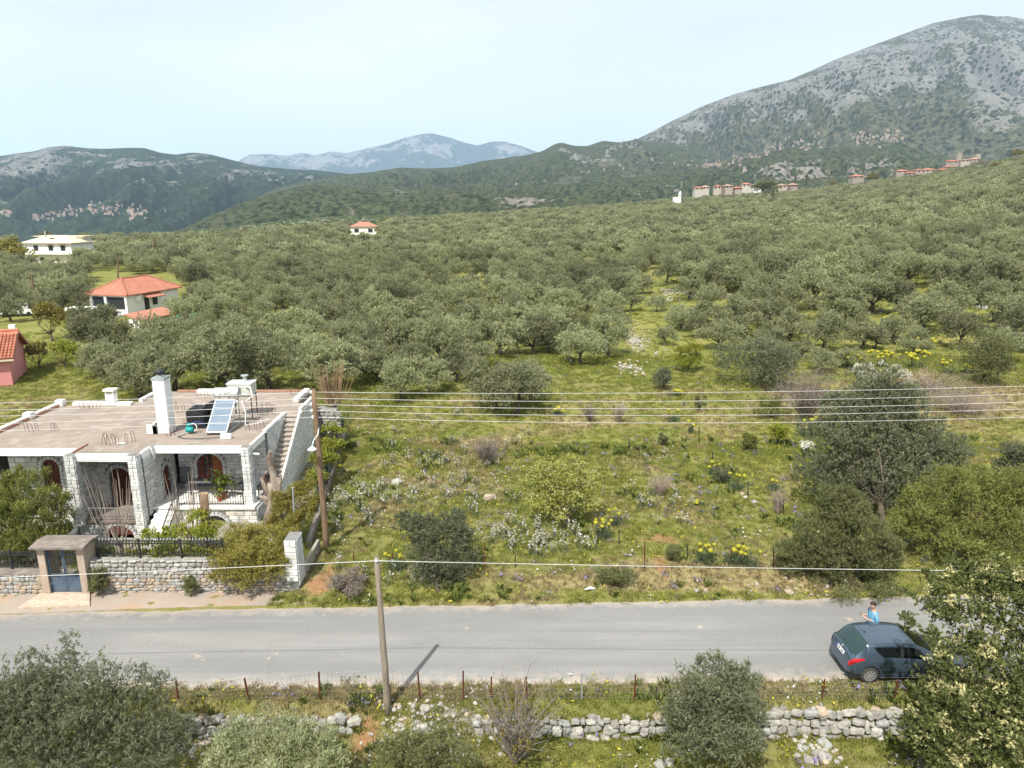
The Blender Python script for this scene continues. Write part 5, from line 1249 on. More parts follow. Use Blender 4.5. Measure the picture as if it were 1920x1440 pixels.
    mb = MB(); mb.obox((-.132, 0, 1.66), (.016, 0, -.006), (0, .013, 0), (.004, 0, .024)); obj('nose', mb, m_skin, t, world=False)
    for sg in (-1, 1):
        mb = MB(); mb.lathe((0, 0, 0), [(.012, -.028), (.02, 0), (.012, .03)], 8); o = obj('ear', mb, m_skin, t, True, world=False); o.location = (-.025, sg * .09, 1.675)
        mb = MB(); mb.lathe((-.118, sg * .034, 1.692), [(.004, -.008), (.011, 0), (.004, .008)], 8); obj('eye', mb, m_hair, t, True, world=False)
    mb = MB(); mb.obox(base + Vector((-.41, 0, 1.345)), (.0045, 0, .0045), (0, .04, 0), (-.055, 0, .055)); tag(obj('mobile_phone', mb, m_black), "black mobile phone held up in the blue-shirted person's hands", 'phone')
build_person()
# ------------------------------------------------------------------ foliage
m_olive = leafmat('olive_leaf', (.145, .162, .078), (.44, .45, .26), None, .45, .55, .13)
m_olived = leafmat('dark_olive_leaf', (.085, .102, .052), (.29, .305, .185), None, .42, .55, .05)
m_lent = leafmat('lentisk_leaf', (.095, .108, .04), (.255, .26, .115), None, .38, .6, .04)
m_broom = leafmat('broom_leaf', (.095, .11, .024), (.27, .28, .08), None, .3, .6, .04)
m_pine = leafmat('pine_needle', (.075, .10, .02), (.31, .31, .08), (.33, .22, .10), .35, .6, .04)
m_bright = leafmat('bright_leaf', (.15, .19, .02), (.42, .42, .07), None, .35, .6, .04)
m_carob = leafmat('broad_leaf', (.05, .07, .02), (.19, .21, .07), (.54, .50, .25), .3, .45, .02)
m_thuja = leafmat('thuja_leaf', (.14, .13, .025), (.38, .33, .085), None, .3, .65, .03)
m_pale = leafmat('pale_flowering_leaf', (.22, .24, .04), (.50, .49, .13), (.76, .74, .5), .35, .6, .03)
m_blos = leafmat('white_blossom', (.62, .60, .55), (.80, .78, .74), (.20, .2, .12), .3, .7, .02)
m_drytw = leafmat('dry_twig', (.15, .125, .105), (.33, .28, .24), None, .1, .9, .03)
m_oldtree = leafmat('autumn_leaf', (.13, .13, .03), (.32, .25, .06), None, .3, .7, .05)
m_yel = leafmat('yellow_flower_head', (.42, .39, .04), (.58, .54, .10), None, .3, .7, .02)
m_gren = leafmat('grey_green_leaf', (.08, .115, .06), (.17, .21, .12), None, .3, .7, .03)
m_house_leaf = leafmat('house_plant_leaf', (.04, .075, .012), (.20, .24, .03), None, .3, .4, .03)

def unit(v): return v / np.maximum(np.linalg.norm(v, axis=1, keepdims=True), 1e-9)
def leaf_quads(P, D, L, Wd, g):
    n_ = len(P); D = unit(D); r_ = g.normal(size=(n_, 3)); S_ = unit(np.cross(D, r_))
    L = np.broadcast_to(L, (n_,))[:, None] * g.uniform(.65, 1.3, (n_, 1)); Wd = np.broadcast_to(Wd, (n_,))[:, None] * g.uniform(.7, 1.25, (n_, 1))
    V = np.stack([P - D * L * .5, P + S_ * Wd * .5, P + D * L * .5, P - S_ * Wd * .5], 1).reshape(-1, 3)
    return V, np.arange(4 * n_).reshape(-1, 4)
def cloud(lobes, n, L, Wd, g, up=.35, shell=.6, rand=.8, down=.25, tipfn=None, sh=8):
    # lobes: (x, y, z, r[, squash]); short leafy shoots fill the outer part of every lobe
    lb = np.array([(*l[:4], l[4] if len(l) > 4 else .85) for l in lobes], float); w = lb[:, 3] ** 2; m = max(1, n // sh); n = m * sh
    k = g.choice(len(lb), m, p=w / w.sum())
    d = unit(g.normal(size=(m, 3))); low = (d[:, 2] < 0) & (g.uniform(size=m) > down); d[low, 2] *= -1
    rad = lb[k, 3] * (shell + (1 - shell) * g.uniform(size=m) ** .5) * (1 + .24 * np.sin(d[:, 0] * 7 + k * 2.1) * np.sin(d[:, 1] * 6 + k) + .14 * g.normal(size=m))
    off = d * rad[:, None]; off[:, 2] *= lb[k, 4]; Pc = lb[k, :3] + off
    A = d + .75 * rand * g.normal(size=(m, 3)); A[:, 2] += up; A = unit(A)
    lt = g.uniform(.1, .8, len(lb)); tc_ = .3 * lt[k] + .35 * g.uniform(size=m)
    u = (np.arange(n) % sh) / sh; ln = np.repeat(g.uniform(.8, 2.2, m), sh) * L
    P = np.repeat(Pc, sh, 0) + np.repeat(A, sh, 0) * ((u - .5) * ln)[:, None] + g.normal(size=(n, 3)) * L * .16
    D = np.repeat(A, sh, 0) + .6 * g.normal(size=(n, 3))
    V, F = leaf_quads(P, D, L, Wd, g)
    t = np.clip(np.repeat(tc_, sh) + .4 * g.beta(1.6, 1.9, n) + .12 * (u - .5), 0, .87)
    if tipfn is not None: t = tipfn(P, np.repeat(d, sh, 0), np.repeat(k, sh), t, g)
    return V, F, t
def crown_mesh(name, lobes, n, L, Wd, mat_, seed, **kw):
    V, F, t = cloud(lobes, n, L, Wd, np.random.default_rng(seed), **kw)
    return npmesh(name, V, F, mat_, {'tint': ('FACE', 'FLOAT', t)})
def limbs_mb(base, targets, r0, seed, forks=2, up=.45):
    # a trunk that splits into limbs reaching the given points
    rr = random.Random(seed); mb = MB(); base = Vector(base)
    c = sum((Vector(t_[:3]) for t_ in targets), Vector()) / len(targets); fork = base.lerp(c, up); fork.x += rr.uniform(-.1, .1)
    mid = base.lerp(fork, .5) + Vector((rr.uniform(-.12, .12), rr.uniform(-.12, .12), 0)) * (fork - base).length * .5
    mb.tube([base - Vector((0, 0, .25)), base, mid, fork], [r0 * 1.35, r0 * 1.1, r0 * .85, r0 * .8], 8)
    for t_ in targets:
        q = Vector(t_[:3]); m1 = fork.lerp(q, .5) + Vector((rr.uniform(-.2, .2), rr.uniform(-.2, .2), rr.uniform(-.1, .25))) * (q - fork).length * .4
        mb.tube([fork, m1, q], [r0 * .55, r0 * .33, r0 * .1], 6)
    return mb
def olive_proto(seed, n, L, Wd, R0=3.0, H=4.6, mat_=None):
    r = random.Random(seed); lobes = []; k = r.randint(22, 28)
    for i in range(k):
        a = r.uniform(0, 2 * math.pi); q = R0 * .78 * math.sqrt(r.uniform(.02, 1)); z = H * .24 + (H * .62) * (1 - (q / R0) ** 2.6) * r.uniform(.12, 1.05)
        lobes.append((q * math.cos(a), q * math.sin(a), z, R0 * r.uniform(.2, .34), .95))
    cr = crown_mesh('olive_crown', lobes, n, L, Wd, mat_ or m_olive, seed, up=.8, shell=.45)
    tg = [l for l in lobes if l[3] > R0 * .27][:6] or lobes[:5]
    tm = limbs_mb((0, 0, 0), tg, .2 + .04 * r.random(), seed, up=.4); me = bpy.data.meshes.new('olive_trunk'); me.from_pydata(tm.v, [], tm.f); me.materials.append(m_bark)
    me.polygons.foreach_set('use_smooth', np.ones(len(me.polygons), dtype=bool)); me.update(); return cr, me
OLV = [olive_proto(200 + i, 8600, .27, .085, H=4.7 + .3 * (i % 4)) for i in range(8)]
def tree(name, label, cat, loc, cr, tr, s=1.0, rz=0.0, group=None, sz=None):
    t = thing(name, label, cat, loc, rz, group); t.scale = (s, s, sz or s)
    for nm, me in (('trunk', tr), ('crown', cr)):
        if me is not None: link(bpy.data.objects.new(nm, me), t)
    return t
def proj(X, Y, Z):
    dz = Z - CH; yc = Y * math.cos(CP) - dz * math.sin(CP) * 1.0; 
    d = Y * math.cos(CP) - dz * math.sin(CP); v = -(Y * math.sin(CP) + dz * math.cos(CP)) / d
    return 960 + CF * X / d, 720 - CF * (-v) * 1.0 if False else 720 + CF * (-( Y * math.sin(CP) + dz * math.cos(CP))) / d
# hand placed olives: photo x of the stem, y of its foot, crown width, description
hand = [
 (622, 566, 46), (720, 558, 50), (757, 558, 48), (784, 551, 44), (830, 555, 48), (879, 547, 38), (950, 582, 70), (994, 542, 50), (1036, 555, 58), (1092, 551, 54), (1136, 569, 70), (1169, 566, 58), (1229, 584, 36), (1274, 620, 58),
 (731, 600, 40), (775, 606, 50), (822, 602, 36), (881, 595, 54), (644, 635, 84), (655, 682, 80), (757, 618, 66), (804, 637, 62), (917, 619, 64), (957, 610, 60), (1001, 664, 78), (1030, 662, 62), (1088, 684, 88), (1140, 668, 80), (1147, 622, 66),
 (709, 718, 88), (753, 752, 98), (804, 737, 84), (855, 715, 82), (884, 690, 74), (928, 768, 108), (970, 778, 100), (990, 752, 84), (775, 655, 76), (709, 674, 72), (833, 668, 66), (900, 655, 60), (1060, 630, 60), (690, 610, 60), (600, 600, 60), (580, 650, 80), (610, 705, 96), (560, 690, 90),
 (219, 676, 84), (344, 628, 56), (385, 628, 50), (385, 584, 44), (175, 622, 48), (146, 610, 44), (20, 604, 56), (94, 592, 56), (281, 700, 80), (333, 690, 86), (375, 672, 80), (330, 738, 124), (425, 738, 124), (510, 728, 116), (262, 748, 104), (470, 690, 96), (540, 655, 84), (450, 645, 80), (500, 622, 72), (590, 615, 66), (420, 610, 54), (468, 592, 50), (520, 580, 50), (560, 570, 46),
 (1306, 635, 48), (1326, 613, 56), (1380, 632, 84), (1453, 625, 80), (1428, 584, 76), (1541, 657, 80), (1504, 672, 46), (1617, 654, 64), (1639, 654, 44), (1391, 553, 72), (1348, 546, 58), (1304, 538, 60), (1249, 535, 54), (1439, 547, 74), (1522, 580, 110), (1632, 588, 98), (1676, 592, 80), (1730, 620, 94), (1712, 664, 54), (1767, 533, 62), (1840, 553, 92), (1818, 557, 72), (1895, 553, 78), (1902, 630, 98), (1925, 660, 90), (1570, 545, 84), (1490, 545, 70), (1700, 545, 80), (1640, 545, 80), (1590, 690, 50), (1350, 655, 74), (1440, 662, 60), (1582, 622, 66), (1480, 640, 66), (1762, 604, 84), (1800, 655, 76), (1862, 604, 84), (1680, 645, 64), (1330, 582, 62), (1292, 562, 54), (1562, 604, 88), (1475, 585, 70), (1405, 600, 70), (1600, 575, 84), (1250, 648, 44), (1540, 700, 56), (1870, 680, 90), (1205, 552, 46)]
special = {
 (928, 768): 'broad round olive nearest the meadow, above the middle wires', (970, 778): 'olive just right of the broad round olive at the top of the meadow', (753, 752): 'large olive at the upper left corner of the meadow', (1088, 684): 'dense olive left of the stony track up the slope', (1140, 668): 'olive standing at the edge of the stony track', (1229, 584): 'small round olive alone beside the track, below the terrace wall',
 (219, 676): 'tall dark olive between the pink house and the white blossom tree', (1522, 580): 'widest round olive standing on the terrace edge', (1632, 588): 'wide olive right of the widest round one on the terrace', (1730, 620): 'rounded olive above the yellow flowers on the right', (1541, 657): 'leaning olive with twisted dark limbs above the bushes', (1504, 672): 'small forked olive left of the leaning twisted one', (1274, 620): 'olive with a bent trunk just right of the track', (1380, 632): 'silvery olive behind the big grey-green bush on the slope', (330, 738): 'olive rising just behind the roof left of the solar heater', (425, 738): 'olive rising behind the roof tank', (510, 728): 'olive rising behind the back right corner of the roof', (262, 748): 'olive behind the roof left of the chimney',
 (830, 555): 'little olive with a bare stem at the edge of the bright green clearing', (720, 558): 'leftmost of the stemmed olives along the bright green clearing', (950, 582): 'round olive at the middle of the grassy clearing', (1902, 630): 'dark olive at the right picture edge above the scrub', (822, 602): 'thin young olive alone on bare red soil'}
placed = []; indiv = []
for i, (px, py, wpx) in enumerate(hand):
    p = T(px, py)
    if p is None: continue
    dep = p.y * math.cos(CP) + (CH - p.z) * math.sin(CP); Rr = wpx / 2 / CF * dep * 1.2
    placed.append((p.x, p.y)); indiv.append((p, Rr / 3.0, (px, py)))
def in_px(X, Y, Z):
    d = Y * math.cos(CP) - (Z - CH) * math.sin(CP); return 960 + CF * X / d, 720 - CF * (Y * math.sin(CP) + (Z - CH) * math.cos(CP)) / d
lim_x = [-400, 0, 130, 180, 260, 400, 640, 720, 1180, 1200, 1260, 1280, 1500, 1920, 2400]; lim_y = [700, 612, 610, 700, 745, 745, 730, 715, 640, 512, 512, 535, 545, 560, 600]
house_px = [(25, 155, 440, 522), (165, 345, 515, 655), (648, 714, 408, 456), (-60, 75, 600, 760), (1262, 1284, 360, 392), (150, 300, 590, 612)]
gx, gy = 4.7, 4.5; g = np.random.default_rng(5); cand = []
for iy in range(int(700 / gy)):
    Y0 = 46 + iy * gy
    for ix in range(int(-.98 * (Y0 + 30) / gx), int(.98 * (Y0 + 30) / gx)):
        x = (ix + .5 * (iy % 2)) * gx + g.normal() * 1.0; y = Y0 + g.normal() * 1.0
        cand.append((x, y, g.uniform(), g.uniform()))
cand = np.array(cand); cz = hgt(cand[:, 0], cand[:, 1]); cyc = np.interp(cand[:, 0] / cand[:, 1], _ct, _cv)
CX_, CYp = in_px(cand[:, 0], cand[:, 1], cz)
keep = (CYp < np.interp(CX_, lim_x, lim_y)) & (cand[:, 1] < cyc + 45)
for (x0, x1, y0, y1) in house_px: keep &= ~((CX_ > x0) & (CX_ < x1) & (CYp > y0) & (CYp < y1 + 2))
for (x0, x1, y0, y1, pr_) in [(690, 930, 512, 562, .55), (1080, 1190, 486, 512, .75), (1250, 1480, 532, 560, .5), (520, 640, 448, 470, .5), (380, 640, 565, 640, .5), (700, 930, 590, 660, .35), (980, 1180, 600, 640, .5), (760, 900, 505, 520, .6), (1280, 1350, 470, 480, .4)]:
    keep &= ~((CX_ > x0) & (CX_ < x1) & (CYp > y0) & (CYp < y1) & (cand[:, 2] < pr_))
keep &= ~((cand[:, 2] < .06))
pl = np.array(placed)
rest = []
for (x, y, a, b), z, k, pxx in zip(cand, cz, keep, CX_):
    if not k: continue
    if y < 130 and np.min(np.hypot(pl[:, 0] - x, pl[:, 1] - y)) < 3.2: continue
    rest.append((x, y, z, .78 + .42 * b * (1 if y < 200 else 1.1) - .06, pxx))
rest.sort(key=lambda q: q[1]); inview = [q for q in rest if -60 < q[4] < 1980]
n_ind = max(0, 285 - len(indiv)); chosen = inview[:n_ind]; ch_set = set(id(q) for q in chosen)
for q in chosen: indiv.append((Vector((q[0], q[1], q[2])), q[3], None))
zones = [(-1e9, 'olive in the grove behind and left of the white red-roofed bungalow', 'olives left in the plain'), (340, 'olive in the grove between the bungalow and the grassy clearing', 'olives between bungalow and clearing'), (690, 'olive around the bright grassy clearing in the middle of the plain', 'olives round the clearing'), (1190, 'olive in the dense rows above the terrace wall on the right', 'olives above the terrace wall'), (1560, 'olive in the dense rows at the far right above the scrub', 'olives at the far right')]
nearz = [(-1e9, 'olive crowded behind the stone house and the pink house', 'olives behind the stone house'), (560, 'olive crowded along the top of the flowering meadow', 'olives at the top of the meadow'), (1190, 'olive on the grassy slope between the track and the terrace wall', 'olives on the slope right of the track')]
ORD = ['first', 'second', 'third', 'fourth', 'fifth', 'sixth', 'seventh', 'eighth', 'ninth', 'tenth', 'eleventh', 'twelfth']
ph_far = ['left of the bungalow', 'between bungalow and clearing', 'round the grassy clearing', 'above the terrace wall', 'at the far right']
ph_near = ['behind the two houses', 'along the meadow top', 'right of the stony track']
buckets = {}; named = {}
for i, (p, s, key) in enumerate(indiv):
    px_, py_ = in_px(p.x, p.y, p.z); nr_ = py_ > 600; zz = nearz if nr_ else zones
    if key in special: named[i] = (special[key], 'olive trees of the plain'); continue
    zi = [k for k, z in enumerate(zz) if px_ >= z[0]][-1]; buckets.setdefault((nr_, zi), []).append((py_, px_, i))
for (nr_, zi), L_ in buckets.items():
    L_.sort(reverse=True)
    for rix in range(0, len(L_), 8):
        for cix, (_, _, i) in enumerate(sorted(L_[rix:rix + 8], key=lambda q: q[1])):
            rw = ['nearest', 'second nearest', 'third nearest', 'fourth nearest', 'fifth nearest', 'sixth nearest', 'seventh nearest', 'eighth nearest', 'ninth nearest', 'tenth nearest', 'eleventh nearest', 'twelfth nearest'][min(rix // 8, 11)]
            named[i] = (f"{ORD[cix]} olive from the left in the {rw} row {(ph_near if nr_ else ph_far)[zi]}", (nearz if nr_ else zones)[zi][2])
for i, (p, s, key) in enumerate(indiv):
    cr, tr = OLV[i * 5 % 8]; r = random.Random(i)
    tree('olive_tree', named[i][0], 'olive tree', p - Vector((0, 0, .05)), cr, tr, s, r.uniform(0, 6.3), named[i][1], s * r.uniform(.78, 1.05)).scale[0] *= r.uniform(.85, 1.18)

# the rest of the grove: one mass, instanced on points
def gn_scatter(name, pts, scl, rot, idx, protos, mat_, tilt=None):
    # protos: meshes picked by index; one object of kind stuff
    me = bpy.data.meshes.new(name); me.vertices.add(len(pts)); me.vertices.foreach_set('co', np.asarray(pts, np.float32).ravel())
    for n_, typ, arr in (('scl', 'FLOAT', scl), ('rotz', 'FLOAT', rot), ('pick', 'INT', idx)):
        a = me.attributes.new(n_, typ, 'POINT'); a.data.foreach_set('value', np.asarray(arr, np.float32 if typ == 'FLOAT' else np.int32))
    o = link(bpy.data.objects.new(name, me)); col = bpy.data.collections.new(name + '_kinds')
    for i, pm in enumerate(protos): col.objects.link(bpy.data.objects.new(f'{name}_kind_{i:02d}', pm))
    ng = bpy.data.node_groups.new(name, 'GeometryNodeTree'); ng.interface.new_socket('Geometry', in_out='INPUT', socket_type='NodeSocketGeometry'); ng.interface.new_socket('Geometry', in_out='OUTPUT', socket_type='NodeSocketGeometry')
    N = ng.nodes.new; gi, go = N('NodeGroupInput'), N('NodeGroupOutput'); ci = N('GeometryNodeCollectionInfo'); ci.inputs['Collection'].default_value = col; ci.inputs['Separate Children'].default_value = True; ci.inputs['Reset Children'].default_value = True
    ip = N('GeometryNodeInstanceOnPoints'); ip.inputs['Pick Instance'].default_value = True
    def at(n_, t_): a = N('GeometryNodeInputNamedAttribute'); a.data_type = t_; a.inputs['Name'].default_value = n_; return a.outputs['Attribute']
    cx = N('ShaderNodeCombineXYZ'); L_ = ng.links.new
    L_(gi.outputs[0], ip.inputs['Points']); L_(ci.outputs[0], ip.inputs['Instance']); L_(at('pick', 'INT'), ip.inputs['Instance Index']); L_(at('rotz', 'FLOAT'), cx.inputs['Z'])
    er = N('FunctionNodeEulerToRotation'); L_(cx.outputs[0], er.inputs[0]); L_(er.outputs[0], ip.inputs['Rotation']); L_(at('scl', 'FLOAT'), ip.inputs['Scale']); L_(ip.outputs[0], go.inputs[0])
    md = o.modifiers.new('scatter', 'NODES'); md.node_group = ng; return o
def joined(cr_args, tr_mb):
    V, F, t = cr_args; nv = len(V); me = bpy.data.meshes.new('olive_far')
    return V, F, t
far_protos = []
for i in range(5):
    r = random.Random(900 + i); lobes = []
    for k in range(12):
        a = r.uniform(0, 6.3); q = 2.3 * math.sqrt(r.uniform(.02, 1)); lobes.append((q * math.cos(a), q * math.sin(a), 1.3 + 2.5 * (1 - (q / 3) ** 2) * r.uniform(.4, 1), 3 * r.uniform(.3, .44), .85))
    far_protos.append(crown_mesh('olive_far', lobes, 1500, .55, .22, m_olive, 950 + i, up=.5, shell=.6))
mass = [q for q in rest if id(q) not in ch_set]
mp3 = np.array([(q[0], q[1], q[2] - .05) for q in mass]); near_ = mp3[:, 1] < 170
idx = np.where(near_, 5 + np.arange(len(mass)) % 8, np.arange(len(mass)) % 5)
gro = gn_scatter('olive_grove', mp3, np.array([q[3] for q in mass]), g.uniform(0, 6.3, len(mass)), idx, far_protos + [c for c, _ in OLV], m_olive)
tag(gro, 'endless grey-green mass of olives covering the plain up to the hills', kind='stuff')
print('GROVE', len(mass), len(indiv))

# ------------------------------------------------------------------ bushes and trees near the road, each on its own
def bush(name, label, cat, lobes_px, n, L, Wd, mat_, seed, base_px=None, r0=.08, nl=7, trunk=m_bark, extra=None, rk=1.3, **kw):
    lobes = []
    for l in lobes_px:
        q = PY(l[0], l[1], l[2]); lobes.append((q.x, q.y, q.z, l[3] * rk * .92, l[4] if len(l) > 4 else .9)); rr_ = random.Random(seed * 31 + len(lobes))
        for _ in range(4):
            a_, e_ = rr_.uniform(0, 6.3), rr_.uniform(-.35, 1.3); q_ = q + Vector((math.cos(a_) * math.cos(e_), math.sin(a_) * math.cos(e_), math.sin(e_))) * l[3] * rk * rr_.uniform(.75, 1.12); lobes.append((q_.x, q_.y, q_.z, l[3] * rk * rr_.uniform(.22, .42), 1.0))
    for l in []:
        q = PY(l[0], l[1], l[2]); lobes.append((q.x, q.y, q.z, l[3] * rk, l[4] if len(l) > 4 else .9))
    b = T(*base_px) if base_px else None
    if b is None:
        cx = sum(l[0] for l in lobes) / len(lobes); cy = sum(l[1] for l in lobes) / len(lobes); b = Vector((cx, cy, hz(cx, cy)))
    t = thing(name, label, cat, b)
    loc = [(l[0] - b.x, l[1] - b.y, l[2] - b.z, l[3], l[4]) for l in lobes]
    tg = sorted(loc, key=lambda l: -l[3])[:nl]
    obj('trunk' if r0 > .09 else 'stems', limbs_mb((0, 0, 0), tg, r0, seed, up=.25), trunk, t, True, world=False)
    link(bpy.data.objects.new('crown', crown_mesh(name + '_crown', loc, n, L, Wd, mat_, seed, **kw)), t)
    if extra: extra(t, b, loc)
    return t
def dome(px, py, Y, wpx, hpx, k, seed, rs=.34):
    # lobes filling a rounded bush whose outline is centred at px, foot py, width and height in photo pixels
    r = random.Random(seed); q0 = PY(px, py, Y); dep = Y * math.cos(CP) + (CH - q0.z) * math.sin(CP); m = dep / CF; Rw = wpx / 2 * m; H = hpx * m / .9
    out = []
    for i in range(k):
        a = r.uniform(0, 6.3); q = Rw * (1 - rs) * math.sqrt(r.uniform(0.03, 1)); z = H * r.uniform(.22, 1 - rs * .75) * math.sqrt(max(.15, 1 - (q / Rw) ** 2))
        out.append((q * math.cos(a), q * math.sin(a), z, Rw * rs * r.uniform(.8, 1.15), .85))
    return out, m
def dbush(name, label, cat, px, py, wpx, hpx, n, L, Wd, mat_, seed, k=14, rs=.36, r0=.07, group=None, trunk=m_bark, **kw):
    b = T(px, py); lobes, m = dome(px, py, b.y, wpx, hpx, k, seed, rs)
    t = thing(name, label, cat, b, 0, group)
    obj('stems', limbs_mb((0, 0, 0), lobes[:7], r0, seed, up=.2), trunk, t, True, world=False)
    link(bpy.data.objects.new('crown', crown_mesh(name + '_crown', lobes, n, L, Wd, mat_, seed, **kw)), t); return t
# below the road
bush('olive_tree', 'big grey-green olive filling the lower left corner', 'olive tree', [(112, 1275, 17.2, .75), (60, 1330, 16.8, 1.0), (180, 1315, 17, .95), (255, 1345, 16.8, .85), (120, 1400, 16.2, 1.15), (220, 1420, 16, 1.05), (318, 1385, 16.6, .62), (20, 1420, 15.8, 1.2), (-60, 1350, 16.3, 1.2), (290, 1435, 16, .85), (150, 1350, 16.6, .9), (-120, 1420, 16, 1.3)], 60000, .125, .028, m_olived, 301, (150, 1440), .22, 9, up=.3, shell=.5)
bush('olive_bush', 'silvery olive bush at the bottom edge left of the grey pole', 'bush', [(440, 1420, 16.3, .62), (525, 1378, 16.9, .6), (590, 1395, 16.8, .55), (520, 1440, 16.2, .85), (610, 1440, 16.2, .6), (470, 1380, 16.9, .45), (420, 1450, 16, .6)], 17000, .13, .028, m_olive, 302, None, .07, up=.5, shell=.5)
bush('olive_bush', 'green olive bush at the bottom edge below the rubble', 'bush', [(760, 1410, 16.6, .55), (820, 1405, 16.7, .5), (790, 1445, 16.2, .65), (860, 1430, 16.4, .5), (730, 1440, 16.2, .5)], 10500, .12, .028, m_lent, 303, None, .06, up=.6, shell=.5)
bush('olive_bush', 'upright olive bush in front of the wall right of the middle', 'bush', [(1345, 1250, 18.4, .36), (1305, 1300, 18.2, .62), (1375, 1300, 18.2, .62), (1335, 1350, 17.9, .9), (1272, 1345, 18, .5), (1400, 1350, 18, .6), (1300, 1390, 17.6, .6), (1370, 1395, 17.6, .7), (1395, 1270, 18.3, .32)], 24000, .125, .03, m_olived, 304, (1335, 1420), .1, up=.6, shell=.45)
def tips(P, d, k, t, g):
    h = np.sin(P[:, 0] * 5.1) * np.sin(P[:, 1] * 4.7) * np.sin(P[:, 2] * 5.3 + 1.0) + .3 * d[:, 2]
    sel = (h > .4) & (g.uniform(size=len(t)) < .75); return np.where(sel, .95, t)
bush('leafy_tree', 'leafy evergreen tree with pale yellow tips at the right edge', 'tree', [(1850, 1100, 18.7, .8), (1765, 1140, 18.5, .55), (1820, 1170, 18.3, .85), (1905, 1150, 18.3, .9), (1748, 1195, 18.2, .34), (1800, 1245, 17.8, .8), (1880, 1250, 17.7, 1.0), (1775, 1320, 17.4, .85), (1860, 1340, 17, 1.1), (1765, 1300, 17.5, .5), (1725, 1375, 17.1, .62), (1790, 1420, 16.6, 1.0), (1900, 1420, 16.3, 1.2), (1950, 1320, 17, 1.2), (1975, 1200, 18, 1.1), (1765, 1235, 18, .3), (1705, 1165, 18.3, .26), (1705, 1350, 17.4, .3), (1960, 1110, 18.6, .9), (1760, 1090, 18.9, .4), (1800, 1075, 18.9, .4)], 56000, .115, .05, m_carob, 305, (1850, 1440), .2, 12, up=.25, shell=.45, rand=.9, tipfn=tips, rk=1.08)
def twigs(t, b, n, R_, H, seed, m=m_whip, name='twig', spread=.8, rad=.01):
    r = random.Random(seed); mb = MB()
    for i in range(n):
        a = r.uniform(0, 6.3); q = r.uniform(.1, 1) * R_ * spread; tip = Vector((q * math.cos(a), q * math.sin(a), H * r.uniform(.5, 1))); mid = tip * .5 + Vector((r.uniform(-.1, .1), r.uniform(-.1, .1), .12 * H)) 
        mb.tube([Vector((0, 0, 0)), mid, tip], [rad * 1.6, rad, rad * .35], 4)
        for j in range(3):
            f = r.uniform(.4, .95); p = mid.lerp(tip, f) if f > .5 else Vector().lerp(mid, f * 2); d = Vector((r.uniform(-1, 1), r.uniform(-1, 1), r.uniform(0, 1))) * H * .16; mb.tube([p, p + d], [rad * .5, rad * .2], 3)
    return obj(name, mb, m, t, False, world=False)
def twigbush(name, label, cat, px, py, wpx, hpx, n, seed, m=m_whip, lm=None, nleaf=0, L=.08, Wd=.03, rad=.01, group=None):
    b = T(px, py); dep = b.y * math.cos(CP) + (CH - b.z) * math.sin(CP); k = dep / CF; R_, H = wpx / 2 * k, hpx * k / .88
    t = thing(name, label, cat, b, 0, group); twigs(t, b, n, R_, H, seed, m, 'twigs', .95, rad)
    if lm is not None:
        lobes, _ = dome(px, py, b.y, wpx, hpx, 10, seed); link(bpy.data.objects.new('leaves', crown_mesh('leaves', lobes, nleaf, L, Wd, lm, seed, shell=.3)), t)
    return t
twigbush('bare_shrub', 'tall half bare shrub with sparse yellowish leaves below the road', 'shrub', 965, 1432, 210, 150, 70, 311, m_barkg, m_oldtree, 1500, .07, .04, .014)
# meadow
bush('dark_bush', 'dense dark green bush standing at the roadside edge of the meadow', 'bush', [(lx, ly, Yb, r_) for lx, ly, Yb, r_ in [(770, 990, 27.4, .5), (840, 1000, 27.2, .75), (800, 1040, 27, .8), (860, 1050, 26.9, .7), (815, 1080, 26.7, .75), (790, 1000, 27.3, .55), (868, 1005, 27.3, .45), (750, 972, 27.5, .22), (835, 1095, 26.6, .6)]], 30000, .12, .034, m_olived, 321, (822, 1108), .08, up=.8, shell=.45)
def palefl(P, d, k, t, g): return np.where(g.uniform(size=len(t)) < .10, .95, t)
bush('pale_shrub', 'pale yellow-green flowering shrub in the middle of the meadow', 'shrub', [(1010, 905, 32.2, .55), (1060, 890, 32.4, .7), (1105, 910, 32.2, .5), (1040, 930, 32, .75), (1090, 945, 31.8, .55), (1005, 945, 31.8, .45), (1050, 965, 31.6, .4), (1020, 880, 32.5, .4), (1085, 880, 32.5, .4), (1055, 920, 31.9, .6), (1030, 950, 31.7, .5), (1070, 940, 31.8, .6)], 21000, .10, .05, m_pale, 322, (1062, 985), .08, trunk=m_barkg, up=.0, shell=.35, tipfn=palefl)
bush('wild_olive', 'tallest dark wild olive on the right of the meadow', 'tree', [(1640, 735, 35.5, .9), (1585, 765, 35.2, .8), (1705, 755, 35.2, .8), (1600, 790, 35, 1.0), (1680, 780, 35, 1.0), (1560, 830, 34.5, 1.0), (1640, 830, 34.5, 1.2), (1720, 830, 34.8, 1.0), (1530, 890, 34, .9), (1600, 890, 33.8, 1.1), (1690, 890, 34, 1.1), (1765, 870, 34.8, .9), (1570, 930, 33.5, .9), (1790, 850, 35, .7), (1620, 760, 35.4, .8), (1640, 925, 33.2, .8), (1705, 930, 33.4, .9), (1660, 880, 33.6, .9), (1600, 840, 34.2, .9), (1690, 850, 34.2, .9), (1740, 910, 34, .8)], 78000, .17, .05, m_olived, 323, (1655, 985), .16, 9, up=.7, shell=.4, rk=1.45)
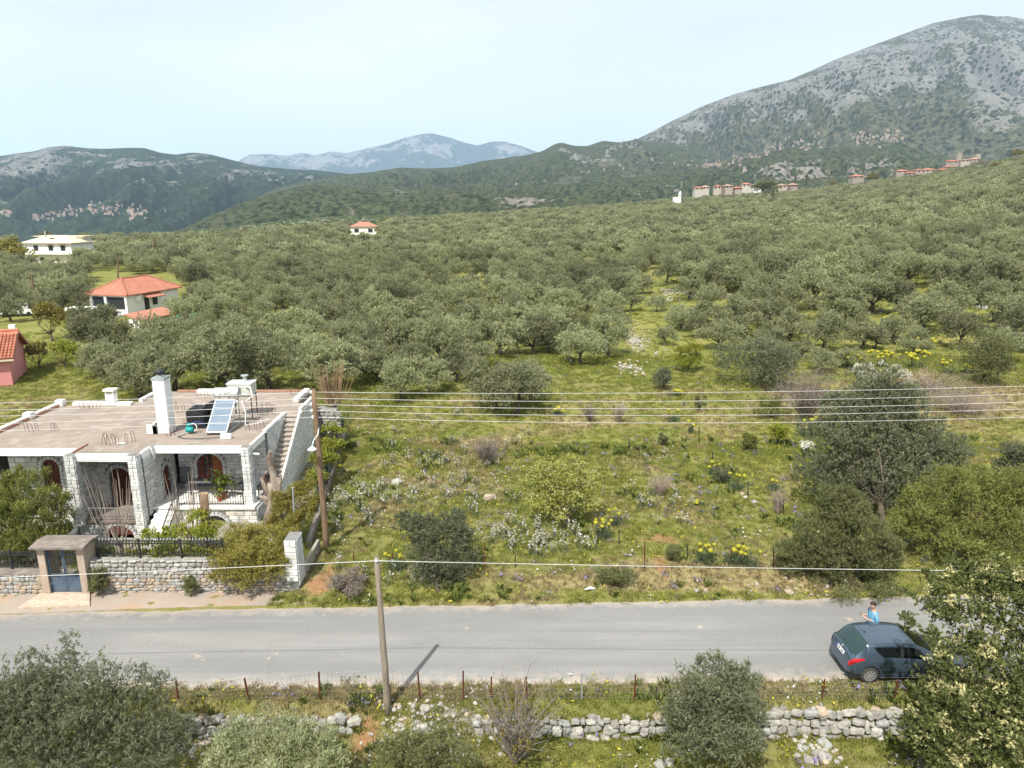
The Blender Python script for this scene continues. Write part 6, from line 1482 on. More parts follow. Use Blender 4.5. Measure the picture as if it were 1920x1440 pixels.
a = PY(1652, 950, 32.6); mb = MB(); mb.tube([a, PY(1656, 900, 32.5), PY(1650, 860, 32.5), PY(1647, 840, 32.5)], [.06, .05, .03, .012], 6); mb.tube([PY(1654, 915, 32.5), PY(1672, 880, 32.4)], [.03, .01], 5); mb.tube([PY(1655, 880, 32.5), PY(1664, 862, 32.5)], [.025, .01], 5); mb.tube([a, PY(1630, 935, 32.4)], [.03, .012], 5); mb.tube([a - Vector((0, 0, 1.0)), a], [.08, .06], 6)
tag(obj('dead_branch', mb, m_dead, None, True), 'bleached bare branch standing out against the tallest wild olive', 'branch')
bush('lentisk_bush', 'big round grey-green bush by the road left of the man', 'bush', [(1575, 965, 27.6, .8), (1530, 1000, 27.3, .8), (1620, 1000, 27.3, .9), (1500, 1040, 27, .7), (1570, 1040, 27, 1.0), (1645, 1050, 26.9, .8), (1540, 1060, 26.9, .6), (1610, 1060, 26.9, .65), (1670, 1040, 27.3, .45), (1485, 1060, 27, .45), (1600, 950, 27.7, .5)], 52000, .14, .032, m_lent, 324, (1590, 1098), .1, 9, up=.9, shell=.5)
bush('broom_bush', 'wide yellow-green bush behind the leafy tree on the right', 'bush', [(1770, 935, 29.2, 1.0), (1720, 960, 28.9, .8), (1820, 960, 29, 1.0), (1750, 1000, 28.5, 1.0), (1830, 1020, 28.4, 1.0), (1700, 990, 28.6, .6), (1780, 1040, 28, .8), (1860, 920, 29.3, .9), (1900, 960, 29, 1.0), (1890, 1010, 28.6, .9), (1945, 930, 29.4, 1.0)], 56000, .15, .036, m_broom, 325, (1790, 1075), .1, 9, up=.6, shell=.5)
dbush('wild_olive', 'dark olive bush cut by the right edge beside the wide yellow-green bush', 'bush', 1905, 905, 90, 90, 9000, .17, .05, m_olived, 326)
dbush('lentisk_bush', 'big grey-green bush on the slope right of the columnar juniper', 'bush', 1415, 722, 165, 104, 30000, .2, .055, m_olived, 327, k=18)
dbush('lentisk_bush', 'brownish green bush below the dark olive at the right edge', 'bush', 1838, 718, 130, 105, 15000, .2, .055, m_lent, 328, k=16)
dbush('juniper', 'dark narrow juniper standing alone at the top of the meadow', 'bush', 1243, 732, 40, 55, 5000, .16, .05, m_olived, 329, k=10, rs=.5, up=1.2)
dbush('light_green_bush', 'fresh light green bush beside the track above the juniper', 'bush', 1288, 696, 66, 66, 6500, .17, .06, m_bright, 330, k=12)
dbush('yellow_green_bush', 'bright yellow-green bush left of the tallest wild olive', 'bush', 1455, 832, 52, 54, 5200, .12, .045, m_bright, 331, k=10, up=.8)
dbush('yellow_green_bush', 'small yellow-green bush on the meadow left of the bright one', 'bush', 1400, 845, 40, 46, 3000, .1, .035, m_broom, 332, k=9, up=.9)
dbush('yellow_green_bush', 'feathery yellow-green bush under the wires above the bright bush', 'bush', 1440, 786, 66, 50, 4500, .13, .04, m_broom, 333, k=9, up=.8)
dbush('low_dark_bush', 'low dark bush with yellow flowers beside it on the meadow', 'bush', 1350, 905, 40, 40, 3200, .09, .03, m_olived, 334, k=9)
dbush('grey_green_bush', 'small grey-green bush near the top right of the meadow', 'bush', 1245, 838, 26, 34, 1600, .1, .035, m_lent, 335, k=7)
dbush('grey_green_bush', 'small olive-coloured bush under the wires at the meadow top', 'bush', 1313, 772, 26, 44, 1800, .11, .035, m_lent, 336, k=7)
dbush('grass_bush', 'tall grassy tussock of olive green right of the reddish soil patch', 'bush', 1262, 1052, 34, 36, 2200, .2, .02, m_lent, 337, k=8, up=1.5)
dbush('low_brown_bush', 'low brown heathy bush at the left end of the meadow by the road', 'bush', 655, 1112, 90, 44, 6500, .08, .022, m_drytw, 338, k=14, rs=.3)
dbush('roadside_bush', 'low tangled olive-brown bush on the bank behind the man', 'bush', 1600, 1096, 190, 22, 6000, .13, .025, m_lent, 339, k=20, rs=.18)
dbush('roadside_bush', 'low green bush by the meadow fence left of the big round bush', 'bush', 1150, 1098, 80, 40, 4500, .13, .022, m_lent, 340, k=12, rs=.28)
twigbush('brush_pile', 'pile of dry grey cut branches in the upper left of the meadow', 'brush pile', 915, 872, 95, 48, 150, 341, m_barkg, None, rad=.012)
twigbush('brush_pile', 'grey brown brush pile right of the pale flowering shrub', 'brush pile', 1237, 930, 62, 36, 110, 342, m_whip, None, rad=.010)
twigbush('brush_pile', 'grey brush heap under the wires at the top of the meadow', 'brush pile', 1105, 790, 46, 30, 80, 343, m_barkg, None, rad=.014)
twigbush('brush_pile', 'dark brush heap right of the grey heap under the wires', 'brush pile', 1160, 792, 50, 34, 80, 344, m_whip, None, rad=.014)
twigbush('bare_scrub', 'greyish leafless thicket left of the white blossoms', 'shrub', 1510, 790, 150, 92, 190, 345, m_barkg, m_drytw, 4200, .12, .02, .014)
twigbush('bare_scrub', 'twiggy brown shrub below the stone heap on the meadow', 'shrub', 1458, 965, 50, 50, 60, 346, m_whip, m_drytw, 500, .08, .015)
twigbush('bare_scrub', 'brown dry scrub covering the slope right of the tallest wild olive', 'shrub', 1800, 775, 190, 40, 200, 347, m_whip, m_drytw, 6500, .14, .022, .012)
twigbush('bare_scrub', 'dry tan scrub on the slope above the wires right of the blossoms', 'shrub', 1740, 735, 170, 34, 160, 348, m_whip, m_lent, 4200, .14, .025, .012)
twigbush('bare_scrub', 'leafless grey shrub between the olives and the boulder outcrop', 'shrub', 1800, 590, 60, 40, 70, 349, m_barkg, m_drytw, 900, .16, .03, .02)
dbush('blossom_shrub', 'white flowering shrub in front of the yellow flowers on the slope', 'shrub', 1650, 722, 112, 50, 2600, .13, .05, m_blos, 350, k=22, rs=.16, trunk=m_barkg)
dbush('blossom_shrub', 'upright white blossom spray left in the white flowering shrub', 'shrub', 1606, 722, 24, 62, 900, .12, .06, m_blos, 351, k=8, rs=.5, trunk=m_barkg, up=1.2)
dbush('blossom_shrub', 'pale blossoming twigs at the foot of the big grey-green bush', 'shrub', 1480, 706, 60, 36, 1300, .12, .04, m_pale, 352, k=9, trunk=m_barkg)
dbush('blossom_shrub', 'small white blossoms beside the tallest wild olive', 'shrub', 1512, 850, 36, 28, 700, .09, .05, m_blos, 353, k=8, trunk=m_barkg)
# round yellow flower clumps: a cushion of grey-green stems with yellow heads
def yclump(label, px, py, wpx, hpx, heads, seed):
    b = T(px, py); dep = b.y * math.cos(CP) + (CH - b.z) * math.sin(CP); k = dep / CF; R_ = wpx / 2 * k; H = hpx * k / .88; r = random.Random(seed)
    t = thing('yellow_flower_clump', label, 'flowers', b, 0, 'clumps of round yellow flower heads')
    g_ = np.random.default_rng(seed); n_ = 420; P = g_.normal(size=(n_, 3)) * [R_ * .45, R_ * .35, H * .22]; P[:, 2] = np.abs(P[:, 2]) + .03; D = P * [1, 1, .3] + g_.normal(size=(n_, 3)) * .3; D[:, 2] += .8
    V, F = leaf_quads(P, D, .2, .035, g_); link(bpy.data.objects.new('foliage', npmesh('foliage', V, F, m_gren, {'tint': ('FACE', 'FLOAT', g_.uniform(0, .86, n_))})), t)
    for i in range(heads):
        x, y = r.uniform(-.95, .95) * R_, r.uniform(-.6, .6) * R_; z = H * r.uniform(.6, 1.0); s_ = r.uniform(.075, .115) * max(1, b.y / 34)
        mb = MB(); mb.tube([(x * .5, y * .5, 0), (x, y, z)], .012, 4); mb.v = [tuple(Vector(v)) for v in mb.v]; nst = len(mb.f)
        mb.lathe((x, y, z - s_ * .4), [(s_ * .35, 0), (s_, s_ * .35), (s_ * 1.02, s_ * .8), (s_ * .7, s_ * 1.25), (s_ * .2, s_ * 1.45)], 9, 1)
        obj('flower_head', mb, [m_gren, m_yel], t, True, world=False)
for args in [('roadside row of yellow heads left of the thin reddish post', 1322, 1056, 44, 34, 6), ('roadside yellow heads just right of the thin reddish post', 1372, 1056, 34, 32, 6), ('roadside yellow heads nearest the bright rusty post', 1402, 1062, 40, 40, 5), ('yellow heads at the foot of the pale flowering shrub', 1130, 1008, 36, 34, 7), ('few yellow heads behind the shrub-foot clump', 1152, 985, 26, 28, 3), ('yellow heads left of the dark roadside bush near the short grey pole', 742, 1068, 36, 34, 6), ('yellow heads at the upper left side of the low dark bush', 1338, 890, 24, 20, 4), ('yellow heads at the lower right side of the low dark bush', 1380, 918, 34, 30, 5), ('loose yellow heads between the stone heap and the wild olive', 1450, 920, 26, 22, 2), ('yellow heads beside the white blossoms left of the wild olive', 1512, 818, 48, 30, 11),
             ('left clump of the yellow row behind the white flowering shrub', 1588, 690, 42, 26, 16), ('middle clump of the yellow row behind the white flowering shrub', 1650, 688, 42, 26, 15), ('right and largest clump of the yellow row above the scrub', 1712, 690, 54, 28, 20), ('yellow flowers under the rounded olive on the right', 1735, 655, 34, 20, 9), ('sparse yellow flowers right of the largest clump', 1775, 700, 30, 22, 6), ('yellow flowers at the upper terrace bank', 1680, 612, 40, 20, 9), ('yellow heads on the dry scrub at the right', 1818, 700, 34, 16, 5), ('yellow heads under the wires right of the thicket', 1560, 745, 40, 20, 7), ('yellow heads on the meadow under the wires', 1262, 790, 22, 20, 3), ('single tall yellow head beside the small grey-green bush', 1295, 812, 10, 22, 2), ('yellow heads near the juniper foot', 1262, 742, 34, 12, 4), ('lone yellow head beside the kerb of the house yard', 642, 886, 10, 12, 1), ('single yellow head on the bank behind the man', 1616, 1088, 12, 16, 1), ('yellow heads in the grass above the pale flowering shrub', 1045, 780, 26, 16, 5), ('small flat yellow flowers low on the meadow', 1312, 948, 16, 8, 2)]:
    yclump(*args, seed=sum(map(ord, args[0])))
# ------------------------------------------------------------------ front garden and yard plants
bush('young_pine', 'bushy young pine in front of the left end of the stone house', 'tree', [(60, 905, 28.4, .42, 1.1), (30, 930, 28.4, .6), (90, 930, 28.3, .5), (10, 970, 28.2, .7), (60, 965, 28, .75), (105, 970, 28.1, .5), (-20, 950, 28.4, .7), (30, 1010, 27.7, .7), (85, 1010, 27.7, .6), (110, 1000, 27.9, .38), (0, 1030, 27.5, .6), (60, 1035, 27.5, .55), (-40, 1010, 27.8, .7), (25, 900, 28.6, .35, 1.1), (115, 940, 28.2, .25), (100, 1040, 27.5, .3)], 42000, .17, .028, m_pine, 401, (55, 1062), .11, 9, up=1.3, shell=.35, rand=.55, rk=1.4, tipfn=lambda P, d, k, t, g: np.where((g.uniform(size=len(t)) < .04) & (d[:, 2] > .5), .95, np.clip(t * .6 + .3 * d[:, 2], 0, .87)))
bush('golden_conifer', 'wide golden-green feathery shrub spilling over the garden wall', 'shrub', [(470, 1015, 27.0, .5), (430, 1038, 26.4, .5), (510, 1038, 26.4, .5), (470, 1050, 26.0, .58), (425, 1075, 25.7, .4), (500, 1075, 25.7, .42), (460, 1088, 25.6, .4), (530, 1010, 26.9, .38), (408, 1055, 26.1, .32), (525, 1060, 25.9, .34), (490, 1003, 27.3, .38), (440, 1008, 27.1, .34), (470, 1070, 25.6, .45), (440, 1055, 25.8, .45), (500, 1050, 25.9, .45)], 36000, .12, .026, m_thuja, 402, (470, 1090), .07, up=.5, shell=.4, rand=.7, rk=1.4)
bush('rosemary_shrub', 'loose olive-green shrub between the end pillar and the dead wood', 'shrub', [(560, 930, 30.2, .42), (530, 955, 29.8, .45), (575, 962, 29.8, .4), (548, 985, 29.2, .42), (590, 940, 30.2, .28), (515, 985, 29.2, .35), (575, 915, 30.4, .3), (520, 935, 30, .3)], 15000, .16, .026, m_thuja, 403, None, .06, up=1.0, shell=.35, rand=.6)
bush('variegated_shrub', 'yellow-green leafy shrub growing through the iron fence', 'shrub', [(285, 1010, 27.2, .4), (310, 1035, 26.8, .42), (300, 1060, 26.4, .35), (330, 1005, 27.3, .4), (265, 1040, 26.7, .25), (325, 1058, 26.5, .3)], 9500, .09, .045, m_bright, 404, None, .05, up=.3, shell=.35)
bush('variegated_shrub', 'golden leafy shrub at the foot of the cut tree trunk', 'shrub', [(360, 1038, 26.8, .38), (385, 1000, 27.5, .42), (372, 970, 28.0, .38), (350, 1060, 26.5, .28), (390, 1045, 26.7, .3)], 8500, .09, .045, m_bright, 405, None, .05, up=.3, shell=.35)
bush('garden_shrub', 'small dark leafy shrub behind the iron fence next to the gate', 'shrub', [(188, 1038, 26.8, .25), (205, 1045, 26.7, .28), (178, 1050, 26.6, .2)], 2600, .09, .04, m_house_leaf, 406, None, .04, up=.3, shell=.35)
bush('yard_shrub', 'bright yellow-green shrub along the green mesh fence in the side yard', 'shrub', [(600, 862, 36.5, .5), (612, 838, 37.5, .5), (596, 895, 35.6, .45), (622, 862, 37, .4), (640, 838, 38, .3), (585, 905, 35.2, .3)], 9000, .11, .05, m_bright, 407, None, .06, up=.5, shell=.35)
bush('yard_shrub', 'low golden plant at the foot of the retaining wall in the side yard', 'shrub', [(612, 806, 41.6, .3), (628, 806, 41.6, .3), (640, 808, 41.6, .25)], 2000, .1, .05, m_bright, 408, None, .04, up=.4, shell=.3)
bush('oleander', 'pointed green oleander sprouting at the right gate post', 'shrub', [(180, 1078, 25.7, .2), (185, 1095, 25.6, .26), (178, 1105, 25.55, .2)], 1500, .17, .035, m_lent, 409, (183, 1116), .03, up=1.0, shell=.3)
bush('oleander', 'small green oleander at the foot of the garden wall', 'shrub', [(354, 1092, 25.75, .2), (356, 1102, 25.7, .22)], 1100, .15, .035, m_lent, 410, (355, 1110), .03, up=1.0, shell=.3)
def pollard(label, px, pyb, pyh, pyt, Y, spread, n, seed, m):
    b = PY(px, pyb, Y); b.z = hz(b.x, Y); h = PY(px, pyh, Y); top = PY(px, pyt, Y); t = thing('pollarded_mulberry', label, 'tree', b); r = random.Random(seed); hh = h - b; H = top.z - h.z
    mb = MB(); mb.tube([(0, 0, -.2), (0.03, 0, hh.z * .5), (0, 0, hh.z)], [.15, .12, .15], 8)
    knobs = []
    for i in range(5):
        a = i * 1.26 + r.uniform(-.3, .3); q = Vector((math.cos(a) * .32, math.sin(a) * .3, hh.z + r.uniform(.05, .28))); mb.tube([(0, 0, hh.z - .08), q * .6 + Vector((0, 0, hh.z * .4)), q], [.1, .07, .075], 6); knobs.append(q)
    obj('trunk', mb, m_barkg, t, True, world=False)
    for i in range(n):
        k = r.choice(knobs); d = Vector((k.x * r.uniform(.6, 2.4) * spread, k.y * r.uniform(.4, 2.0) * spread, H * r.uniform(.55, 1.0))); d.x += r.uniform(-.3, .3) * spread
        mb = MB(); mb.tube([k, k + d * .4 + Vector((d.x * .15, d.y * .15, 0)), k + d + Vector((0, 0, .05))], [.018, .013, .005], 4); obj('shoot', mb, m, t, False, world=False)
pollard('pollarded mulberry with long bare shoots in front of the balcony', 228, 1055, 1018, 882, 28.4, 1.3, 30, 421, m_whip)
pollard('pollarded mulberry with bare shoots in front of the porch', 362, 1050, 1010, 885, 28.2, 1.0, 24, 422, m_whip)
pollard('pollarded mulberry with orange bare shoots behind the outside stairs', 628, 792, 762, 682, 44.5, 1.5, 80, 423, m_whipo)
a = PY(392, 1035, 28.0); b = PY(382, 926, 28.4); a.z = hz(a.x, a.y) - .1
t = thing('cut_trunk', 'sawn-off brown tree trunk standing in front of the porch', 'tree trunk', a)
mb = MB(); mb.tube([a, a.lerp(b, .3) + Vector((.04, 0, 0)), a.lerp(b, .65) + Vector((-.03, 0, 0)), b], [.24, .2, .19, .185], 10); obj('trunk', mb, m_pole, t, True)
mb = MB(); mb.tube([b, b + Vector((0, 0, .012))], [.185, .18], 10); obj('sawn_face', mb, m_whipo, t)
# weathered dead wood by the stairs
db = PY(512, 985, 31.0); db.z = hz(db.x, 31.0); t = thing('dead_tree', 'weathered dead tree trunk with twisted pale limbs beside the porch', 'tree trunk', db); r = random.Random(5)
def D(px, py, Y=31.0): return PY(px, py, Y)
mb = MB(); mb.tube([db - Vector((0, 0, .2)), D(513, 965), D(517, 945), D(514, 925), D(512, 905)], [.5, .42, .36, .34, .26], 9); obj('trunk', mb, m_dead, t, True)
for pts, rd in [([(512, 915), (517, 900), (510, 882), (506, 862), (507, 846)], [.2, .17, .13, .14, .07]), ([(512, 935), (498, 918), (490, 895)], [.14, .09, .05]), ([(512, 930), (505, 918), (497, 890), (500, 885)], [.13, .1, .06, .03]), ([(515, 940), (505, 935), (490, 932), (486, 930)], [.12, .09, .07, .05]), ([(517, 935), (524, 915), (521, 895)], [.12, .08, .06]), ([(514, 955), (502, 946), (496, 938)], [.14, .1, .05]), ([(516, 920), (526, 905), (527, 890)], [.1, .06, .03])]:
    mb = MB(); mb.tube([D(x, y, 31.0 + r.uniform(-.2, .25)) for x, y in pts], [q * 1.4 for q in rd], 7); obj('limb', mb, m_dead, t, True)
# plants on the porch
def pot(px, Y, r0, h, label, nl, R_, H, seed, leaf=m_house_leaf, L=.24, Wd=.13):
    b = PY(px, 915, Y); b.z = 1.5; t = thing('potted_plant', label, 'potted plant', b)
    mb = MB(); mb.lathe((0, 0, 0), [(r0 * .7, 0), (r0, h * .85), (r0 * 1.1, h * .86), (r0 * 1.1, h), (r0 * .95, h)], 14); obj('pot', mb, m_terra, t, False, world=False)
    g_ = np.random.default_rng(seed); P = g_.normal(size=(nl, 3)) * [R_ * .5, R_ * .4, H * .28]; P[:, 2] += h + H * .55; D_ = P * [1, 1, 0] + g_.normal(size=(nl, 3)) * .4
    V, F = leaf_quads(P, D_, L, Wd, g_); link(bpy.data.objects.new('foliage', npmesh('foliage', V, F, leaf, {'tint': ('FACE', 'FLOAT', g_.uniform(0, .87, nl))})), t)
    mb = MB(); r = random.Random(seed)
    for i in range(4): mb.tube([(0, 0, h * .8), (r.uniform(-.1, .1), r.uniform(-.1, .1), h + H * .5), (r.uniform(-.3, .3) * R_, r.uniform(-.2, .2) * R_, h + H * .9)], [.025, .02, .01], 5)
    obj('stem', mb, m_bark, t, False, world=False)
pot(419, 32.1, .16, .28, 'tall leafy plant in a terracotta pot on the porch', 150, .5, 1.0, 431); pot(410, 31.75, .12, .2, 'small yellowish plant in a terracotta pot by the porch railing', 60, .3, .4, 432, m_bright, .16, .08)
tb = PY(385, 893, 32.7); mb = MB(); mb.lathe((tb.x, 32.7, 2.16), [(.09, 0), (.13, .1), (.12, .13)], 10); tt = thing('flower_pot', 'small pot with pink flowers standing on the porch table', 'potted plant', (tb.x, 32.7, 2.16)); obj('pot', mb, m_conc, tt)
g_ = np.random.default_rng(3); P = g_.normal(size=(50, 3)) * [.09, .08, .06] + [0, 0, .2]; V, F = leaf_quads(P, g_.normal(size=(50, 3)), .08, .05, g_)
link(bpy.data.objects.new('flowers', npmesh('flowers', V, F, leafmat('pink_petal', (.05, .09, .02), (.62, .06, .32), None, .3), {'tint': ('FACE', 'FLOAT', (g_.uniform(size=50) > .5).astype(float) * .87)})), tt)

# ------------------------------------------------------------------ houses further off
def rot2(x, y, a): return x * math.cos(a) - y * math.sin(a), x * math.sin(a) + y * math.cos(a)
m_pane = NT('far_window_dark').surf((.03, .035, .04), .2)
m_shut_r = M2('brown_red_shutter', (.20, .06, .04), (.16, .05, .03), 2, .7)
def hip_roof(w, d, z0, h, ov, ridge_in, th=.14):
    x0, x1, y0, y1 = -w / 2 - ov, w / 2 + ov, -d / 2 - ov, d / 2 + ov; mb = MB()
    if w >= d: rA, rB = (x0 + ridge_in, 0, z0 + h), (x1 - ridge_in, 0, z0 + h)
    else: rA, rB = (0, y0 + ridge_in, z0 + h), (0, y1 - ridge_in, z0 + h)
    v = [(x0, y0, z0), (x1, y0, z0), (x1, y1, z0), (x0, y1, z0), rA, rB, (x0, y0, z0 - th), (x1, y0, z0 - th), (x1, y1, z0 - th), (x0, y1, z0 - th)]
    if w >= d: f = [(0, 1, 5, 4), (1, 2, 5), (2, 3, 4, 5), (3, 0, 4)]
    else: f = [(0, 1, 4), (1, 2, 5, 4), (2, 3, 5), (3, 0, 4, 5)]
    mb.add(v, f + [(6, 7, 1, 0), (7, 8, 2, 1), (8, 9, 3, 2), (9, 6, 0, 3), (9, 8, 7, 6)]); return mb, v
def far_house(name, label, cat, loc, rz, w, d, h, rh, wall_m, roof_m, wins=(), ov=.4, ridge=None, group=None, storeys=1, parts=True):
    t = thing(name, label, cat, loc, rz, group)
    mb = MB(); mb.box(-w / 2, w / 2, -d / 2, d / 2, -1.5 if 'village' not in name else -14, h); wl_ = obj('wall', mb, wall_m, t, world=False)
    mb, v = hip_roof(w, d, h, rh, ov, ridge if ridge is not None else min(w, d) / 2 + ov); rf = obj('roof', mb, roof_m, t, world=False)
    for (face, u, z, ww, wh) in wins:
        mb = MB(); mm = MB(); e = .05
        if face == 'f': mb.box(u - ww / 2, u + ww / 2, -d / 2 - e, -d / 2 + .02, z, z + wh); mm.box(u - ww / 2 - .08, u + ww / 2 + .08, -d / 2 - e - .03, -d / 2 - e, z - .1, z)
        else: s_ = 1 if face == 'r' else -1; x = s_ * w / 2; mb.box(min(x, x + s_ * e), max(x, x + s_ * e), u - ww / 2, u + ww / 2, z, z + wh); mm.box(min(x, x + s_ * (e + .03)), max(x, x + s_ * (e + .03)), u - ww / 2 - .08, u + ww / 2 + .08, z - .1, z)
        wn = obj('window', mb, m_pane, t, world=False); obj('sill', mm, wall_m, wn, world=False)
    return t
# pink house at the left edge: tiled gable roof laid tile by tile
pc = T(31, 722); PXr = pc.x - .3; pYf = pc.y
ph = thing('pink_house', 'pink rendered house with red tiled roof at the left edge', 'house', (PXr, pYf, pc.z))
ez = PY(20, 668, pYf).z; rzz = ez + 1.75
mb = MB(); mb.prism([(pYf, pc.z - 1), (pYf + 6.4, pc.z - 1), (pYf + 6.4, ez - .1), (pYf + 3.2, rzz - .2), (pYf, ez - .1)], 'x', PXr - 12, PXr); obj('wall', mb, m_pink, ph)
mb = MB(); ov = .45
mb.add([(PXr - 12, pYf - ov, ez - .2), (PXr + ov, pYf - ov, ez - .2), (PXr + ov, pYf + 3.2, rzz), (PXr - 12, pYf + 3.2, rzz), (PXr - 12, pYf + 6.4 + ov, ez - .2), (PXr + ov, pYf + 6.4 + ov, ez - .2)], [(0, 1, 2, 3), (3, 2, 5, 4)]); rf = obj('roof', mb, m_tile, ph)
mb = MB(); mb.box(PXr - 12, PXr + ov, pYf - ov - .03, pYf - ov + .12, ez - .36, ez - .2); obj('eave_board', mb, m_tilep, ph)
mb = MB(); mb.add([(PXr + ov + .01, pYf - ov, ez - .42), (PXr + ov + .01, pYf + 3.2, rzz - .22), (PXr + ov + .01, pYf + 6.4 + ov, ez - .42), (PXr + ov + .01, pYf + 6.4 + ov, ez - .18), (PXr + ov + .01, pYf + 3.2, rzz + .02), (PXr + ov + .01, pYf - ov, ez - .18)], [(0, 1, 4, 5), (1, 2, 3, 4)]); obj('verge_board', mb, m_tiler, ph)
tm = MB(); tm.tube([(0, 0, 0), (0, .44, 0)], [.125, .105], 7, cap=False); tme = bpy.data.meshes.new('tile'); tme.from_pydata(tm.v, [], tm.f); tme.materials.append(m_tile)
sl_ = math.atan2(rzz - ez + .2, 3.2 + ov); Ls = math.hypot(rzz - ez + .2, 3.2 + ov)
for i in range(15):
    for j in range(9):
        o = link(bpy.data.objects.new('tile', tme), rf); o.location = Vector((PXr + ov - .12 - i * .27, pYf - ov + math.cos(sl_) * j * .4, ez - .16 + math.sin(sl_) * j * .4)) - wl(rf); o.rotation_euler = (sl_ - .05, 0, random.Random(i * 31 + j).uniform(-.03, .03))
mb = MB(); mb.tube([(PXr - 5, pYf + 3.2, rzz + .02), (PXr + ov, pYf + 3.2, rzz + .02)], .15, 8); obj('ridge_tile', mb, m_tile, rf)
mb = MB(); mb.box(PXr - .5, PXr, pYf + 4.2, pYf + 4.7, rzz - 1.2, rzz + .35); obj('chimney', mb, m_plaster, ph)
ph.rotation_euler = (0, 0, R(24))
# white bungalow with the red hip roof and veranda
bc = T(243, 592); bw, bd, bh = 6.2, 10.5, 3.0; brz = R(-14); ox, oy = rot2(-bw / 2, bd / 2, brz)
ez = PY(243, 553, bc.y).z - bc.z; bh = ez
bun = far_house('white_bungalow', 'white bungalow with bright red hip roof, pillared veranda and red awning', 'house', (bc.x + ox, bc.y + oy, bc.z), brz, bw, bd, bh, 2.0, m_plaster, m_tiler, (), .5, 3.2)
mb = MB(); mb.box(-bw / 2 - .02, bw / 2 - 1.2, -bd / 2 - .04, -bd / 2 + 2.0, .4, bh - .35); vd = obj('veranda_shade_panel', mb, M2('shaded_veranda_wall', (.5, .48, .45), (.42, .41, .39), 1, .9), bun, world=False)  # no hollow is cut; the veranda's shade is in this panel's greyer colour
for x in (-bw / 2 + .1, -.5, bw / 2 - .1):
    mb = MB(); mb.box(x - .17, x + .17, -bd / 2 - .3, -bd / 2 - .05, -.5, bh); obj('pillar', mb, m_plaster, bun, world=False)
mb = MB(); mb.box(-bw / 2 + .3, -.7, -bd / 2 - .06, -bd / 2 - .04, .9, bh - .4); obj('veranda_opening', mb, m_pane, bun, world=False)
mb = MB(); mb.box(-.3, bw / 2 - .3, -bd / 2 - .06, -bd / 2 - .04, .9, bh - .4); obj('veranda_opening', mb, m_pane, bun, world=False)
mb = MB(); mb.box(-bw / 2 - .1, bw / 2 + .1, -bd / 2 - 2.2, -bd / 2 - .3, -1.0, .35); obj('terrace', mb, m_plaster, bun, world=False)
for (y, z, ww, wh, nm) in ((-1.6, .1, .95, 2.1, 'door'), (0.1, .95, 1.0, 1.1, 'window'), (-3.4, 1.9, .9, .7, 'air_unit')):
    mb = MB(); mb.box(bw / 2, bw / 2 + (.3 if nm == 'air_unit' else .05), y - ww / 2, y + ww / 2, z, z + wh); obj(nm, mb, m_white if nm == 'air_unit' else m_pane, bun, world=False)
mb = MB(); mb.add([(bw / 2, -2.3, 2.75), (bw / 2, 1.2, 2.75), (bw / 2 + 1.1, 1.2, 2.3), (bw / 2 + 1.1, -2.3, 2.3), (bw / 2, -2.3, 2.65), (bw / 2, 1.2, 2.65), (bw / 2 + 1.1, 1.2, 2.2), (bw / 2 + 1.1, -2.3, 2.2)], [(0, 3, 2, 1), (4, 5, 6, 7), (3, 7, 6, 2), (0, 4, 7, 3), (1, 2, 6, 5)]); obj('awning', mb, m_tiler, bun, world=False)
mb = MB(); rfp = [o for o in bun.children if o.name.startswith('roof')][0]
hw, hd = bw / 2 + .5, bd / 2 + .5
for (a_, b_) in (((-hw, -hd, bh), (0, -hd + 3.2, bh + 2)), ((hw, -hd, bh), (0, -hd + 3.2, bh + 2)), ((hw, hd, bh), (0, hd - 3.2, bh + 2)), ((0, -hd + 3.2, bh + 2), (0, hd - 3.2, bh + 2))): mb.tube([Vector(a_) + Vector((0, 0, .03)), Vector(b_) + Vector((0, 0, .03))], .12, 6)
obj('ridge_tiles', mb, m_tile, rfp, world=False)['kind'] = 'stuff'
mb = MB()                                     # raised tile courses on the two visible slopes
for k in range(1, 30):
    y = -hd + k * .38; f = min(1, min((y + hd) / 3.2, (hd - y) / 3.2)) if True else 1
    if f > 0: mb.bar((hw, y, bh + .02), (hw * (1 - f), y, bh + 2 * f + .02), .12, .05)
for k in range(1, 19):
    x = -hw + k * .38; f = 1 - abs(x) / hw; mb.bar((x, -hd, bh + .02), (x, -hd + 3.2 * f, bh + 2 * f + .02), .12, .05)
obj('tile_courses', mb, m_tiler, rfp, world=False)['kind'] = 'stuff'
# cream-roofed villa
vc = T(95, 494); va = far_house('white_villa', 'white two-storey villa with pale cream roof beside an umbrella pine', 'house', (vc.x, vc.y + 5, vc.z), R(-4), 13.6, 9.5, 5.6, 1.9, m_plaster, m_tilep, [('f', -3.4, 3.0, 1.3, 1.9), ('f', .9, 3.1, 1.3, 1.8), ('f', 4.4, 3.1, 1.3, 1.8), ('f', -2.0, .4, 1.2, 1.2), ('f', 2.5, .5, .9, 1.0)], .7, 4.6)
mb = MB(); mb.box(-8.2, 7.0, 1.0, 5.6, 7.0, 7.2); obj('upper_roof', mb, m_tilep, va, world=False)
mb = MB(); mb.box(-6.6, 6.0, 1.4, 5.2, 5.6, 7.0); obj('upper_storey', mb, m_plaster, va, world=False)
mb = MB(); mb.box(-6.9, 6.9, -6.0, -4.75, 2.5, 2.7); mb2 = MB(); mb2.box(-6.9, 6.9, -6.02, -5.95, 2.7, 3.5); obj('balcony', mb, m_plaster, va, world=False); obj('parapet', mb2, m_plaster, va, world=False)
mb = MB(); mb.box(-2.4, -2.1, -2.0, -1.7, 6.4, 8.6); obj('flue', mb, m_galv, va, world=False)
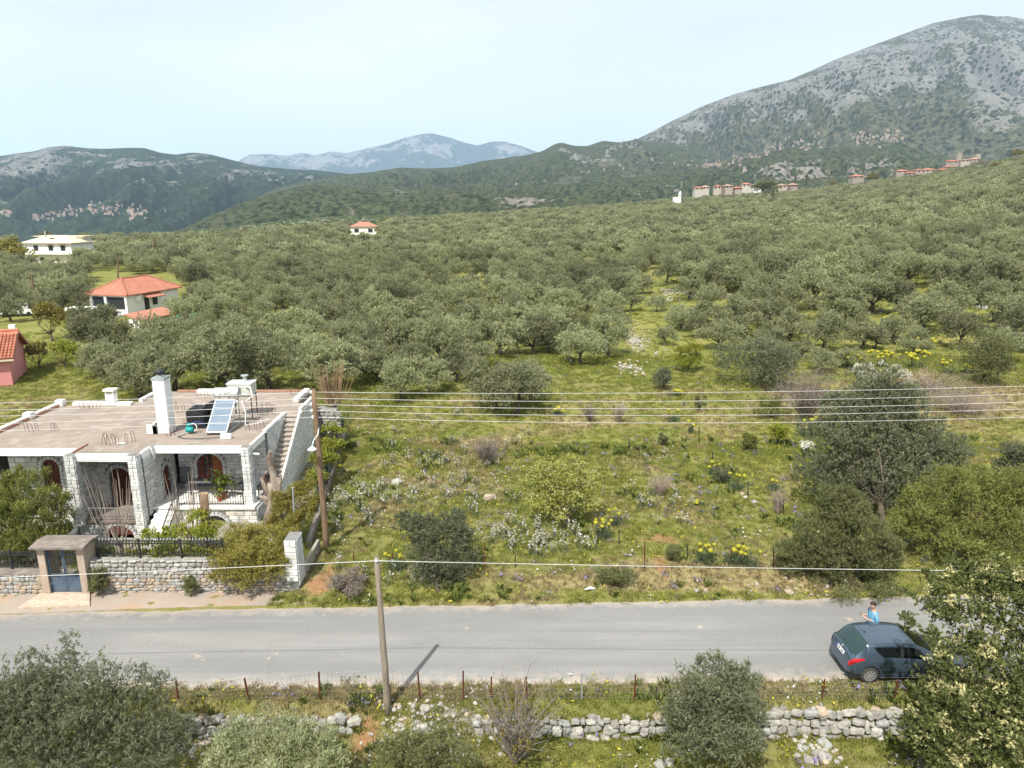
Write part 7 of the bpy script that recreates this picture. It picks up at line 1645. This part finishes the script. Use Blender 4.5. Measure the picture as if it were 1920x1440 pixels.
mb = MB(); mb.box(-.6, .6, -2.8, -2.0, 6.62, 6.85); obj('roof_light', mb, m_pane, va, world=False)
for x in (.9, 4.4):
    mb = MB(); mb.box(x - .9, x + .9, -5.3, -4.76, 4.95, 5.05); obj('awning', mb, m_tiler, va, world=False)
# two-storey house far in the middle
mc = T(680, 440); far_house('red_roofed_house', 'two-storey pale house with red roof standing alone in the olive plain', 'house', (mc.x, mc.y + 4, mc.z - .5), R(8), 11.5, 8.5, 4.2, 2.0, m_plaster, m_tiler, [('f', -3.2, 1.5, 2.0, 1.7), ('f', 3.0, 1.5, 2.0, 1.7), ('f', -.4, .3, 1.1, 1.2), ('r', 0, 1.6, 1.4, 1.5)], .6, 4.6)
for x, lab in ((-3.2, 0), (3.2, 1)):
    pass
hc = T(341, 459); far_house('field_hut', 'small tan roofed hut among the olives below the far hills', 'hut', hc, R(6), 6.0, 3.5, 1.6, .9, m_stoneC, m_conc, [('f', 0, .2, .8, 1.0)], .3, .4)
# low roofs, net and white vehicles by the bungalow
sc = T(300, 612); t = thing('tiled_shed', 'long low shed with terracotta roof below the white bungalow', 'shed', sc)
mb = MB(); a, b = T(268, 618), T(338, 602); u = (b - a); u.z = 0; u.normalize(); nv = Vector((-u.y, u.x, 0))
P = [a + Vector((0, 0, 1.2)), b + Vector((0, 0, 1.2)), b + nv * 2.6 + Vector((0, 0, 1.9)), a + nv * 2.6 + Vector((0, 0, 1.9))]; mb.add(P + [p - Vector((0, 0, .12)) for p in P], [(0, 1, 2, 3), (7, 6, 5, 4), (0, 4, 5, 1), (1, 5, 6, 2), (3, 7, 4, 0)]); obj('roof', mb, m_tiler, t)
mb = MB(); mb.bar(a + nv * 1.2 + Vector((0, 0, .6)), b + nv * 1.2 + Vector((0, 0, .6)), 1.6, 1.2); obj('wall', mb, m_plaster, t)
nb_ = T(352, 598); mb = MB(); P = [nb_ + Vector((x, y, z)) for x, y, z in [(-1.6, 0, .3), (0, -.6, .2), (1.6, 0, .4), (1.5, 1.5, 1.2), (0, 1.2, 1.5), (-1.5, 1.4, 1.9), (0, .3, 1.3), (-1.3, .6, 1.9)]]; mb.add(P, [(0, 1, 6), (1, 2, 6), (2, 3, 6), (3, 4, 6), (4, 5, 7, 6), (5, 0, 7), (0, 6, 7)]); tag(obj('green_net', mb, m_green_net), 'heap of bright green net beside the terracotta shed roof', 'net')
def van(px, py, rz, label, L_=4.6):
    b = T(px, py); t = thing('white_van', label, 'van', b, rz, 'white vans among the olives')
    mb = MB(); mb.prism([(-L_ / 2, .35), (L_ / 2, .35), (L_ / 2, .95), (L_ * .3, 1.05), (L_ * .16, 1.75), (-L_ * .47, 1.8), (-L_ / 2, 1.6)], 'y', -.85, .85); obj('body', mb, m_white, t, world=False)
    mb = MB(); mb.box(-L_ * .4, L_ * .12, -.88, -.86, 1.1, 1.55); obj('side_window', mb, m_pane, t, world=False)
    for x in (-L_ * .32, L_ * .32):
        mb = MB(); mb.tube([(x, -.87, .33), (x, -.6, .33)], .33, 12); obj('wheel', mb, m_black, t, world=False)
van(38, 592, R(12), 'white van parked among the olives above the pink house'); van(66, 580, R(20), 'white vehicle half hidden right of the other van', 4.0)
b = T(158, 600); mb = MB(); r = random.Random(4)
mb = MB(); mb.box(b.x - 2.2, b.x + 2.0, b.y, b.y + 1.8, b.z - .2, b.z + 1.3); mb.prism([(b.y - .3, b.z + 1.3), (b.y + 2.1, b.z + 1.3), (b.y + 1.8, b.z + 1.65), (b.y, b.z + 1.65)], 'x', b.x - 2.4, b.x + 2.2); tag(obj('white_shelter', mb, m_white), 'low white covered stack in front of the bungalow veranda', 'shelter')
# white chapel tower far right of the middle
cc_ = T(1270, 390); t = thing('white_chapel', 'small white chapel with a pointed bell tower in the far plain', 'chapel', cc_)
mb = MB(); mb.box(cc_.x - 2.2, cc_.x + 1.6, cc_.y, cc_.y + 5, cc_.z - 1, cc_.z + 6.5); obj('wall', mb, m_plaster, t)
mb = MB(); mb.box(cc_.x + .4, cc_.x + 1.9, cc_.y - .4, cc_.y + 1.2, cc_.z - 1, cc_.z + 8.6); mb.add([(cc_.x + .4, cc_.y - .4, cc_.z + 8.6), (cc_.x + 1.9, cc_.y - .4, cc_.z + 8.6), (cc_.x + 1.9, cc_.y + 1.2, cc_.z + 8.6), (cc_.x + .4, cc_.y + 1.2, cc_.z + 8.6), (cc_.x + 1.4, cc_.y + .4, cc_.z + 10.4)], [(0, 1, 4), (1, 2, 4), (2, 3, 4), (3, 0, 4)]); obj('bell_tower', mb, m_plaster, t)
mb = MB(); mb.box(cc_.x + .9, cc_.x + 1.4, cc_.y - .46, cc_.y - .4, cc_.z + 6.8, cc_.z + 7.9); obj('bell_opening', mb, m_pane, t)

# ------------------------------------------------------------------ villages on the slopes
bpy.context.view_layer.update()
RIDGES = [o for o in S.objects if o.name in ('far_peak', 'scrub_mountain', 'green_ridge', 'rocky_mountain', 'village_bench', 'scrub_spur', 'terraced_slope')]
def hill_hit(px, py):
    d = ray(px, py).normalized(); best = None
    for o in RIDGES:
        ok, loc, nrm, _ = o.ray_cast(Vector((0, 0, CH)), d)
        if ok and (best is None or loc.length < best.length): best = loc.copy()
    return best
m_vw = M2('village_pale_wall', (.40, .34, .29), (.32, .275, .24), .08, .9, obj_rnd=.2); m_vr = M2('village_tile_roof', (.36, .19, .14), (.32, .24, .19), .08, .9, obj_rnd=.2)
def house_mesh(seed, w, d, h, rh):
    r = random.Random(seed); mb = MB(); mb.box(-w / 2, w / 2, -d / 2, d / 2, -4, h, 0); o = .4
    mb.add([(-w / 2 - o, -d / 2 - o, h - .1), (w / 2 + o, -d / 2 - o, h - .1), (w / 2 + o, d / 2 + o, h - .1), (-w / 2 - o, d / 2 + o, h - .1), (-w / 2 + w * .25, 0, h + rh), (w / 2 - w * .25, 0, h + rh)], [(0, 1, 5, 4), (1, 2, 5), (2, 3, 4, 5), (3, 0, 4)], 1)
    for k in range(int(w / 2.4)):
        x = -w / 2 + 1.2 + k * 2.3
        for z in ([.8] if h < 4.5 else [.8, 3.6]): mb.box(x - .4, x + .4, -d / 2 - .05, -d / 2, z, z + 1.3, 2)
    me = bpy.data.meshes.new('village_house'); me.from_pydata(mb.v, [], mb.f)
    for m in (m_vw, m_vr, m_pane): me.materials.append(m)
    me.polygons.foreach_set('material_index', np.array(mb.m, dtype=np.int32)); me.update(); return me
VH = [house_mesh(i, *p) for i, p in enumerate([(9, 7, 5.5, 1.8), (12, 7, 4, 1.8), (7, 7, 6.5, 1.6), (14, 8, 6, 2.2), (8, 6, 3.6, 1.5), (6, 6, 8.5, 1.2)])]
def village(label, group, pts, n, seed, s=1.0, ground_=False, wpx=5, hpx=4):
    r = random.Random(seed); done = []
    tries = 0
    while len(done) < n and tries < n * 60:
        tries += 1; k = r.random() * (len(pts) - 1); i = int(k); f = k - i; px = pts[i][0] + (pts[i + 1][0] - pts[i][0]) * f + r.gauss(0, 3); py = pts[i][1] + (pts[i + 1][1] - pts[i][1]) * f + r.gauss(0, pts[i][2])
        if any(abs(px - a) < wpx and abs(py - b) < hpx for a, b in done): continue
        p = T(px, py) if ground_ else hill_hit(px, py)
        if p is None: continue
        o = link(bpy.data.objects.new('village_house', r.choice(VH))); o.location = p; o.rotation_euler = (0, 0, r.uniform(-.5, .5)); q = s * r.uniform(.8, 1.15); o.scale = (q, q, q)
        tag(o, label, 'house', group); done.append((px, py))
village('tiny pale house in the hill village across the left valley', 'village across the left valley', [(62, 408, 3), (100, 403, 4), (140, 396, 6), (190, 394, 6), (235, 392, 6), (250, 400, 4), (275, 401, 3)], 78, 1, .72, wpx=2.6, hpx=2.2)
village('tiny pale house at the far left edge of the left mountain foot', 'hamlet at the far left edge', [(-5, 396, 3), (20, 400, 2.5)], 8, 2, .72, wpx=3, hpx=2.5)
village('tiny pale house in the left one of the two bench villages', 'left bench village', [(1318, 314, 2), (1370, 302, 3), (1420, 292, 4), (1462, 276, 8), (1500, 268, 8), (1545, 272, 3)], 62, 3, .62, wpx=3.2, hpx=2.6)
village('tiny pale house in the right one of the two bench villages', 'right bench village', [(1590, 262, 6), (1625, 258, 7), (1665, 256, 7), (1692, 260, 5)], 38, 4, .62, wpx=3.2, hpx=2.6)
village('scattered tiny house on the slope left of the bench villages', 'scattered houses on the slope', [(1240, 308, 4), (1290, 302, 5), (1330, 312, 4), (1400, 312, 4)], 14, 5, .6, wpx=9)
village('lone tiny house on the green ridge in the middle distance', 'lone houses on the green ridge', [(950, 340, 4), (1010, 344, 3), (1165, 312, 4), (1240, 306, 3)], 9, 6, .65, wpx=12)
def roadside_house(px, py, w, h, label, roof=True, Y=560, grp='village at the top of the olive plain', rh=1.6):
    b = PY(px, py, Y); z0 = hz(b.x, Y); w *= .72; h *= .58; b.z = max(z0 - 1.6, b.z - .9 * h); r = random.Random(px)
    far_house('village_house', label, 'house', (b.x, Y, b.z - .5), r.uniform(-.25, .25), w, 7, h, rh * .8 if roof else .25, r.choice((m_plaster, m_vw, m_stoneC, m_vw)), r.choice((m_tiler, m_vr, m_tile)) if roof else m_tilep, [('f', -w / 4, h * .45, 1.1, 1.4), ('f', w / 4, h * .45, 1.1, 1.4)], .4, None if roof else .6, grp)
for a_ in [(1309, 352, 9, 3, 'long white house at the left end of the far roadside row'), (1322, 350, 7, 4, 'pale house beside the long white one in the roadside row'), (1345, 349, 8, 5, 'white house with bright red roof near the cypresses, left one'), (1364, 348, 8, 4.5, 'white house with red roof in the roadside row, right of the bright one'), (1382, 352, 7, 3.5, 'small red-roofed house low in the roadside row'), (1398, 345, 9, 4.5, 'red-roofed house left of the round dark tree'), (1418, 346, 7, 4, 'pink-red roof nearest the round dark tree'), (1465, 347, 10, 4, 'long red-roofed house between the cypresses'), (1486, 346, 7, 5, 'pale house by the middle cypress'), (1606, 330, 12, 4, 'lone red-roofed house left of the upper right village')]: roadside_house(*a_)
for a_ in [(1690, 320, 12, 4.5, 'red-roofed house at the left end of the upper right village'), (1706, 324, 8, 4, 'white house low at the left of the upper right village'), (1722, 319, 11, 6.5, 'white house with church-like gable in the upper right village'), (1740, 318, 14, 6, 'wide red-roofed house in the middle of the upper right village'), (1752, 324, 10, 5, 'pale house below the wide red roof'), (1766, 318, 9, 7, 'white terraced house right of the wide red roof'), (1778, 313, 9, 6, 'white house with red roof in the upper row, left'), (1790, 326, 8, 7, 'square pale house lowest in the upper right village'), (1806, 314, 13, 5, 'long pale house with flat roof in the upper right village'), (1784, 302, 14, 4, 'long red roof high in the upper right village'), (1808, 300, 10, 4, 'red-roofed house under the square tower'), (1826, 298, 11, 4, 'red-roofed house under the right tower ruin')]:
    roadside_house(*a_, roof='flat' not in a_[4], Y=600 + (326 - a_[1]) * 2.2)
for (px, py, w, h, lab) in [(1799, 300, 3.6, 6, 'square pale stone tower above the upper right village'), (1834, 298, 4.6, 4.2, 'broad stone tower ruin right of the square tower')]:
    b = PY(px, py, 690); t = thing('stone_tower', lab, 'tower', b); mb = MB(); mb.box(-w / 2, w / 2, 0, w, -25, h); obj('wall', mb, m_vw, t, world=False); mb = MB(); mb.box(-w / 2 - .2, w / 2 + .2, -.2, w + .2, h, h + .5); obj('parapet', mb, m_vw, t, world=False)
b = T(1850, 342); mb = MB(); mb.prism([(-9, 0), (9, 0), (9, 2.5), (6, 4), (-9, .8)], 'y', 0, 6); o = tag(obj('plastic_tunnel', mb, m_white), 'white sloping sheet roof among the olives at the far right', 'roof'); o.location = b; o.rotation_euler = (0, 0, -.2)

# ------------------------------------------------------------------ other trees of the plain
def cypress_mesh(seed, n=1500):
    lobes = [(0, 0, z, .95 * math.sin(math.pi * (.12 + .8 * (1 - z / 10))) ** .8, 1.3) for z in np.linspace(.9, 9.2, 10)]
    return crown_mesh('cypress_crown', lobes, n, .6, .16, m_olived, seed, up=2.2, shell=.6)
CYP = [cypress_mesh(601), cypress_mesh(602)]
tmc = MB(); tmc.tube([(0, 0, -.3), (0, 0, 3)], [.22, .12], 6); tme_ = bpy.data.meshes.new('cypress_trunk'); tme_.from_pydata(tmc.v, [], tmc.f); tme_.materials.append(m_bark)
def far_tree(name, label, cat, px, py, hpx, hm, crown, trunk, grp=None, Y=None, wk=1.0, seed=0):
    b = T(px, py) if Y is None else PY(px, py, Y)
    if b is None: b = PY(px, py, 600)
    dep = b.y * math.cos(CP) + (CH - b.z) * math.sin(CP); s = hpx / CF * dep / hm
    return tree(name, label, cat, b, crown, trunk, s * wk, seed, grp, s)
for i, (px, py, hp_, lab) in enumerate([(1436, 352, 22, 'cypress tip rising left of the round dark tree'), (1447, 385, 34, 'dark cypress below the round dark tree'), (1490, 352, 26, 'slim cypress between the red roofs of the roadside row'), (1511, 352, 26, 'thick dark cypress at the right of the roadside row'), (1461, 350, 14, 'small slim cypress left of the middle cypress'), (1284, 356, 14, 'small cypress above the white chapel'), (409, 458, 24, 'lone dark cypress at the left edge of the plain before the hills')]):
    far_tree('cypress', lab, 'tree', px, py, hp_, 10, CYP[i % 2], tme_, 'cypresses of the plain', wk=.9)
def round_mesh(seed, mat_, n=2600, L=.42, Wd=.2):
    r = random.Random(seed); lobes = []
    for k in range(13): a = r.uniform(0, 6.3); q = 2.2 * math.sqrt(r.random()); lobes.append((q * math.cos(a), q * math.sin(a), 2.2 + 2.6 * (1 - (q / 3) ** 2) * r.uniform(.4, 1), 3 * r.uniform(.3, .45), .85))
    return crown_mesh('round_crown', lobes, n, L, Wd, mat_, seed, up=.4, shell=.5)
RM = {'pine': round_mesh(611, m_thuja), 'gold': round_mesh(612, m_oldtree), 'green': round_mesh(613, m_broom), 'grey': round_mesh(614, m_drytw, 1500, .6, .06), 'blossom': round_mesh(615, m_blos, 1500, .25, .14), 'bright': round_mesh(616, m_bright), 'dark': round_mesh(617, m_lent)}
tr0 = OLV[0][1]
for (k, px, py, hp_, lab, wk) in [('pine', 15, 508, 60, 'dense umbrella pine left of the white villa', 1.3), ('pine', 88, 446, 14, 'tree top showing behind the white villa roof', 1.2), ('gold', 98, 640, 74, 'tall yellow-brown half bare tree above the pink house', .8), ('bright', 124, 690, 56, 'bright green tree right of the pink house', 1.0), ('gold', 75, 690, 50, 'yellowish shrubby tree beside the pink house wall', 1.0), ('gold', 262, 500, 26, 'yellow-green rounded tree in the left plain', 1.3), ('gold', 285, 508, 20, 'second yellow-green tree right of the rounded one', 1.3), ('blossom', 290, 652, 48, 'white blossoming tree below the terracotta shed', 1.2), ('grey', 150, 660, 36, 'leafless greyish tree right of the yellow-brown one', 1.2), ('dark', 1437, 374, 34, 'round dark tree beside the cypresses', 1.4), ('bright', 1778, 375, 20, 'rounded bright green tree high on the right', 1.6), ('bright', 1265, 395, 12, 'yellow-green tree behind the white chapel', 1.3),
    ('gold', 1635, 345, 18, 'golden tree right of the lone red-roofed house', 1.4), ('gold', 1720, 342, 14, 'golden tree below the upper right village', 1.5), ('grey', 1840, 320, 22, 'leafless grey trees right of the upper right village', 1.6), ('gold', 1870, 322, 16, 'golden tree at the right of the grey leafless trees', 1.5), ('gold', 1905, 300, 18, 'golden tree on the right skyline', 1.5), ('gold', 1560, 352, 12, 'golden shrubby tree right of the thick cypress', 1.5), ('gold', 1680, 352, 12, 'second golden tree below the left end of the upper village', 1.5), ('bright', 888, 432, 14, 'bright tree at the edge of the terraced slope', 1.4), ('bright', 795, 445, 10, 'small bright tree left of the one by the terraced slope', 1.4), ('dark', 560, 520, 40, 'single darker tree in the middle of the left plain', 1.0), ('grey', 170, 470, 24, 'leafless tree beside the white villa', 1.3), ('bright', 1340, 408, 10, 'yellow-green tree in the plain right of the chapel', 1.5), ('gold', 1150, 410, 10, 'golden tree in the far middle plain', 1.5)]:
    far_tree('round_tree' if k != 'pine' else 'umbrella_pine', lab, 'tree', px, py, hp_, 5.4, RM[k], tr0, None, wk=wk, seed=px)
# distant poles
for (px, y0, y1, lab) in [(64, 515, 585, 'leaning brown utility pole above the white vans'), (288, 446, 496, 'brown utility pole in the left plain'), (221, 484, 522, 'dark utility pole below the white villa'), (314, 480, 503, 'pair of thin poles in the left plain, left one'), (319, 481, 504, 'pair of thin poles in the left plain, right one'), (350, 482, 498, 'thin pole right of the pair in the left plain'), (1441, 362, 386, 'pale pole at the dark cypress'), (1534, 372, 398, 'pale pole in the far right plain'), (1632, 340, 358, 'short pale pole near the golden tree'), (1774, 358, 386, 'pale pole in front of the rounded bright green tree')]:
    b = T(px, y1) or PY(px, y1, 600); tp = PY(px - (4 if px == 64 else 0), y0, b.y); mb = MB(); mb.tube([b - Vector((0, 0, .5)), tp], [.2 * max(1, b.y / 150), .14 * max(1, b.y / 150)], 7); t = thing('distant_pole', lab, 'utility pole', b, 0, 'distant poles in the plain'); obj('post', mb, m_pole if px < 400 else m_poleg, t)

# ------------------------------------------------------------------ grass and flowers
def blades(n_, h, w, spread, lean, g_, tint=(0, .87)):
    P = g_.normal(size=(n_, 3)) * [spread, spread, 0]; a = g_.uniform(0, 2 * np.pi, n_); l_ = g_.uniform(.3, 1, n_)[:, None]; H = h * g_.uniform(.55, 1.1, n_)
    out = np.stack([np.cos(a), np.sin(a), 0 * a], 1); tip = P + out * lean * H[:, None] * l_ + np.stack([0 * H, 0 * H, H], 1); mid = P + out * lean * H[:, None] * l_ * .35 + np.stack([0 * H, 0 * H, H * .6], 1)
    s_ = np.stack([-np.sin(a), np.cos(a), 0 * a], 1) * w / 2
    V = np.stack([P - s_, P + s_, mid + s_ * .8, tip, mid - s_ * .8], 1).reshape(-1, 3); return V, np.arange(5 * n_).reshape(-1, 5), g_.uniform(*tint, n_)
m_grass = leafmat('meadow_grass_blade', (.18, .215, .04), (.42, .43, .11), None, .45, .7, .08); m_straw = leafmat('dry_grass_blade', (.36, .29, .14), (.56, .47, .27), None, .35, .8, .06)
m_tuss = leafmat('strap_leaf', (.14, .19, .045), (.34, .38, .12), None, .3, .5, .05); m_fl = leafmat('pale_petal', (.15, .18, .06), (.66, .62, .62), None, .3, .8, .02); m_purp = leafmat('violet_petal', (.09, .12, .04), (.30, .24, .50), None, .3, .8, .04); m_yf = leafmat('small_yellow_petal', (.10, .13, .03), (.70, .60, .05), None, .3, .8, .02)
def tuft(nm, m, seed, *a, **k): V, F, t = blades(*a, np.random.default_rng(seed), **k); return npmesh(nm, V, F, m, {'tint': ('FACE', 'FLOAT', t)})
TU = [tuft('grass_tuft', m_grass, 701 + i, 26, .125, .022, .09, .6) for i in range(3)] + [tuft('dry_tuft', m_straw, 711 + i, 24, .155, .014, .09, .6) for i in range(2)] + [tuft('strap_tuft', m_tuss, 721 + i, 22, .32, .035, .06, .8) for i in range(2)]
def flower_tuft(nm, m, seed, stems, h, size, per, spread, base=8):
    g_ = np.random.default_rng(seed); V, F, t = blades(base, h * .45, .03, spread * .5, .7, g_, (0, .2)); Vs, Ts = [V], [t]; q, ts = [], []
    V2 = []; 
    for s_ in range(stems):
        p0 = np.append(g_.normal(size=2) * spread, 0); ln = np.append(g_.normal(size=2) * .12 * h, h * g_.uniform(.7, 1.1))
        w = np.array([.006, 0, 0]); V2.append(np.stack([p0 - w, p0 + w, p0 + ln + w, p0 + ln, p0 + ln - w])); ts.append(.05)
        for k in range(per):
            c = p0 + ln * (g_.uniform(.55, 1.02) if per > 2 else 1) + g_.normal(size=3) * size * .7; a, b = g_.normal(size=3) * size * .5, g_.normal(size=3) * size * .5; V2.append(np.stack([c - a, c - b, c + a * .6 - b * .4, c + a, c + b])); ts.append(g_.uniform(.6, .87))
    V = np.concatenate([V] + V2); F = np.arange(len(V)).reshape(-1, 5); return npmesh(nm, V, F, m, {'tint': ('FACE', 'FLOAT', np.concatenate([t, ts]))})
FL = [flower_tuft('asphodel', m_fl, 731 + i, 5, .62, .042, 7, .2, 14) for i in range(3)]; FW = [flower_tuft('white_daisies', m_fl, 741, 9, .12, .05, 1, .22), flower_tuft('violet_flowers', m_purp, 742, 8, .16, .05, 2, .2), flower_tuft('yellow_daisies', m_yf, 743, 8, .13, .05, 1, .22)]
def sample_cover(x, y):
    ri_ = np.clip(np.searchsorted(rows, y), 0, nr - 1); ci_ = np.clip(np.searchsorted(cols, x / np.maximum(y, 14)), 0, nc - 1); return cover.reshape(nr, nc, 4)[ri_, ci_]
g = np.random.default_rng(77)
def zone(n, x0, x1, y0, y1, dens=0): 
    return np.stack([g.uniform(x0, x1, n), y0 + (y1 - y0) * g.uniform(0, 1, n) ** (1 + dens)], 1)
Zs = np.concatenate([zone(21000, -11, 36, 25, 44, .25), zone(15000, -16, 52, 42, 72, .2), zone(8500, -20, 20, 18.9, 20.75), zone(15000, -20, 20, 12.5, 19.4), zone(9000, -60, 90, 68, 130, .4), zone(2500, -27, -9.5, 26.4, 31), zone(9000, -60, -9, 43, 75)])
def allowed(Zp):
    x, y = Zp[:, 0], Zp[:, 1]; c = sample_cover(x, y); ok = ~((y > road_lo(x) + .0 + .26 * np.sin(x * 3.1) * np.sin(x * 7.7)) & (y < road_hi(x) - .02 + .3 * np.sin(x * 2.3) * np.sin(x * 5.9)))
    ok &= ~((x < yard_edge(y) + .15) & (y > 26.4) & (y < 42) & (g.uniform(size=len(x)) < .8)); ok &= ~((x < -9.6) & (y > 24.0) & (y < 26.4)); ok &= ~((x > -30) & (x < -12.0) & (y > 30) & (y < 42.2))
    ok &= g.uniform(size=len(x)) > np.clip(c[:, 0] * 1.1 - .1, 0, .93); return ok, c
ok, c = allowed(Zs); Zs, c = Zs[ok], c[ok]; dryv = c[:, 1] + .35 * fbm(Zs[:, 0] * .4, Zs[:, 1] * .4, 3, 55) + g.normal(size=len(Zs)) * .14
kind = np.where(dryv > .47, 3 + g.integers(0, 2, len(Zs)), g.integers(0, 3, len(Zs))); strap = (fbm(Zs[:, 0] * .3 + 9, Zs[:, 1] * .3, 3, 91) + g.normal(size=len(Zs)) * .1 > .24) & (g.uniform(size=len(Zs)) < .16); kind = np.where(strap & (Zs[:, 1] < 45), 5 + g.integers(0, 2, len(Zs)), kind)
pz = hgt(Zs[:, 0], Zs[:, 1]); gs = g.uniform(.6, 1.3, len(Zs)) * np.interp(Zs[:, 1], [12, 20, 30, 45, 70, 130], [.85, .8, 1.0, 1.25, 1.7, 2.4])
gr_ = gn_scatter('meadow_grass', np.stack([Zs[:, 0], Zs[:, 1], pz - .02], 1), gs, g.uniform(0, 6.3, len(Zs)), kind, TU, m_grass); tag(gr_, 'rough spring grass and dry tufts covering the meadow and verges', kind='stuff')
# white asphodels in drifts, small daisies everywhere
AP = []
for (px, py, n_, sx, sy) in [(650, 940, 420, .8, .8), (690, 930, 300, .7, .6), (760, 870, 160, 1.0, 1.0), (820, 900, 200, 1.2, 1.0), (850, 950, 260, 1.0, .8), (875, 930, 160, .7, .6), (905, 1005, 200, .7, .4), (960, 1005, 130, .4, .4), (1015, 1010, 260, .5, .5), (1010, 1035, 160, .4, .3), (1080, 1020, 90, .3, .2), (870, 835, 100, 1, .7), (895, 880, 120, .8, .5), (660, 985, 60, .5, .5), (630, 860, 60, .4, .8), (1240, 945, 130, 1.2, .4), (1270, 935, 80, .6, .4), (1180, 905, 80, 1.2, .8), (1260, 860, 60, 1.2, .6), (870, 790, 130, 1.4, 1.0), (720, 820, 60, 1, 1), (1210, 980, 50, .6, .3), (640, 1075, 50, .5, .3), (740, 1100, 70, .6, .25), (810, 1105, 30, .2, .1), (690, 1285, 40, .3, .1), (735, 1265, 30, .3, .1), (945, 1262, 25, .3, .1), (1075, 1395, 30, .2, .2), (1510, 845, 40, .4, .4)]:
    p = T(px, py); k = int(n_ * .06); AP.append(np.stack([g.normal(p.x, sx * 1.7, k), g.normal(p.y, sy * 1.7, k)], 1))
AP = np.concatenate(AP); okA, _ = allowed(AP); AP = AP[okA]
tag(gn_scatter('asphodel_flowers', np.stack([AP[:, 0], AP[:, 1], hgt(AP[:, 0], AP[:, 1])], 1), g.uniform(.7, 1.25, len(AP)), g.uniform(0, 6.3, len(AP)), g.integers(0, 3, len(AP)), FL, m_fl), 'drifts of tall white asphodel spikes through the meadow', kind='stuff')
Zf = np.concatenate([zone(800, -9, 34, 25.2, 45), zone(600, -12, 45, 45, 75), zone(500, -16, 16, 13, 20.4)]); okF, _ = allowed(Zf); Zf = Zf[okF]
cl = fbm(Zf[:, 0] * .35, Zf[:, 1] * .35, 3, 66); kf_ = np.where(cl > .12, 0, np.where(cl < -.16, 1, 2)); kf_ = np.where(g.uniform(size=len(Zf)) < .3, g.integers(0, 3, len(Zf)), kf_)
tag(gn_scatter('wild_flowers', np.stack([Zf[:, 0], Zf[:, 1], hgt(Zf[:, 0], Zf[:, 1])], 1), g.uniform(.7, 1.3, len(Zf)), g.uniform(0, 6.3, len(Zf)), kf_, FW, m_fl), 'small white, violet and yellow wild flowers dotted in the grass', kind='stuff')
# ------------------------------------------------------------------ air
mb = MB(); mb.box(-13500, 13500, -60, 12500, -521.5, 1010)
hm = bpy.data.materials.new('haze'); hm.use_nodes = True; ht = hm.node_tree; ht.nodes.clear()
pv = ht.nodes.new('ShaderNodeVolumePrincipled'); pv.inputs['Color'].default_value = (.57, .76, 1.0, 1); pv.inputs['Density'].default_value = 8.2e-5
pv.inputs['Anisotropy'].default_value = 0.1
ho = ht.nodes.new('ShaderNodeOutputMaterial'); ht.links.new(pv.outputs['Volume'], ho.inputs['Volume'])
tag(obj('haze', mb, hm), 'thin blue haze hanging over the valley and mountains', kind='stuff')
